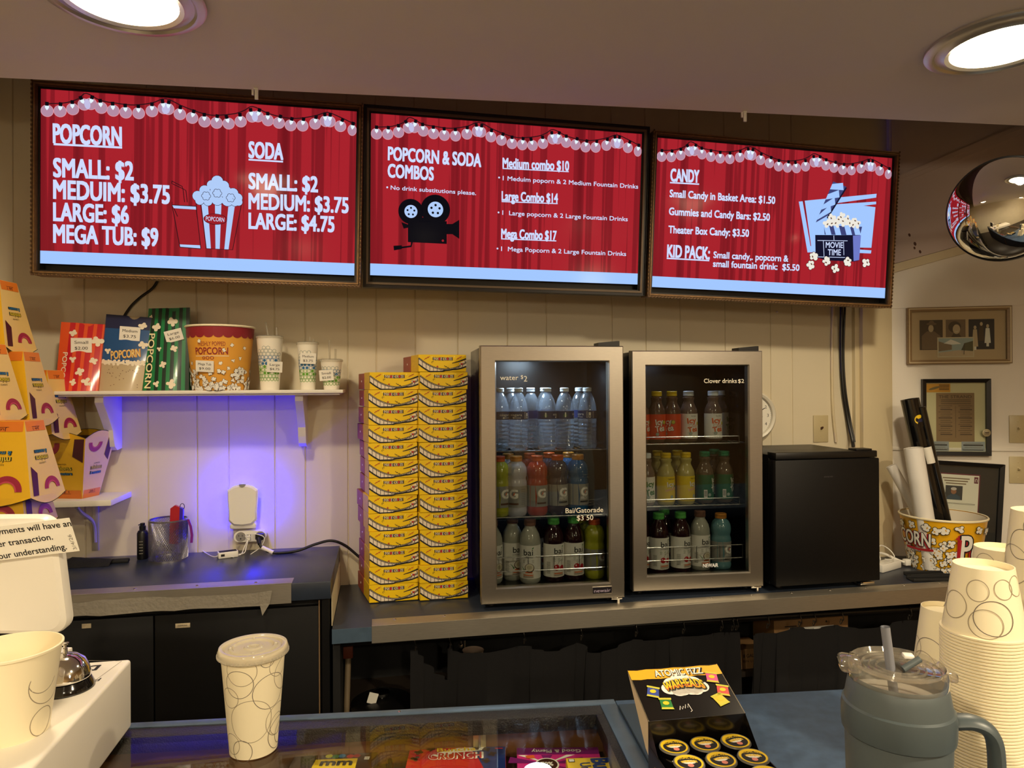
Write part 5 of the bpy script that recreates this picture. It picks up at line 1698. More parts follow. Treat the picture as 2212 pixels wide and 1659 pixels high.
# face mask
p = atz(210, 1200, ZU+.003)
t = thing('face_mask', 'folded black cloth face mask lying on the raised counter', 'mask', (p.x, WY-.115, ZU))
b = MB()
nm = 14; vs = []
prof_ = [(-.085, 0), (-.07, .012), (-.05, .020), (-.03, .034), (-.005, .030), (.02, .026), (.05, .024), (.078, .020), (.092, .016)]
for i, (x, hh) in enumerate(prof_):
    for j in range(7):
        f = j/6; vs.append((x, -.035+.07*f, .0008+hh*sin(pi*min(1, max(0, f)))*.85+.001*sin(i*3+j)))
b.add(vs, [(i*7+j, (i+1)*7+j, (i+1)*7+j+1, i*7+j+1) for i in range(len(prof_)-1) for j in range(6)], mat('black_cloth', '0f0e10', .9, bump=(200, .4)), True); b.build('cloth', t)
b = MB(); b.tube(spline([(-.082, -.01, .004), (-.10, -.02, .003), (-.118, -.035, .002), (-.095, -.04, .002)], 6), .0018, m_blackm, 6); b.build('ear_loop', t)
p = atz(292, 1192, ZU)
b = MB(); b.box(-.032, .030, -.012, .012, 0, .012, m_blackm, .004); b.box(-.040, -.030, -.004, .004, 0, .006, m_blackm, .001)
tag(b.build('door_wedge', None, (p.x, WY-.10, ZU), .1), 'small black wedge shaped object in front of the spray bottle', 'wedge')
# cables on the wall
b = MB(); b.tube(spline([at(345, 598, WY-.006), at(330, 622, WY-.006), at(300, 645, WY-.006), at(278, 668, WY-.006), at(262, 700, WY-.006), at(255, 760, WY-.006)], 6), .0045, m_black, 8); tag(b.build('screen_cable'), 'dark cable running from under the left screen down behind the blue bag', 'cable')
b = MB(); b.tube(spline([at(145, 850, WY-.008), at(144, 884, WY-.008), at(128, 892, WY-.012), at(117, 910, WY-.02), at(108, 935, WY-.03)], 6), .0045, m_black, 8); tag(b.build('shelf_cable'), 'dark cable dropping under the left end of the long shelf', 'cable')
# ================================================================ front counter with candy case
FO = atz(300, 1560, ZF); FR = atz(1320, 1510, ZF)
PHI = atan2(FR.y-FO.y, FR.x-FO.x)
O3 = Vector((FO.x, FO.y, 0))
def fl(p):                      # world -> counter frame (x along the far edge, y away from the viewer)
    d = p-O3; return d.x*cos(PHI)+d.y*sin(PHI), -d.x*sin(PHI)+d.y*cos(PHI)
def fw(x, y, z):
    return Vector((O3.x+x*cos(PHI)-y*sin(PHI), O3.y+x*sin(PHI)+y*cos(PHI), z))
ue = fl(atz(1326, 1510, ZF))[0]             # right end of the case along the far edge
x0c, ynear = -.95, -.80
t = thing('display_counter', 'front candy display counter with a glass top and slate blue edging', 'display counter', O3, PHI)
m_edge = mat('black_textured_trim', '161210', .35, bump=(400, .7))
b = MB()
b.box(x0c, ue, -.020, 0, ZF-.06, ZF, m_lamb, .001); b.box(ue-.032, ue, ynear, -.020, ZF-.06, ZF, m_lamb, .001); b.build('laminate_edge', t)
b = MB(); b.box(x0c, ue-.032, -.056, -.0205, ZF-.03, ZF-.0015, m_edge, .001); b.box(ue-.048, ue-.0325, ynear, -.056, ZF-.03, ZF-.0015, m_edge, .001); b.build('black_trim', t)
b = MB(); b.box(x0c, ue-.046, ynear, -.054, ZF-.0075, ZF-.0018, m_glass); b.build('glass_top', t)
m_case = mat('case_lining', '35251a', .6); m_casew = mat('case_wood', '6a4426', .5, noise=(12, .12))
CZ = ZF-.085
b = MB(); b.box(x0c, ue-.012, -.032, -.022, .1, ZF-.03, m_casew); b.box(ue-.03, ue-.006, ynear, -.022, .1, ZF-.06, m_casew); b.box(x0c, x0c+.02, ynear, -.022, .1, ZF-.03, m_casew); b.box(x0c, ue-.006, ynear-.02, ynear, 0, ZF-.0, m_casew); b.box(x0c, ue-.006, -.022, -.004, 0, ZF-.06, m_blackm); b.build('case_body', t)
b = MB(); b.box(x0c+.02, ue-.03, ynear, -.033, CZ-.012, CZ, m_case); b.build('case_shelf', t)
ud = fl(atz(1040, 1585, ZF))[0]
b = MB(); b.box(ud-.012, ud+.012, -.0365, -.0335, CZ, ZF-.009, mat('brass_strip', 'cdb98c', .3, .6), .0005); b.box(ud-.002, ud+.002, -.0385, -.0365, CZ, ZF-.009, m_steel); b.build('upright_strip', t)
p = fl(atz(862, 1539, ZF))
b = MB(); b.lathe([(.003, 0), (.003, .0008), (.0001, .0016)], m_chrome, 10); b.build('screw', t, (p[0], -.010, ZF))
t = thing('blue_counter', 'slate blue laminate counter at the right carrying cup stacks and the grey tumbler', 'counter', O3, PHI)
b = MB(); b.box(ue+.0015, 2.6, ynear, -.006, ZF-.05, ZF-.0005, mat('mottled_blue_laminate', '3d5169', .42, noise=(35, .28)), .001); b.build('counter_top', t)
b = MB(); b.box(ue+.003, 2.58, ynear+.03, -.03, 0, ZF-.051, m_blackm); b.build('base', t)
b = MB(); b.box(ue-.0, ue+.060, -.62, -.036, ZF-.0004, ZF+.006, mat('dark_slate_board', '2a3a45', .5), .001); tag(b.build('edge_board', O3 and None, O3, PHI), 'narrow dark slate board lying along the right side of the glass case', 'board')

# ---- candy in the case
def lying_box(name, label, px0, px1, pyt, H, dep, rz, body, deco, zt):
    d0, d1 = atz(px0, pyt, zt), atz(px1, pyt, zt)
    W = (d1-d0).length; ang = atan2(d1.y-d0.y, d1.x-d0.x)
    t = thing(name, label, 'candy box', (d0.x, d0.y, zt-H), ang+rz, 'candy boxes lying in the glass case')
    b = MB(); b.box(0, W, -dep, 0, 0, H, body, .0006, 1); pr = PR(b, top(H), .0004); deco(pr, W, dep); b.build('carton', t)
zt = CZ+.022
m_cru = mat('crunch_red_print', 'c4202b', .3); m_crb = mat('crunch_blue_print', '1c2f6e', .3); m_gp = mat('pink_candy_print', 'd6338c', .3); m_gpd = mat('purple_candy_print', '7a1f6e', .3); m_choc = mat('chocolate_print', '3e2115', .35)
def dk_bun(pr, W, D):
    pr.poly([(W*.62, -.0005), (W-.0005, -.0005), (W-.0005, -D), (W*.80, -D), (W*.72, -.04)], m_crb, 1)
    pr.poly([(W*.22, -.026), (W*.5, -.004), (W*.78, -.002), (W*.80, -.012), (W*.5, -.020), (W*.30, -.034)], m_wht, 2)
    for i, (x, y) in enumerate(((.10, -.018), (.22, -.008), (.70, -.005), (.80, -.012), (.86, -.028), (.08, -.04), (.80, -.05))):
        pr.kernel(W*x, y, .008, m_choc, None, 3, i, m_brn)
    pr.text('Buncha', W*.29, -.019, .0125, m_yel, 5, w=W*.40, bold=.03, rot=.06); pr.text('CRUNCH', W*.22, -.044, .020, m_cru, 5, w=W*.53, bold=.05, rot=.03); pr.text('CRUNCH', W*.22, -.044, .020, m_wht, 4, w=W*.545, bold=.10, rot=.03)
    pr.rect(W*.89, -.010, W*.97, -.006, m_red, 3)
lying_box('candy_box', 'red and blue chocolate candy box lying under the glass, its name readable from the front', 886, 1092, 1616, .021, .085, .03, m_cru, dk_bun, zt)
def dk_gp(pr, W, D):
    pr.rect(.0005, -.024, W-.0005, -.0005, m_gpd, 1); pr.text('Good & Plenty', W*.78, -.008, .0105, m_wht, 2, w=W*.60, bold=.02, flip=True)
    for i in range(9):
        a = i*.7; pr.poly([(W*.35, -.055), (W*.35+.07*cos(a), max(-D, min(-.026, -.055+.07*sin(a)))), (W*.35+.07*cos(a+.3), max(-D, min(-.026, -.055+.07*sin(a+.3))))], m_wht if i % 2 else m_gpd, 1)
    pr.disc(W*.35, -.060, .022, m_wht, 3, 22); pr.disc(W*.35, -.060, .019, m_choc, 4, 22); pr.text('70%', W*.35, -.065, .012, m_wht, 5, w=.022, align='C', bold=.03)
    pr.poly([(W*.10, -.030), (W*.20, -.028), (W*.22, -.038), (W*.12, -.040)], m_org, 4)
lying_box('candy_box', 'purple and pink candy box lying upside down at the right of the case', 1116, 1292, 1616, .021, .085, .02, m_gp, dk_gp, zt)
def dk_bf(pr, W, D):
    pr.text('Bu', W*.60, -.006, .030, m_crb, 2, w=.030, bold=.07, rot=-pi/2+.06); pr.text('Un', W*.30, -.018, .018, m_crb, 2, w=.022, bold=.03, rot=-pi/2+.06)
    pr.rect(W*.05, -.014, W*.20, -.004, m_ink, 1); pr.rect(W*.065, -.013, W*.185, -.005, m_wht, 2)
lying_box('candy_box', 'yellow candy box lying across the pink one, at the right of the case', 1222, 1312, 1638, .016, .075, .05, m_yel, dk_bf, zt+.0165)
def dk_mm(pr, W, D):
    for i, (x, mm) in enumerate(((.18, m_choc), (.30, m_brn), (.42, m_lem), (.50, m_grn), (.58, m_bl), (.68, m_cru), (.76, m_red))):
        pr.disc(W*x, -.012-.002*(i % 2), .0065, mm, 1, 14)
    pr.poly([(W*.28, -.024), (W*.78, -.022), (W*.80, -D), (W*.26, -D)], m_yel, 2)
    for x in (.36, .56):
        pr.text('m', W*x, -.045, .020, m_ink, 3, w=W*.17, bold=.08, flip=False)
    pr.rect(W*.86, -.026, W*.92, -.016, m_wht, 1); pr.text('140', W*.87, -.024, .004, m_ink, 2, w=W*.04)
    for i in range(2): pr.rect(W*.72, -.006-.004*i, W*.90, -.004-.004*i, m_gry, 1)
lying_box('candy_box', 'dark brown candy box with coloured candies pictured, at the left in the case', 640, 815, 1628, .021, .085, .04, m_choc, dk_mm, zt)
a_, b_ = atz(838, 1608, zt-.01), atz(849, 1672, zt-.01)
t = thing('ballpoint_pen', 'dark pen with a striped grip lying in the case between two candy boxes', 'pen', (a_.x, a_.y, CZ+.005), atan2(b_.y-a_.y, b_.x-a_.x))
b = MB(); b.cyl((0, 0, 0), (.14, 0, 0), .0045, m_black, 12); b.build('barrel', t)
b = MB()
for i in range(7): b.cyl((.004+i*.004, 0, 0), (.006+i*.004, 0, 0), .0049, m_white, 12)
b.build('grip_rings', t)

# ================================================================ big cup with a lid on the glass
def cup_rings(pr, R, h, seed, n=26, wd=.0009, fixed=()):
    rg = random.Random(seed); L = 2*pi*R
    for (u, v, r, dk_) in fixed:
        pr.ring(u, v, r, wd, m_ringd if dk_ else m_ringl, 1, 40)
    k = 0
    while k < n:
        r = rg.uniform(.012, .030)*(h/.165)**.5; u = rg.uniform(-L/2, L/2); v = rg.uniform(r+.004, h-r-.006) if h > 2*r+.012 else h/2
        if fixed and abs(u) < R*1.5: k += 1; continue
        pr.ring(u, v, r, wd, rg.choice((m_ringd, m_ringl)), 1, 36); k += 1


p = atz(548, 1616, ZF); dep = (p-CAMP).dot(c_f)
r0 = 49*dep/1500; r1 = 66*dep/1500; hc = (1616-1398)*dep/1500
t = thing('paper_cup', 'tall cream paper cup with ring print and a flat clear lid on the glass counter', 'cup', (p.x, p.y, ZF), -.45)
b = MB(); b.lathe([(.0001, .006), (r0-.003, .006), (r0-.002, 0), (r0, 0), (r0+.0002, .004), (r1, hc-.004), (r1+.003, hc-.003), (r1+.003, hc), (r1-.001, hc)], m_cream, 56, cap=False)
k_ = dep/1500
pr = PR(b, cone(r0, 0, r1, hc, -pi/2+.0, (r0+r1)/2), .0003)
# ring positions read across the visible side: offset from the cup axis, height above the base
fx = []
for cx_, cy_, rr, dkk in ((528, 1454, 29, 1), (533, 1427, 30, 0), (586, 1410, 14, 1), (509, 1485, 21, 0), (590, 1478, 37, 1), (552, 1534, 45, 0), (533, 1598, 24, 1), (512, 1585, 22, 0), (606, 1578, 33, 1), (605, 1428, 24, 0)):
    v = (1616-cy_)*k_; Rl = r0+(r1-r0)*v/hc; q_ = max(-.97, min(.97, (cx_-548)*k_/Rl)); fx.append((math.asin(q_)*(r0+r1)/2+.45*(r0+r1)/2, v, rr*k_, dkk))
cup_rings(pr, (r0+r1)/2, hc, 4, 18, .0010, fx)
b.build('cup_body', t)
b = MB(); b.lathe([(r1+.0035, hc-.012), (r1+.0052, hc-.010), (r1+.0052, hc-.001), (r1+.003, hc+.004), (r1-.001, hc+.0045), (r1-.004, hc+.003), (r1-.007, hc), (r1-.012, hc), (r1-.014, hc+.003), (r1-.018, hc+.003), (r1-.021, hc), (.016, hc), (.014, hc+.002), (.010, hc+.002), (.008, hc), (.0001, hc)], pane('frosted_lid', 'f4f2ec', 1.2, .08, body='f6f0e0', bodyfac=.62), 56, cap=False)
for i in range(4):
    a = .6+i*pi/2; b.sphere(((r1-.016)*cos(a), (r1-.016)*sin(a), hc+.002), .0035, MATS['frosted_lid'], 8, 5, .8)
b.box(-.007, .007, -.0006, .0006, hc, hc+.004, MATS['frosted_lid'])
for i in range(60):
    a = 2*pi*i/60; b.box((r1+.0048)*cos(a)-.0012, (r1+.0048)*cos(a)+.0012, (r1+.0048)*sin(a)-.0012, (r1+.0048)*sin(a)+.0012, hc-.010, hc-.006, MATS['frosted_lid'])
b.build('lid', t)

# ================================================================ stacks of upturned paper cups, right
def cup_proto(r0, r1, h, seed, n, plain=False):
    b = MB()
    # upturned: rim at z=0, base at z=h
    b.lathe([(r1-.0012, .0035), (r1-.0006, .0004), (r1+.0008, 0), (r1+.0022, .0008), (r1+.0022, .0028), (r1+.0008, .0036), (r1-.0004, .0036), (r0, h), (r0-.0012, h), (r0-.0018, h-.007), (.0001, h-.008)], m_cream, 44, cap=False)
    if not plain:
        pr = PR(b, cone(r1, .0036, r0, h), .0003)
        cup_rings(pr, (r0+r1)/2, h, seed, n, .0009)
    return b


def stack(name, b, px, pyb, d, r0, r1, h, pitch, rz, lab_top, lab_body, group):
    """top cup's base is centred at pixel (px, pyb) at the given depth; nested down to the counter"""
    p = pd(px, pyb, d); zr = p.z-h
    n = max(1, int(round((zr-ZF)/pitch)))
    pitch = (zr-ZF)/n
    o0 = b.build(name); o0.location = (p.x, p.y, zr); o0.rotation_euler = (0, 0, rz)
    tag(o0, lab_top, 'cup', group)
    c0 = tag(cup_proto(r0, r1, h, 0, 0, True).build(name), lab_body, 'cup', group); c0.location = (p.x, p.y, ZF+.0001)
    for i in range(1, n):
        c = c0.copy(); COL.objects.link(c); c.location = (p.x, p.y, ZF+i*pitch+.0001); c.rotation_euler = (0, 0, i*1.7)


stack('paper_cup', cup_proto(.0325, .045, .083, 3, 11), 2124, 1219, .86, .0325, .045, .083, .0039, 2.0, 'upturned cream cup with ring print on top of the frontmost tall stack at the right', 'cream cup nested in the frontmost tall stack, only its rim showing', 'paper cups in the frontmost stack')
stack('paper_cup', cup_proto(.036, .0525, .165, 8, 24), 2249, 1102, 1.0, .036, .0525, .165, .0045, .5, 'upturned tall cream cup on top of the stack cut by the right photo edge', 'cream cup nested in the stack at the right photo edge, only its rim showing', 'paper cups in the stack at the right edge')
stack('paper_cup', cup_proto(.033, .048, .125, 12, 17), 2041, 1312, 1.1, .033, .048, .125, .0045, 1.1, 'upturned cream cup on the low stack between the grey tumbler and the frontmost stack', 'cream cup nested in the low stack behind the grey tumbler, only its rim showing', 'paper cups in the low stack')
stack('paper_cup', cup_proto(.0365, .0525, .165, 15, 24), 2163, 1182, 1.09, .0365, .0525, .165, .0135, 2.6, 'upturned cream cup in front of the yellow popcorn bucket, at the back of the stacks', 'cream cup nested in the rear stack, hidden behind the front stacks', 'paper cups in the rear stack')

# ================================================================ grey insulated tumbler
p = pd(1938, 1452, .74); zc = p.z-ZF
m_tum = mat('slate_tumbler', '50595c', .45); m_tumd = mat('slate_tumbler_band', '485256', .4)
t = thing('tumbler', 'slate grey handled tumbler with clear lid and straw at the right front', 'tumbler', (p.x, p.y, ZF), -.42)
b = MB(); b.lathe([(.0001, .0), (.034, 0), (.036, .004), (.038, .06), (.0500, zc-.120), (.0515, zc-.058), (.0515, zc-.030), (.0490, zc-.016), (.0470, zc-.006), (.0455, zc-.004), (.0440, zc-.006), (.0435, zc-.03)], m_tum, 56, cap=False); b.lathe([(.0437, zc-.020), (.0001, zc-.022)], m_steel, 40, cap=False); b.build('body', t)  # steel disc inside is added to brighten what shows through the lid
b = MB(); b.lathe([(.0512, zc-.064), (.0540, zc-.062), (.0548, zc-.056), (.0548, zc-.040), (.0538, zc-.033), (.0512, zc-.031)], m_tumd, 56, cap=False); b.build('collar_band', t)
b = MB()
hp = spline([(.048, 0, zc-.048), (.072, 0, zc-.046), (.088, 0, zc-.056), (.093, 0, zc-.082), (.092, 0, zc-.14), (.088, 0, zc-.175), (.074, 0, zc-.188), (.044, 0, zc-.186)], 6)
N_ = len(hp); vs = []; fs = []
for i, q_ in enumerate(hp):
    tg = (hp[min(i+1, N_-1)]-hp[max(i-1, 0)]).normalized(); nx = Vector((tg.z, 0, -tg.x))
    for k in range(12):
        a = 2*pi*k/12; vs.append((q_+nx*(.0075*cos(a))+Vector((0, .0125*sin(a), 0)))[:])
for i in range(N_-1):
    for k in range(12): fs.append((i*12+k, i*12+(k+1) % 12, (i+1)*12+(k+1) % 12, (i+1)*12+k))
b.add(vs, fs, m_tumd, True); b.build('handle', t)
m_lidc = pane('clear_hard_lid', 'f6f4f0', 2.2, .03, body='f0e8d8', bodyfac=.16)
b = MB(); b.lathe([(.0462, zc-.010), (.0482, zc-.006), (.0482, zc+.004), (.0470, zc+.010), (.0450, zc+.011), (.0430, zc+.006), (.0400, zc+.005), (.0001, zc+.005)], m_lidc, 56, cap=False)
for r_ in (.041, .034, .027, .020):
    b.lathe([(r_+.0012, zc+.005), (r_, zc+.0072), (r_-.0012, zc+.005)], m_lidc, 44, cap=False)
b.box(-.058, -.036, -.013, .013, zc-.002, zc+.014, m_lidc, .005); b.box(.040, .056, -.010, .010, zc-.004, zc+.006, m_lidc, .003); b.build('lid', t)
b = MB(); b.box(.008, .026, -.010, .004, zc+.0065, zc+.016, m_lidc, .003); b.cyl((.002, -.012, zc+.008), (.020, -.006, zc+.018), .0035, m_tum, 10); b.box(.006, .016, -.004, .006, zc+.016, zc+.020, m_white, .001); b.build('sip_slider', t)
b = MB(); q0 = pd(1924, 1446, .735)-Vector((p.x, p.y, ZF)); q1 = pd(1912, 1354, .735)-Vector((p.x, p.y, ZF))
RT = Matrix.Rotation(.42, 3, 'Z'); q0 = RT @ q0; q1 = RT @ q1; dd_ = (q1-q0).normalized()
m_stw = mat('grey_straw', '7d7f88', .35, coat=.3)
b.cyl(q0-dd_*.10, q1, .0047, m_stw, 16, cap=False); b.cyl(q0-dd_*.10, q1, .0038, m_stw, 16, cap=False)
a_ = Vector(q1); b.build('straw', t)

# ================================================================ sour candy counter display
dF = 1.12
pl_ = pd(1400, 1562, dF); pr_ = pd(1624, 1552, dF)
Wd = (pr_-pl_).length
BZ = (pl_.z+pr_.z)/2-ZF
ang = -.03
t = thing('candy_display_box', 'black and yellow display carton of sour candy jars with a raised header card', 'display box', (pl_.x, pl_.y, ZF), ang)
m_bk = mat('black_glossy_card', '100d0c', .22, coat=.4); m_crd = mat('raw_card', 'd8c4a0', .6); m_yb = mat('amber_card', 'efb02a', .35)
D_ = .150
b = MB()
b.box(0, Wd, -.002, 0, .0005, BZ, m_bk); b.box(0, .0015, -D_, -.002, .0005, .040, m_bk); b.box(Wd-.0015, Wd, -D_, -.002, .0005, .040, m_bk); b.box(0, Wd, -D_-.0015, -D_, .0005, .034, m_bk); b.box(.001, Wd-.001, -D_, -.002, .0005, .002, m_crd)
for x in (.0003, Wd-.0008):
    b.add([(x, -.002, .040), (x, -.045, .040), (x, -.002, BZ)], [(0, 1, 2)], m_bk)
pr = PR(b, flat((0, -D_-.0015, 0), (1, 0, 0), (0, 0, 1)), .0003); pr.rect(.002, .002, Wd-.002, .012, m_yb, 1)
pr = PR(b, flat((-.0003, 0, 0), (0, -1, 0), (0, 0, 1)), .0003); pr.poly([(.03, .002), (.14, .002), (.14, .030), (.03, .020)], m_yb, 1)
b.build('tray', t)
TL, TA = .112, math.radians(21)
ey = Vector((0, cos(TA), sin(TA))); hd0 = Vector((0, -.001, BZ))
b = MB()
nrm = Vector((0, -sin(TA), cos(TA)))
A0, A1 = hd0, hd0+Vector((Wd, 0, 0)); B0, B1 = A0+ey*TL, A1+ey*TL
b.add([A0[:], A1[:], B1[:], B0[:]]+[(q_-nrm*.0015)[:] for q_ in (A0, A1, B1, B0)], [(0, 1, 2, 3), (7, 6, 5, 4), (0, 4, 5, 1), (1, 5, 6, 2), (2, 6, 7, 3), (3, 7, 4, 0)], m_bk)
hfn = flat(hd0, (1, 0, 0), ey)
pr = PR(b, hfn, .0004)
pr.poly([(0.0003, TL*.79), (Wd*.10, TL*.775), (Wd*.17, TL*.785), (Wd*.32, TL*.77), (Wd*.45, TL*.79), (Wd*.6, TL*.775), (Wd*.72, TL*.79), (Wd*.85, TL*.77), (Wd-.0003, TL*.785), (Wd-.0003, TL*.985), (Wd*.9, TL*.97), (Wd*.8, TL*.985), (Wd*.62, TL*.97), (Wd*.5, TL*.985), (Wd*.36, TL*.972), (Wd*.2, TL*.985), (Wd*.1, TL*.97), (0.0003, TL*.985)], m_yb, 1)
pr.text('ATOMIC FIZZ', Wd*.53+.001, TL*.815-.001, TL*.125, m_ink, 2, w=Wd*.54, align='C', bold=.07); pr.text('ATOMIC FIZZ', Wd*.53, TL*.815, TL*.125, m_wht, 3, w=Wd*.52, align='C', bold=.03)
for x, y, r in ((.52, .70, .020), (.42, .64, .018), (.62, .64, .018), (.36, .56, .015), (.69, .56, .015), (.47, .56, .02), (.58, .56, .02), (.44, .50, .013), (.62, .50, .013)):
    pr.disc(Wd*x, TL*y, r, m_wht, 2, 20, r*.85)
for dx, mm, k, bo in ((.0012, m_ink, 4, .12), (0, m_yel, 5, .04)):
    pr.text('WARHEADS', Wd*.52+dx, TL*.50-dx, TL*.17, mm, k, w=Wd*.42, align='C', bold=bo, arc=.35)
pr.text('WARHEADS', Wd*.52, TL*.505, TL*.06, mat('orange_shade_print', 'e7762c', .4), 6, w=Wd*.42, align='C', bold=.02, arc=.9)
pr.stroke([(Wd*.36, TL*.15), (Wd*.38, TL*.22), (Wd*.39, TL*.16), (Wd*.41, TL*.21), (Wd*.42, TL*.17), (Wd*.44, TL*.24), (Wd*.45, TL*.18), (Wd*.47, TL*.25), (Wd*.48, TL*.12), (Wd*.46, TL*.10)], .0012, m_wht, 2)
for x, y, c_, a in ((.17, .52, 'packet_blue', -.35), (.25, .28, 'packet_green', -.1), (.86, .72, 'packet_pink', -.25), (.90, .45, 'packet_red', -.3), (.82, .28, 'packet_yellow', .35)):
    mm = mat(c_, {'packet_blue': '3c4fa0', 'packet_green': '2f7d3c', 'packet_pink': 'd9568f', 'packet_red': 'd2453f', 'packet_yellow': 'd9c22c'}[c_], .35)
    X, Y = Wd*x, TL*y; ca, sa = cos(a), sin(a)
    R2 = lambda q: [(X+u_*ca-v_*sa, Y+u_*sa+v_*ca) for u_, v_ in q]
    pr.poly(R2([(-.011, -.012), (.011, -.012), (.010, -.008), (.0095, .008), (.011, .012), (-.011, .012), (-.0095, .008), (-.010, -.008)]), mm, 3)
    pr.poly(R2([(-.0105, .008), (.0105, .008), (.011, .012), (-.011, .012)]), m_lem, 4); pr.poly(R2([(-.0105, -.012), (.0105, -.012), (.0095, -.008), (-.0095, -.008)]), m_lem, 4)
    pr.disc(X, Y+.001, .0055, m_yel, 4, 12, .004)
b.build('header_card', t)
for x in (.0, Wd-.0012):
    b = MB()
    b.add([(x, -.001, BZ), (x, -.001+cos(TA)*TL, BZ+sin(TA)*TL), (x, .012, BZ-.05), (x, -.0005, BZ-.055)]+[(x+.0012, -.001, BZ), (x+.0012, -.001+cos(TA)*TL, BZ+sin(TA)*TL), (x+.0012, .012, BZ-.05), (x+.0012, -.0005, BZ-.055)], [(0, 1, 2, 3), (7, 6, 5, 4), (0, 4, 5, 1), (1, 5, 6, 2), (2, 6, 7, 3), (3, 7, 4, 0)], m_crd)
    b.build('side_gusset', t)
m_jar = mat('black_plastic_jar', '0c0a0b', .12, coat=.6); m_jl = mat('grey_jar_rim', '6d6a62', .35)
jo = None
jr = Wd*.155
cfun = lambda x, y: Vector((pl_.x+x*cos(ang)-y*sin(ang), pl_.y+x*sin(ang)+y*cos(ang), ZF+.0022))
names_ = ['left jar of the back row', 'middle jar of the back row', 'right jar of the back row', 'left jar of the second row', 'middle jar of the second row', 'right jar of the second row', 'left jar of the third row', 'middle jar of the third row', 'right jar of the third row']
for i in range(9):
    r_, c_ = divmod(i, 3)
    loc = cfun(Wd*(.19+.31*c_)+(.004 if r_ == 1 else 0), -.030-.048*r_)
    if i == 0:
        jo = thing('candy_jar', 'black candy jar with yellow lid label, left jar of the back row', 'candy jar', loc, ang, 'black candy jars in the display carton')
        b = MB(); b.lathe([(.0001, 0), (jr*.78, 0), (jr*.92, .004), (jr*.99, .014), (jr*.99, .026), (jr*.90, .035), (jr*.84, .038)], m_jar, 36, cap=False); b.build('jar_body', jo)
        b = MB(); b.lathe([(jr*.86, .036), (jr*.92, .038), (jr*.92, .0455)], m_jar, 36, cap=False); b.lathe([(jr*.92, .0455), (jr*.88, .048), (jr*.80, .0475), (.0001, .0475)], m_jl, 36, cap=False)
        pr = PR(b, top(.0477), .0003); q_ = jr*.82
        pr.disc(0, 0, q_, m_yel, 1, 30); pr.disc(0, -.002, q_*.84, m_ink, 2, 28, q_*.78)
        pr.text('ATOMIC FIZZ', 0, q_*.30, q_*.24, m_yel, 3, w=q_*1.35, align='C', bold=.04, arc=.5); pr.text('WARHEADS', 0, -q_*.16, q_*.26, m_yel, 4, w=q_*1.15, align='C', bold=.06, arc=.4)
        pr.disc(0, -q_*.02, q_*.5, m_wht, 3, 20, q_*.26); pr.disc(0, -q_*.46, q_*.22, mat('salmon_print', 'e08a78', .4), 3, 16)
        b.build('jar_lid', jo)
    else:
        dup(jo, loc, ang+.1*((i*7) % 5-2), 'black candy jar with yellow lid label, '+names_[i])

# ================================================================ till, left
m_till = mat('ivory_till_plastic', 'ece5d6', .42); m_ip = mat('white_tablet_back', 'f0ebe0', .3)
DZ = 1.127
t = thing('cash_drawer', 'long white cash drawer at the left end of the front counter', 'cash drawer', (0, 0, 0))
b = MB(); b.box(-.90, -.446, .55, 1.372, ZF+.004, DZ, m_till, .006, 3); b.build('drawer_body', t)
for x, y in ((-.86, .6), (-.47, .6), (-.86, 1.33), (-.47, 1.33)):
    b = MB(); b.cyl((x, y, ZF), (x, y, ZF+.005), .01, m_black, 12); b.build('foot', t)
b = MB(); pr = PR(b, flat((0, 0, DZ), (1, 0, 0), (0, 1, 0)), .0003)
sq = [atz(175, 1427, DZ), atz(263, 1428, DZ), atz(192, 1480, DZ), atz(120, 1475, DZ)]
pr.stroke([(q_.x, q_.y) for q_ in sq]+[(sq[0].x, sq[0].y)], .0012, mat('pencil_line', '8d8474', .6), 1)
q_ = atz(198, 1442, DZ); pr.text('D', q_.x+.012, q_.y+.008, .022, m_ink, 1, w=.024, bold=.06, flip=True); q_ = atz(203, 1466, DZ); pr.text('PLE', q_.x+.012, q_.y, .012, m_ink, 1, w=.030, bold=.01, flip=True)
b.build('note_markings', t)
# tablet on a stand
q = pd(155, 1366, 1.205)
t = thing('tablet_stand', 'white point-of-sale tablet stand seen from behind at the left edge', 'tablet stand', (q.x, q.y, DZ), -YAW)
tz = q.z-DZ
W_, H_, tl = .27, .212, math.radians(-10)
b = MB()
b.T = Matrix.Translation((-W_, 0, max(tz, .004))) @ Matrix.Rotation(-tl, 4, 'X')
rr = .030
ol = [(x_+rr*cos(a), z_+rr*sin(a)) for x_, z_, s0 in ((W_-rr, H_-rr, 0), (rr, H_-rr, pi/2), (rr, rr, pi), (W_-rr, rr, 1.5*pi)) for a in [s0+pi/2*k/8 for k in range(9)]]
n_ = len(ol); cx0, cz0 = W_/2, H_/2
l1 = [(cx0+(x-cx0)*.985, cz0+(z-cz0)*.98) for x, z in ol]; l2 = [(cx0+(x-cx0)*.93, cz0+(z-cz0)*.91) for x, z in ol]
vs = [(x, 0.010, z) for x, z in ol]+[(x, 0, z) for x, z in ol]+[(x, -.006, z) for x, z in l1]+[(x, -.010, z) for x, z in l2]
fs = [(k*n_+i, k*n_+(i+1) % n_, (k+1)*n_+(i+1) % n_, (k+1)*n_+i) for k in range(3) for i in range(n_)]
b.add(vs, fs, m_ip, True); b.add(vs[3*n_:], [list(range(n_))], m_ip, True); b.add(vs[:n_], [list(range(n_))[::-1]], m_black)
b.build('tablet_back', t)
b = MB(); b.T = Matrix.Translation((-W_, 0, max(tz, .004))) @ Matrix.Rotation(-tl, 4, 'X'); b.lathe([(.004, 0), (.0001, .0005)], m_black, 12); 
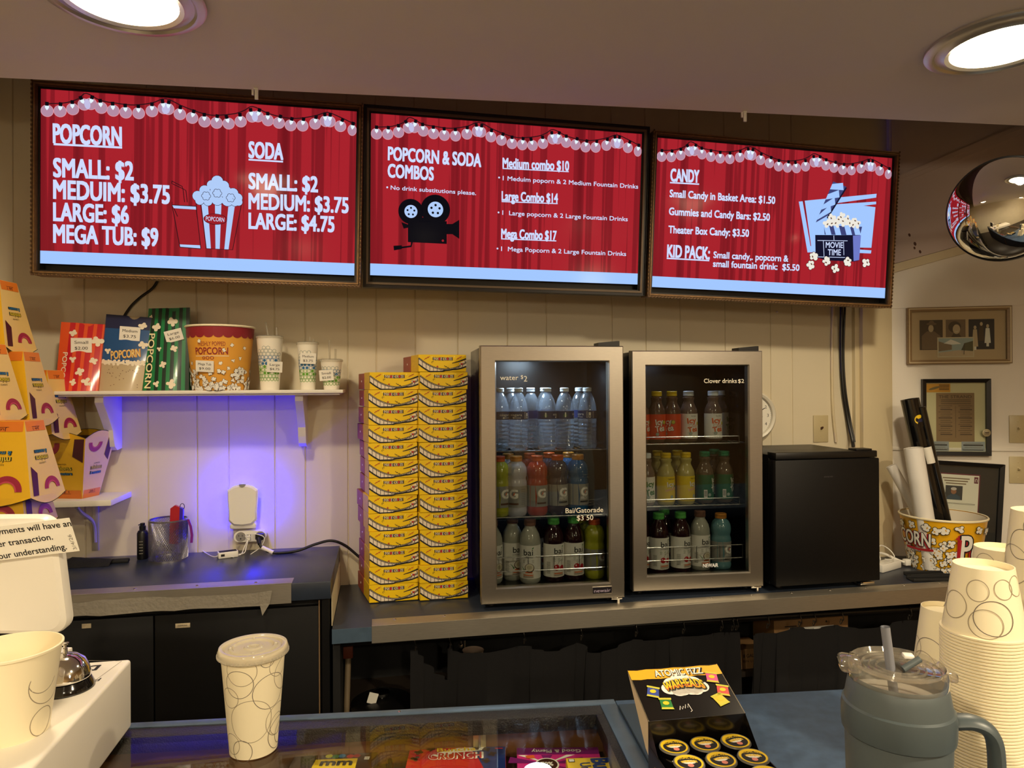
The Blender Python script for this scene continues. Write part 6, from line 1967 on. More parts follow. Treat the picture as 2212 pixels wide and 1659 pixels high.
b = MB(); o1_ = Vector((-.010, -.0105, max(tz, .004)+.030)); b.sphere((o1_.x, o1_.y+.006, o1_.z), .0045, m_black, 10, 6); b.build('camera_lens', t)
b = MB(); b.box(-W_+.02, -.118, -.045, -.012, .03, .10, m_ip, .006); b.box(-W_+.0, -.125, -.05, .03, 0.001, .032, m_ip, .004); b.build('neck', t)
b = MB(); b.box(-W_-.02, -.042, -.05, .07, .0005, .018, m_ip, .003); b.build('stand_base', t)
# taped paper notice
nq0 = pd(-60, 1218, 1.163); nq1 = pd(172, 1190, 1.163); nq2 = pd(163, 1117, 1.147)
nl = PXF(nq0, nq1-nq0, (nq2-nq1))
ex_ = (nq1-nq0).normalized(); n_v = ex_.cross((nq2-nq1)).normalized(); ey_ = n_v.cross(ex_).normalized()
Wn = (nq1-nq0).length; Hn = (nq2-nq1).dot(ey_)
b = MB()
b.add([v[:] for v in (nq0, nq1, nq1+ey_*Hn, nq0+ey_*Hn)]+[(v-n_v*.0005)[:] for v in (nq0, nq1, nq1+ey_*Hn, nq0+ey_*Hn)], [(0, 1, 2, 3), (7, 6, 5, 4), (0, 4, 5, 1), (1, 5, 6, 2), (2, 6, 7, 3), (3, 7, 4, 0)], m_paper)
nl = PXF(nq0, ex_, ey_); pr = PR(b, flat(nq0, ex_, ey_), .0003)
for s_, p0, p1, cp in (('payments will have an', (-22, 1157), (155, 1136), 12.5), ('per transaction.', (-12, 1183), (115, 1165), 12.5), ('your understanding.', (-10, 1209), (145, 1186), 12.5)):
    ptext(pr, nl, s_, p0, p1, cp, m_ink, 1, .03)
u_, v_ = nl.q(168, 1186); pr.text('3/4/26', u_-.001, v_, .006, m_gry, 1, w=.028, rot=pi/2+.1)
tag(b.build('paper_notice'), 'white paper strip with bold black wording taped across the tablet back', 'notice')
# service bell
p = atz(141, 1487, DZ)
t = thing('service_bell', 'chrome desk bell on a black base on the cash drawer', 'bell', (p.x, p.y, DZ))
R_ = .043
b = MB(); b.lathe([(.0001, 0), (R_, 0), (R_*1.0, .003), (R_*.93, .010), (R_*.86, .016), (R_*.80, .0165)], m_jar, 44, cap=False); b.build('base', t)
b = MB(); b.lathe([(R_*.86, .018), (R_*.88, .020), (R_*.84, .026), (R_*.80, .034), (R_*.66, .046), (R_*.42, .054), (R_*.14, .0575), (.0001, .058)], m_chrome, 48, cap=False); b.build('dome', t)
b = MB(); b.lathe([(.0035, .057), (.0035, .066), (.0026, .067), (.0026, .071), (.0055, .072), (.0055, .0745), (.0001, .0755)], m_chrome, 20, cap=False); b.build('button', t)
# empty cup
p = atz(22, 1583, DZ)
dep = (p-CAMP).dot(c_f); r1 = 96*dep/1500; r0 = 72*dep/1500; hc = (1583-1398)*dep/1500
t = thing('paper_cup', 'wide open cream paper cup at the left edge on the cash drawer', 'cup', (p.x, p.y, DZ))
b = MB(); b.lathe([(.0001, .006), (r0-.003, .006), (r0-.002, 0), (r0, 0), (r1, hc-.004), (r1+.0022, hc-.003), (r1+.0022, hc), (r1-.0005, hc+.0005), (r1-.0018, hc-.003), (r0-.002, .010), (.0001, .010)], m_cream, 56, cap=False)
pr = PR(b, cone(r0, 0, r1, hc), .0003); cup_rings(pr, (r0+r1)/2, hc, 21, 6, .0012, [(.066, .085, .022, 0), (.075, .075, .030, 0), (.07, .02, .02, 0)]); b.build('cup_body', t)
# ================================================================ right wall, bucket, mirror, clock
def wall_frame(name, label, cat, corners, wd, dp, fm, inner, extra=None, mat_m=None):
    """framed picture on the angled wall; corners are photo pixels TL, TR, BR, BL"""
    q4 = [RW.q(*c) for c in corners]
    x0 = (q4[0][0]+q4[3][0])/2; x1 = (q4[1][0]+q4[2][0])/2; z1 = (q4[0][1]+q4[1][1])/2; z0 = (q4[2][1]+q4[3][1])/2
    W, Hh = x1-x0, z1-z0
    o = WO+wdir*x0+wnor*.0005
    t = thing(name, label, cat, (o.x, o.y, z0), WA)
    b = MB()
    ringframe(b, 0, W, 0, Hh, wd, W-wd, wd, Hh-wd, -dp, -dp*.75, -.0, fm); b.build('frame', t)
    b = MB(); b.box(wd-.002, W-wd+.002, -.004, -.0005, wd-.002, Hh-wd+.002, mat_m)
    pr = PR(b, flat((0, -.004, 0), (1, 0, 0), (0, 0, 1)), .0005); inner(pr, W, Hh, wd); b.build('picture', t)
    b = MB(); b.box(wd-.001, W-wd+.001, -.0085, -.0075, wd-.001, Hh-wd+.001, m_glass); b.build('glazing', t)
    if extra: extra(t, W, Hh, wd)
    return t, W, Hh


m_oak = mat('old_oak_frame', '8d7350', .4, noise=(30, .12), stretch=(1, 1, 6)); m_mat = mat('buff_mat_board', 'cdb391', .7)
m_sep = mat('sepia_dark_print', '4a3a2e', .6); m_sepm = mat('sepia_mid_print', '7d6650', .6); m_sepl = mat('sepia_light_print', 'cdb798', .6); m_blk2 = mat('old_photo_black', '2a2a34', .6)


def fam(pr, W, Hh, wd):
    pr.rect(wd, wd, W-wd, Hh-wd, m_mat, 1)
    R_ = lambda x0, y0, x1, y1, m_, k=2: pr.rect(W*x0, Hh*y0, W*x1, Hh*y1, m_, k)
    # uniformed man
    R_(.13, .25, .355, .78, m_sep); pr.poly([(W*.15, Hh*.26), (W*.34, Hh*.26), (W*.33, Hh*.50), (W*.27, Hh*.58), (W*.20, Hh*.58), (W*.15, Hh*.50)], m_sepm, 3)
    pr.disc(W*.24, Hh*.63, W*.026, m_sepl, 4, 16, Hh*.065); pr.disc(W*.245, Hh*.71, W*.05, m_sepm, 5, 16, Hh*.022); pr.disc(W*.245, Hh*.73, W*.026, m_sepm, 5, 14, Hh*.04)
    # smiling woman
    R_(.385, .42, .575, .78, m_sepm); pr.disc(W*.47, Hh*.65, W*.062, m_sep, 3, 18, Hh*.10); pr.disc(W*.487, Hh*.61, W*.036, m_sepl, 4, 18, Hh*.085); pr.poly([(W*.42, Hh*.43), (W*.55, Hh*.43), (W*.51, Hh*.54), (W*.46, Hh*.54)], m_sep, 3)
    pr.stroke([(W*.475, Hh*.575), (W*.488, Hh*.565), (W*.502, Hh*.578)], .0016, m_wht, 5)
    # family group
    R_(.605, .25, .85, .78, m_blk2)
    for x, y, hgt, mm in ((.665, .30, .30, m_sepl), (.725, .40, .26, m_sep), (.785, .36, .26, m_wht)):
        pr.poly([(W*(x-.03), Hh*y), (W*(x+.03), Hh*y), (W*(x+.018), Hh*(y+hgt)), (W*(x-.018), Hh*(y+hgt))], mm, 3); pr.disc(W*x, Hh*(y+hgt+.035), W*.014, m_sepl, 4, 12, Hh*.034)
        if mm is not m_sep: pr.rect(W*(x-.012), Hh*(y-.06), W*(x+.012), Hh*y, m_wht, 3)
    # postcard
    R_(.30, .115, .655, .47, mat('cream_card', 'd9ccae', .6), 5); R_(.312, .135, .643, .45, mat('card_sky', 'a9bcc0', .6), 6)
    pr.poly([(W*.312, Hh*.135), (W*.643, Hh*.135), (W*.643, Hh*.22), (W*.50, Hh*.24), (W*.312, Hh*.20)], m_sepl, 7)
    pr.poly([(W*.312, Hh*.22), (W*.44, Hh*.25), (W*.44, Hh*.33), (W*.38, Hh*.36), (W*.312, Hh*.40)], mat('card_building', '8d7a5e', .6), 7); pr.poly([(W*.53, Hh*.24), (W*.643, Hh*.22), (W*.643, Hh*.40), (W*.56, Hh*.36)], mat('card_trees', '5a5a40', .6), 7)
    pr.poly([(W*.36, Hh*.36), (W*.43, Hh*.43), (W*.50, Hh*.38), (W*.53, Hh*.35), (W*.44, Hh*.34)], m_wht, 7); pr.stroke([(W*.555, Hh*.16), (W*.56, Hh*.36)], .0025, m_sep, 8)


tA, wA, hA = wall_frame('picture_frame', 'long gilt wooden frame with three sepia portraits and a street postcard', 'picture', ((1958, 665), (2181, 662), (2181, 787), (1956, 785)), .017, .022, m_oak, fam, None, m_mat)
b = MB(); ringframe(b, .004, wA-.004, .004, hA-.004, .008, wA-.008, .008, hA-.008, -.0235, -.0215, -.02, m_trimw); b.build('frame_bead', tA)
m_blf = mat('black_wood_frame', '141213', .35); m_pb = mat('playbill_paper', '8f7355', .7)


def strand(pr, W, Hh, wd):
    pr.rect(wd, wd, W-wd, Hh-wd, mat('cream_backing', 'd8cfa8', .7), 1)
    iw, ih = W-2*wd, Hh-2*wd
    X = lambda f: wd+iw*f
    Z = lambda f: wd+ih*f
    pr.rect(X(.18), Z(.14), X(.82), Z(.85), m_pb, 2)
    pr.text('THE STRAND', X(.5), Z(.775), ih*.04, m_sep, 3, w=iw*.55, align='C', bold=.01)
    for i, f in enumerate((.745, .72, .69)): pr.rect(X(.26), Z(f), X(.76), Z(f+.008), m_sep, 3)
    pr.stroke([(X(.505), Z(.20)), (X(.505), Z(.66))], .0012, m_sep, 3)
    for c0 in (.22, .55):
        for i in range(15):
            f = .66-i*.03
            big = i % 4 == 2
            pr.rect(X(c0+(.03 if i % 3 else 0)), Z(f), X(c0+.23-(.03 if i % 2 else 0)), Z(f+(.014 if big else .006)), m_sep, 3)
    pr.rect(X(.02), Z(.86), X(.42), Z(.985), mat('orange_ticket', 'd99a2e', .6), 3); pr.disc(X(.15), Z(.92), iw*.10, mat('ticket_grey', '7d6a3e', .6), 4, 14, ih*.018, .3)
    for i in range(4): pr.rect(X(.23), Z(.96-i*.022), X(.40), Z(.970-i*.022), m_ink, 4)
    for x in (.0, .60):
        pr.rect(X(x), Z(.005), X(x+.39), Z(.145), mat('blue_ticket', '9aa3ad', .6), 3); pr.rect(X(x+.03), Z(.085), X(x+.36), Z(.102), m_ink, 4); pr.rect(X(x+.05), Z(.115), X(x+.33), Z(.121), m_gry, 4); pr.rect(X(x+.05), Z(.06), X(x+.33), Z(.067), m_gry, 4); pr.rect(X(x+.02), Z(.02), X(x+.36), Z(.028), m_ink, 4)


def pin(t, W, Hh, wd):
    b = MB(); b.lathe([(.0155, 0), (.0155, .0015), (.012, .004), (.0001, .005)], mat('cream_button_badge', 'b9ab85', .35), 24, cap=False)
    pr = PR(b, top(.0052), .0004); pr.rect(-.008, -.001, .008, .004, m_sep, 1); pr.rect(-.007, -.006, .007, -.003, m_sep, 1); pr.ring(0, 0, .011, .001, m_sep, 1, 20)
    o = b.build('button_badge', t, (W-wd-.004, -.0225, Hh*.30)); o.rotation_euler = (pi/2, 0, 0)


wall_frame('picture_frame', 'black frame holding an old playbill with tickets and a button badge', 'picture', ((1991, 817), (2138, 820), (2134, 985), (1988, 981)), .0155, .022, m_blf, strand, pin, m_pb)


def cert(pr, W, Hh, wd):
    pr.rect(wd, wd, W-wd, Hh-wd, mat('dark_mat_board', '2b2a2c', .6), 1)
    pr.rect(W*.13, Hh*.14, W*.73, Hh*.86, mat('maroon_border', '6d2a3e', .6), 2); pr.rect(W*.145, Hh*.155, W*.715, Hh*.845, m_paper, 3)
    for i, (tx, f) in enumerate((('One Town Foundation', .795), ('2021 Volunteer of the Year', .765), ('Certificate of Thanks', .735))):
        pr.rect(W*(.27+.02*i), Hh*f, W*(.60-.02*i), Hh*(f+.012), m_sepm, 4)
    pr.rect(W*.31, Hh*.55, W*.52, Hh*.715, mat('portrait_grey', '3a3d44', .6), 4)
    pr.poly([(W*.33, Hh*.552), (W*.50, Hh*.552), (W*.49, Hh*.59), (W*.44, Hh*.615), (W*.38, Hh*.615), (W*.335, Hh*.585)], mat('denim_print', '3c5166', .6), 5); pr.disc(W*.41, Hh*.648, W*.034, mat('face_print', '9a6a52', .6), 6, 16, Hh*.034); pr.disc(W*.41, Hh*.678, W*.036, mat('cap_print', 'c9c2bc', .6), 7, 16, Hh*.018)
    for f in (.51, .50): pr.rect(W*.26, Hh*f, W*.68, Hh*(f+.004), m_gry, 4)
    for x in (.155, .655): pr.rect(W*x, Hh*.755, W*(x+.05), Hh*.83, mat('maroon_border', '6d2a3e', .6), 4); pr.ring(W*(x+.025), Hh*.795, W*.012, W*.006, m_wht, 5, 12, a0=0, a1=pi); pr.rect(W*(x+.01), Hh*.77, W*(x+.016), Hh*.795, m_wht, 5); pr.rect(W*(x+.034), Hh*.77, W*(x+.040), Hh*.795, m_wht, 5)


tC, wC, hC = wall_frame('picture_frame', 'black framed certificate leaning askew on the counter behind the popcorn bucket', 'picture', ((1985, 985), (2162, 1000), (2150, 1180), (1975, 1172)), .016, .020, m_blf, cert, None, m_pb)
tC.rotation_euler = (0, .055, WA)


def switch_plate(name, label, px, py, wpx, hpx, wall, toggle, m_p):
    if wall == 'r':
        u0, v0 = RW.q(px, py); s_ = RW.q(px+wpx/2, py)[0]-u0; h_ = v0-RW.q(px, py+hpx/2)[1]
        o = WO+wdir*u0+wnor*.0004; t = thing(name, label, 'light switch', (o.x, o.y, v0), WA)
    else:
        p = at(px, py, WY); s_ = at(px+wpx/2, py, WY).x-p.x; h_ = p.z-at(px, py+hpx/2, WY).z
        t = thing(name, label, 'light switch', (p.x, WY-.0004, p.z))
    b = MB(); b.box(-s_, s_, -.005, 0, -h_, h_, m_p, .0025)
    t = b.build('plate', t)
    b = MB(); b.box(-.005, .005, -.0062, -.005, -.012, .012, m_p, .0004); b.hexa([(-.0035, -.006, -.004), (.0035, -.006, -.004), (.0035, -.006, .006), (-.0035, -.006, .006), (-.003, -.018, .004), (.003, -.018, .004), (.003, -.017, .010), (-.003, -.017, .010)], toggle); b.build('toggle', t)
    for z in (-.031, .031):
        b = MB(); b.lathe([(.0028, 0), (.0026, .0008), (.0001, .001)], m_p, 12, cap=False); o = b.build('screw', t, (0, -.005, z)); o.rotation_euler = (pi/2, 0, 0)


m_alm = mat('almond_plastic', 'c4b58e', .4)
switch_plate('light_switch', 'almond light switch with brown toggle on the panel wall above the mini fridge', 1772, 926, 32, 58, 'b', mat('brown_toggle', '4a2418', .4), m_alm)
switch_plate('light_switch', 'upper almond light switch plate at the right photo edge', 2198, 927, 38, 60, 'r', m_alm, m_alm)
switch_plate('light_switch', 'lower almond light switch plate at the right photo edge', 2198, 1015, 38, 58, 'r', m_alm, m_alm)

# clock partly behind the right fridge
p = at(1622, 898, WY)
t = thing('wall_clock', 'round white wall clock half hidden behind the right fridge', 'clock', (p.x, WY-.0004, p.z))
Rc = .105
b = MB(); b.lathe([(Rc*.98, 0), (Rc, .008), (Rc*.97, .020), (Rc*.90, .026), (Rc*.82, .022), (Rc*.80, .014)], mat('clock_white', 'e6e0d0', .35), 56, cap=False); o = b.build('case', t); o.rotation_euler = (pi/2, 0, 0)
b = MB(); b.lathe([(Rc*.81, .012), (.0001, .012)], m_paper, 48, cap=False)
pr = PR(b, top(.012), .0004)
for h_ in range(1, 13):
    a = pi/2-h_*pi/6; pr.text(str(h_), Rc*.66*cos(a), Rc*.66*sin(a)-.005, .0125, m_ink, 1, align='C', w=None)
for i in range(60):
    a = i*pi/30; pr.stroke([(Rc*.78*cos(a), Rc*.78*sin(a)), (Rc*.80*cos(a), Rc*.80*sin(a))], .0008, m_ink, 1)
o = b.build('dial', t); o.rotation_euler = (pi/2, 0, 0)
b = MB(); pr = PR(b, top(.0135), .0004); pr.stroke([(0, 0), (Rc*.42, -Rc*.04)], .0040, m_ink, 1); pr.stroke([(0, 0), (Rc*.52, Rc*.30)], .0030, m_ink, 2); pr.disc(0, 0, .004, m_ink, 3); o = b.build('hands', t); o.rotation_euler = (pi/2, 0, 0)
b = MB(); b.lathe([(.0035, .0), (.003, .008), (.0001, .009)], m_wall, 12, cap=False); o = b.build('wall_peg', None, tuple(at(1679, 674, WY))); o.rotation_euler = (pi/2, 0, 0); tag(o, 'small painted peg on the panel wall under the right screen', 'peg')
# cables beside the corner post
b = MB(); b.tube(spline([at(1818, 640, WY-.02), at(1817, 760, WY-.012), at(1821, 840, WY-.012), at(1830, 900, WY-.012), at(1840, 945, WY-.03), at(1843, 965, WY-.05)], 8), .007, m_black, 8); b.tube(spline([at(1826, 640, WY-.02), at(1822, 760, WY-.012), at(1826, 840, WY-.012), at(1836, 905, WY-.012), at(1846, 955, WY-.03)], 8), .0045, m_black, 8); tag(b.build('power_cable'), 'thick dark cables hanging beside the corner post behind the mini fridge', 'cable')
b = MB(); b.tube(spline([at(1800, 650, WY-.006), at(1797, 760, WY-.006), at(1799, 880, WY-.006), at(1806, 955, WY-.006)], 8), .006, m_trimw, 8); tag(b.build('painted_cable'), 'cream painted cable on the panel wall left of the dark cables', 'cable')

# convex mirror
MDp = 2.16
p = pd(2170, 452, MDp); Rm = 111*MDp/1500
nrm_ = (CAMP-p).normalized(); aim = Vector((-.95, -.30, -.04)).normalized()
nrm_ = (nrm_*.52+aim*.48).normalized()
t = thing('convex_mirror', 'round convex security mirror with black rim in front of the bulkhead', 'mirror', p)
t.rotation_euler = nrm_.to_track_quat('Z', 'Y').to_euler()
b = MB(); b.lathe([(Rm*.965*cos(a), .012+Rm*.40*sin(a)) for a in [pi/2*k/16 for k in range(16)]]+[(.0001, .012+Rm*.40)], mat('mirror_silver', 'f0eee8', .02, 1.0), 64, cap=False); b.build('mirror_dome', t)
b = MB(); b.lathe([(Rm*.90, -.01), (Rm, -.01), (Rm*1.005, .004), (Rm*.99, .014), (Rm*.955, .016), (Rm*.95, .008)], m_black, 64, cap=False); b.lathe([(Rm*.95, -.008), (.0001, -.012)], m_black, 40, cap=False); b.build('rim', t)
wl_ = (WO-p).dot(wnor)/(-wnor.dot(nrm_) or 1e-6)
bl = Vector((0, 0, -min(.6, abs((p-WO).dot(wnor)-.047)/abs(wnor.dot(nrm_)))))
b = MB(); b.tube([(0, 0, -.01), (bl*.5)[:], bl[:]], .009, m_black, 10); b.build('wall_arm', t)

# ---------------- popcorn bucket with rolled posters
YB2 = 2.40
p0, p1 = at(1963, 1110, YB2), at(2107, 1110, YB2)
R1 = (p1-p0).length/2*.985
bz = ZL; hB = at(2035, 1112, YB2).z-ZL
R0 = R1*.80
c2 = (p0+p1)/2
t = thing('popcorn_bucket', 'yellow popcorn bucket on the right counter holding rolled posters', 'popcorn bucket', (c2.x, YB2, bz), -.70)
m_buy = mat('bright_yellow_bucket', 'f0b51c', .35)
b = MB(); b.lathe([(.0001, .004), (R0-.003, .004), (R0-.003, 0), (R0, 0), (R1, hB)], m_buy, 64, cap=False); b.lathe([(.0001, .007), (R0-.003, .007), (R1-.002, hB-.001)], mat('bucket_inside', 'e9dfcc', .6), 48, cap=False)
pr = PR(b, cone(R0, 0, R1, hB), .0005)
rg = random.Random(9)
for i in range(110):
    y = rg.random()**1.5*.60; x = rg.uniform(-.19, .19)
    if .40 < y and not (-.035 < x < .040): continue
    if .15 < y and .035 < x < .14: continue
    pr.kernel(x, .012+y*hB, .0135, m_wht, m_ink, 1+(i % 4)*3, i, mat('butter_print', 'dba63a', .5), ol=.14)
for i, (x, y) in enumerate(((-.105, .86), (-.055, .85), (-.025, .80), (.0, .82), (.045, .87), (.115, .84), (-.16, .84), (.16, .80), (.02, .58), (-.04, .60))):
    pr.kernel(x, y*hB, .0150, m_wht, m_ink, 14, i+200, mat('butter_print', 'dba63a', .5), ol=.14)
for dx, dz, mm, k, bo in ((-.004, -.003, m_red, 18, .10), (0, 0, m_ink, 20, .08), (0, 0, m_wht, 21, .03)):
    pr.text('P', .052+dx, hB*.26+dz, .100, mm, k, w=.036, bold=bo); pr.text('OP', .090+dx, hB*.26+dz, .062, mm, k, w=.052, bold=bo); pr.text('CORN', -.044+dx, hB*.48+dz, .052, mm, k, w=.125, bold=bo, align='R', rot=-.06)
pr.stroke([(.040, hB*.20), (.080, hB*.22), (.135, hB*.28)], .010, m_red, 22); pr.stroke([(.045, hB*.22), (.048, hB*.66), (.034, hB*.70)], .008, m_red, 22); pr.stroke([(-.14, hB*.42), (-.085, hB*.41), (-.034, hB*.43)], .009, m_red, 22)
b.build('bucket_body', t)
b = MB(); b.lathe([(R1-.001, hB-.005), (R1+.0035, hB-.004), (R1+.0045, hB), (R1+.0015, hB+.004), (R1-.002, hB+.002)], m_cream, 64, cap=False); b.build('rolled_rim', t)


def rolled(name, label, top_px, bot_px, Yt, Yb, r, m_, fn=None, r2=None):
    a, c_ = at(*top_px, Yt), at(*bot_px, Yb)
    ax = (a-c_).normalized()
    # extend down to the bucket floor
    Lx = (c_.z-(bz+.012))/ax.z
    c_ = c_-ax*Lx
    t = thing(name, label, 'rolled poster', (0, 0, 0))
    b = MB(); b.tube([c_, a], r, m_, 28, r2, cap=False); b.tube([c_, a], r*.9, m_, 20, (r2*.9 if r2 else None), cap=False)
    n_ = ax; sp_ = []
    u_ = n_.cross(Vector((0, 1, 0))).normalized(); v_ = n_.cross(u_)
    rr_ = r2 or r
    sp_ = [(a+u_*(rr_*(1-.5*k/40)*cos(k*.6))+v_*(rr_*(1-.5*k/40)*sin(k*.6)))[:] for k in range(41)]
    b.tube(sp_, .0006, m_, 4)
    b.build('paper_roll', t)
    if fn: fn(t, a, c_, ax, rr_)


m_bp = mat('black_gloss_poster', '0c0c0d', .12, coat=.5); m_wp = mat('white_poster_back', 'ece8e2', .5)
def moon(t, a, c_, ax, r):
    rt = ax.cross(Vector((0, 1, 0))).normalized()
    if rt.x < 0: rt = -rt
    nn = Vector((-.15, -1, 0)).normalized()
    o = a-ax*.085
    b = MB()
    def fn(u, v):
        an = u/r
        n = (rt*sin(an)+(-(rt.cross(ax)) if (rt.cross(ax)).y > 0 else rt.cross(ax))*cos(an))
        return o+ax*v+n*r, n
    pr = PR(b, fn, .0006)
    pr.disc(-.004, 0, .019, m_yel, 1, 22); pr.disc(-.002, -.006, .011, m_bbd, 2, 18); pr.rect(-.014, -.030, .010, -.010, m_bp, 3, 5)
    b.build('crescent_print', t)


rolled('rolled_poster', 'fat rolled black poster leaning left out of the bucket, a yellow crescent on it', (1965, 862), (2018, 1100), 2.46, 2.42, .034, m_bp, moon)
rolled('rolled_poster', 'thin rolled black poster with a white paper band, leaning left in the bucket', (1990, 880), (2040, 1104), 2.43, 2.395, .017, m_bp, None)
a_, c_ = at(2001, 965, 2.413), at(2010, 1000, 2.408)
b = MB(); b.tube([c_, a_], .0178, m_paper, 24, cap=False); tag(b.build('paper_band'), 'white paper band wrapped round the thin black poster', 'paper band')
rolled('rolled_poster', 'rolled white poster standing in front in the bucket', (1973, 968), (1995, 1104), 2.375, 2.365, .034, m_wp, None)
rolled('rolled_poster', 'white rolled paper at the far left behind the bucket, its end showing', (1925, 1006), (1972, 1090), 2.50, 2.46, .020, m_wp, None)

# power strip and flat black trays
p = at(1918, 1200, 2.42)
t = thing('power_strip', 'white power strip with coiled cord between the mini fridge and the bucket', 'power strip', (p.x, 2.42, ZL), .40)
b = MB(); b.box(-.085, .055, -.025, .025, 0, .030, m_white, .004); b.build('strip_body', t)
b = MB(); b.tube(spline([(-.06, .0, .045), (-.03, .02, .060), (.02, .02, .050), (.06, -.005, .028), (.082, -.020, .018)], 7), .0048, m_white, 8); b.tube(spline([(-.08, .0, .070), (-.02, .02, .090), (.02, .01, .075), (.01, -.02, .052), (-.03, -.026, .045), (-.06, -.02, .050)], 7), .0022, m_white, 6); b.build('cord', t)
b = MB(); b.T = Matrix.Translation((.085, -.022, .017)) @ Matrix.Rotation(-.4, 4, 'Z'); b.box(-.004, .022, -.011, .011, -.012, .013, m_white, .004); b.cyl((.022, .004, .002), (.034, .004, .002), .0012, m_chrome, 6); b.cyl((.022, -.004, .002), (.034, -.004, .002), .0012, m_chrome, 6); b.build('plug', t)
for i, (px, py, yy, lb) in enumerate(((2030, 1229, 2.295, 'flat black tray nearer the bucket, under the plug'), (2040, 1238, 2.235, 'flat black tray nearest the counter edge, in front of the bucket'))):
    p = at(px, py, yy); t = thing('flat_tray', lb, 'tray', (p.x, yy, ZL+.0005), -.12-.05*i)
    b = MB(); b.box(-.13, .13, -.022, .022, 0, .004, m_blackm, .001); b.box(-.13, .13, -.024, -.018, .002, .012, m_blackm, .002); b.box(-.13, .13, .018, .024, .002, .012, m_blackm, .002); b.build('tray_body', t)

# ================================================================ under the lower counter
m_cloth = mat('black_curtain_cloth', '0e0d10', .9, bump=(700, .25))
ra, rb = at(728, 1389, 2.235), at(2010, 1312, 2.235)
t = thing('curtain_rod', 'black tension rod under the steel edge of the lower counter', 'curtain rod', ra)
b = MB(); b.cyl((0, 0, 0), tuple((rb+(rb-ra)*.12)-ra), .0105, m_black, 16); b.build('rod', t)
hk = {}
HN = ['first', 'second', 'third', 'fourth', 'fifth', 'sixth', 'seventh', 'eighth', 'ninth', 'tenth', 'eleventh', 'twelfth', 'thirteenth', 'fourteenth']
m_hook = mat('dark_metal_hook', '5b5650', .3, .8)
for i, px in enumerate((897, 972, 1132, 1255, 1373, 1475, 1557, 1581, 1590, 1657, 1726, 1757, 1816, 1963)):
    f = (at(px, 1340, 2.235).x-ra.x)/(rb.x-ra.x); c_ = ra.lerp(rb, f)
    hk[px] = c_
    o = c_-ra
    b = MB(); b.tube([(o.x+.004*sin(k), o.y+.017*cos(k*.55), o.z-.008+.021*sin(k*.55)) for k in range(9)], .0015, m_hook, 6); b.tube(spline([o+Vector((0, -.012, -.020)), o+Vector((0, -.006, -.034)), o+Vector((0, .002, -.040)), o+Vector((0, .004, -.030))], 5), .0015, m_hook, 6); b.sphere((o.x, o.y-.002, o.z-.024), .0035, m_hook, 8, 5)
    tag(b.build('curtain_hook', None, ra), 'dark metal curtain hook, '+HN[i]+' from the left on the black rod', 'hook', 'curtain hooks on the rod')


def curtain(label, cps, left, right, seed):
    """cps: list of (px, py) along the top edge, alternating hung points and sags"""
    tp = [at(px, py, 2.245) for px, py in cps]
    sp_ = spline(tp, 8)
    N_ = len(sp_); rg = random.Random(seed)
    b = MB(); vs = []; rows = 16
    Ls = [0]
    for i in range(1, N_): Ls.append(Ls[-1]+(sp_[i]-sp_[i-1]).length)
    ph = [rg.uniform(0, 6) for _ in range(4)]
    for j in range(rows+1):
        f = j/rows
        for i in range(N_):
            q_ = sp_[i]
            z = q_.z*(1-f)+.12*f
            amp = .004+.028*min(1, f*1.6)
            y = q_.y+.03+amp*(sin(Ls[i]*26+ph[0])*.6+sin(Ls[i]*47+ph[1]+f)*.3+sin(Ls[i]*11+ph[2])*.5)
            vs.append((q_.x+.01*sin(f*3+i), y, z))
    b.add(vs, [(j*N_+i, j*N_+i+1, (j+1)*N_+i+1, (j+1)*N_+i) for j in range(rows) for i in range(N_-1)], m_cloth, True)
    tag(b.build('curtain', ang=80), label, 'curtain', 'black curtains under the lower counter')


curtain('wide black curtain hung in scallops under the steel edge below the drink fridges', [(972, 1398), (985, 1416), (1060, 1416), (1132, 1402), (1165, 1410), (1210, 1413), (1255, 1395), (1285, 1418), (1330, 1408), (1373, 1388), (1400, 1391), (1440, 1388), (1475, 1381), (1520, 1381), (1557, 1374), (1604, 1372)], 0, 0, 3)
curtain('black curtain at the right, below the mini fridge and behind the grey tumbler', [(1638, 1380), (1657, 1374), (1690, 1374), (1726, 1361), (1770, 1365), (1816, 1356), (1870, 1364), (1920, 1360), (1963, 1346), (2030, 1346), (2150, 1340)], 0, 0, 8)
curtain('narrow gathered black curtain near the raised counter, hanging from the first two hooks', [(890, 1414), (897, 1410), (915, 1432), (945, 1462), (975, 1480)], 0, 0, 5)
# things stored below
def cbox(name, label, x0p, x1p, ytp, yy, hgt, dep, deco, zb_):
    a, c_ = at(x0p, ytp, yy), at(x1p, ytp, yy)
    t = thing(name, label, 'carton', ((a.x+c_.x)/2, yy, zb_)); W = c_.x-a.x
    b = MB(); b.box(-W/2, W/2, 0, dep, 0, hgt, mat('brown_cardboard', '8f6b42', .7, noise=(20, .06)), .001, 1); deco(PR(b, front(0), .0005), W, hgt); b.build('carton', t)
def dk1(pr, W, H):
    pr.rect(-W*.30, H-.062, W*.30, H-.030, m_wht, 1)
    for k in range(3):
        for j in range(9): pr.rect(-W*.27+k*W*.2+j*.0035, H-.056, -W*.27+k*W*.2+j*.0035+(.001 if j % 2 else .002), H-.036, m_ink, 2)
    pr.rect(-W*.36, H-.026, -W*.2, H-.022, m_ink, 1); pr.disc(W*.2, H-.015, .004, m_ink, 1)
S2 = .57
za = at(1750, 1336, 2.36).z
cbox('carton', 'brown carton with a white barcode label above the right curtain', 1672, 1832, 1336, 2.36, za-S2-.0005, .15, dk1, S2+.0002)
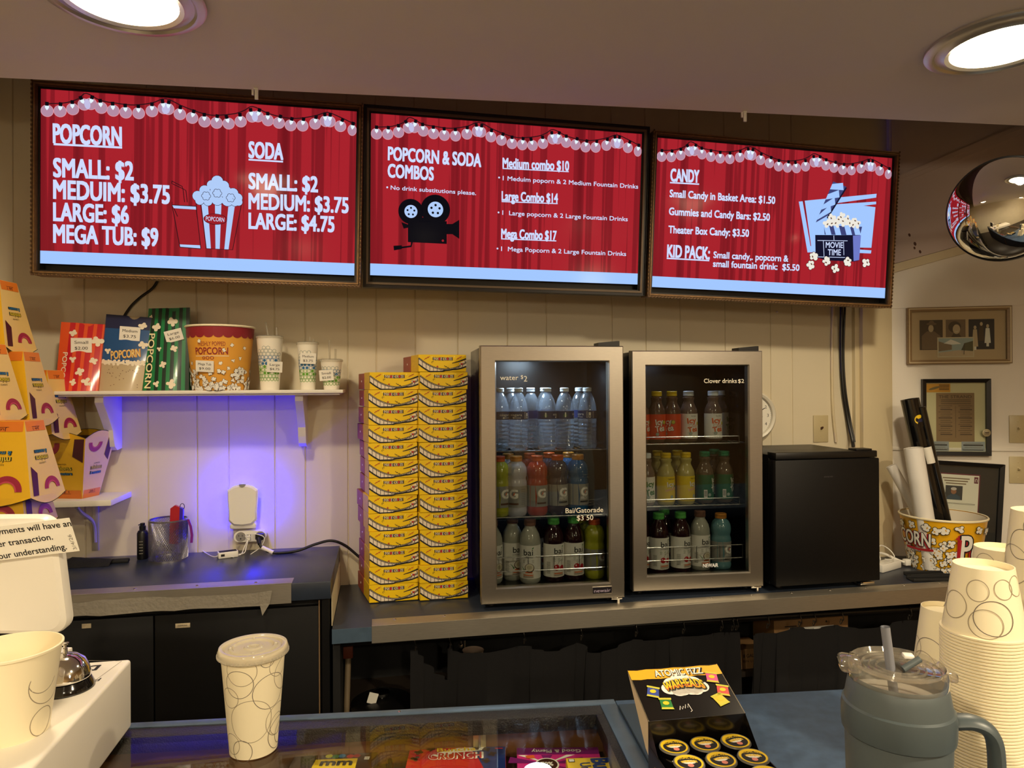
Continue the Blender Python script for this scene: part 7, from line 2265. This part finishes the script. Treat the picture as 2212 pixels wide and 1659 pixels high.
def dk2(pr, W, H):
    pr.text('8 GALLON', 0, H-.030, .012, m_ink, 1, w=W*.8, align='C', bold=.02); pr.text('BIN LINERS', 0, H-.048, .009, m_ink, 1, w=W*.8, align='C')
zb2 = at(1620, 1402, 2.36).z
cbox('carton', 'brown carton seen through the gap between the two curtains', 1600, 1652, 1402, 2.36, zb2-S2-.0005, .12, dk2, S2+.0002)
p = at(1022, 1405, 2.42)
t = thing('stacked_bowl', 'white round tub on the under shelf, its rim above the wide curtain', 'tub', (p.x, 2.42, S2+.0005)); hb_ = p.z-S2
b = MB(); b.lathe([(.03, 0), (.036, hb_), (.038, hb_+.001), (.035, hb_-.002), (.0001, hb_-.01)], mat('pinkish_white_tub', 'c9b3a2', .5), 32); b.build('tub_body', t)
p = at(1000, 1390, 2.26)
b = MB(); b.T = Matrix.Translation(p) @ Matrix.Rotation(.5, 4, 'Z'); b.cyl((-.012, 0, -.006), (.006, 0, .002), .008, m_chrome, 16); b.lathe([(.010, -.010), (.010, .012), (.0001, .012)], m_chrome, 20); tag(b.build('clamp_fitting'), 'small chrome fitting hanging from the rod near the second hook', 'fitting')
p = at(825, 1512, 2.32)
t = thing('waste_bin', 'dark round bin with a silver knob below the end of the lower counter', 'bin', (p.x, 2.36, 0)); hb_ = p.z-.035
b = MB(); b.lathe([(.0001, 0), (.085, 0), (.10, hb_), (.104, hb_+.002), (.104, hb_+.012), (.095, hb_+.018), (.02, hb_+.024), (.0001, hb_+.024)], m_black, 40); b.build('bin_body', t)
b = MB(); b.lathe([(.006, hb_+.02), (.008, hb_+.03), (.026, hb_+.036), (.030, hb_+.046), (.022, hb_+.054), (.0001, hb_+.057)], m_chrome, 10); b.build('knob', t)
b = MB(); b.T = Matrix.Translation((-.035, -.03, hb_+.022)) @ Matrix.Rotation(.3, 4, 'Y'); b.box(-.015, .015, -.001, .001, 0, .035, m_paper); b.build('paper_tag', t)
a_, c_ = at(752, 1420, 2.38), at(748, 1545, 2.33)
b = MB(); cc = a_+(c_-a_)*((a_.z-.0)/(a_.z-c_.z)); b.tube([a_, cc], .010, mat('worn_handle', '8d7a5e', .5), 12); b.T = Matrix.Translation(a_); b.box(-.016, .016, -.014, .014, 0, .042, mat('rusty_label', '7d3a24', .6), .003); tag(b.build('broom_handle'), 'worn broom handle standing in the dark beside the raised counter', 'broom')
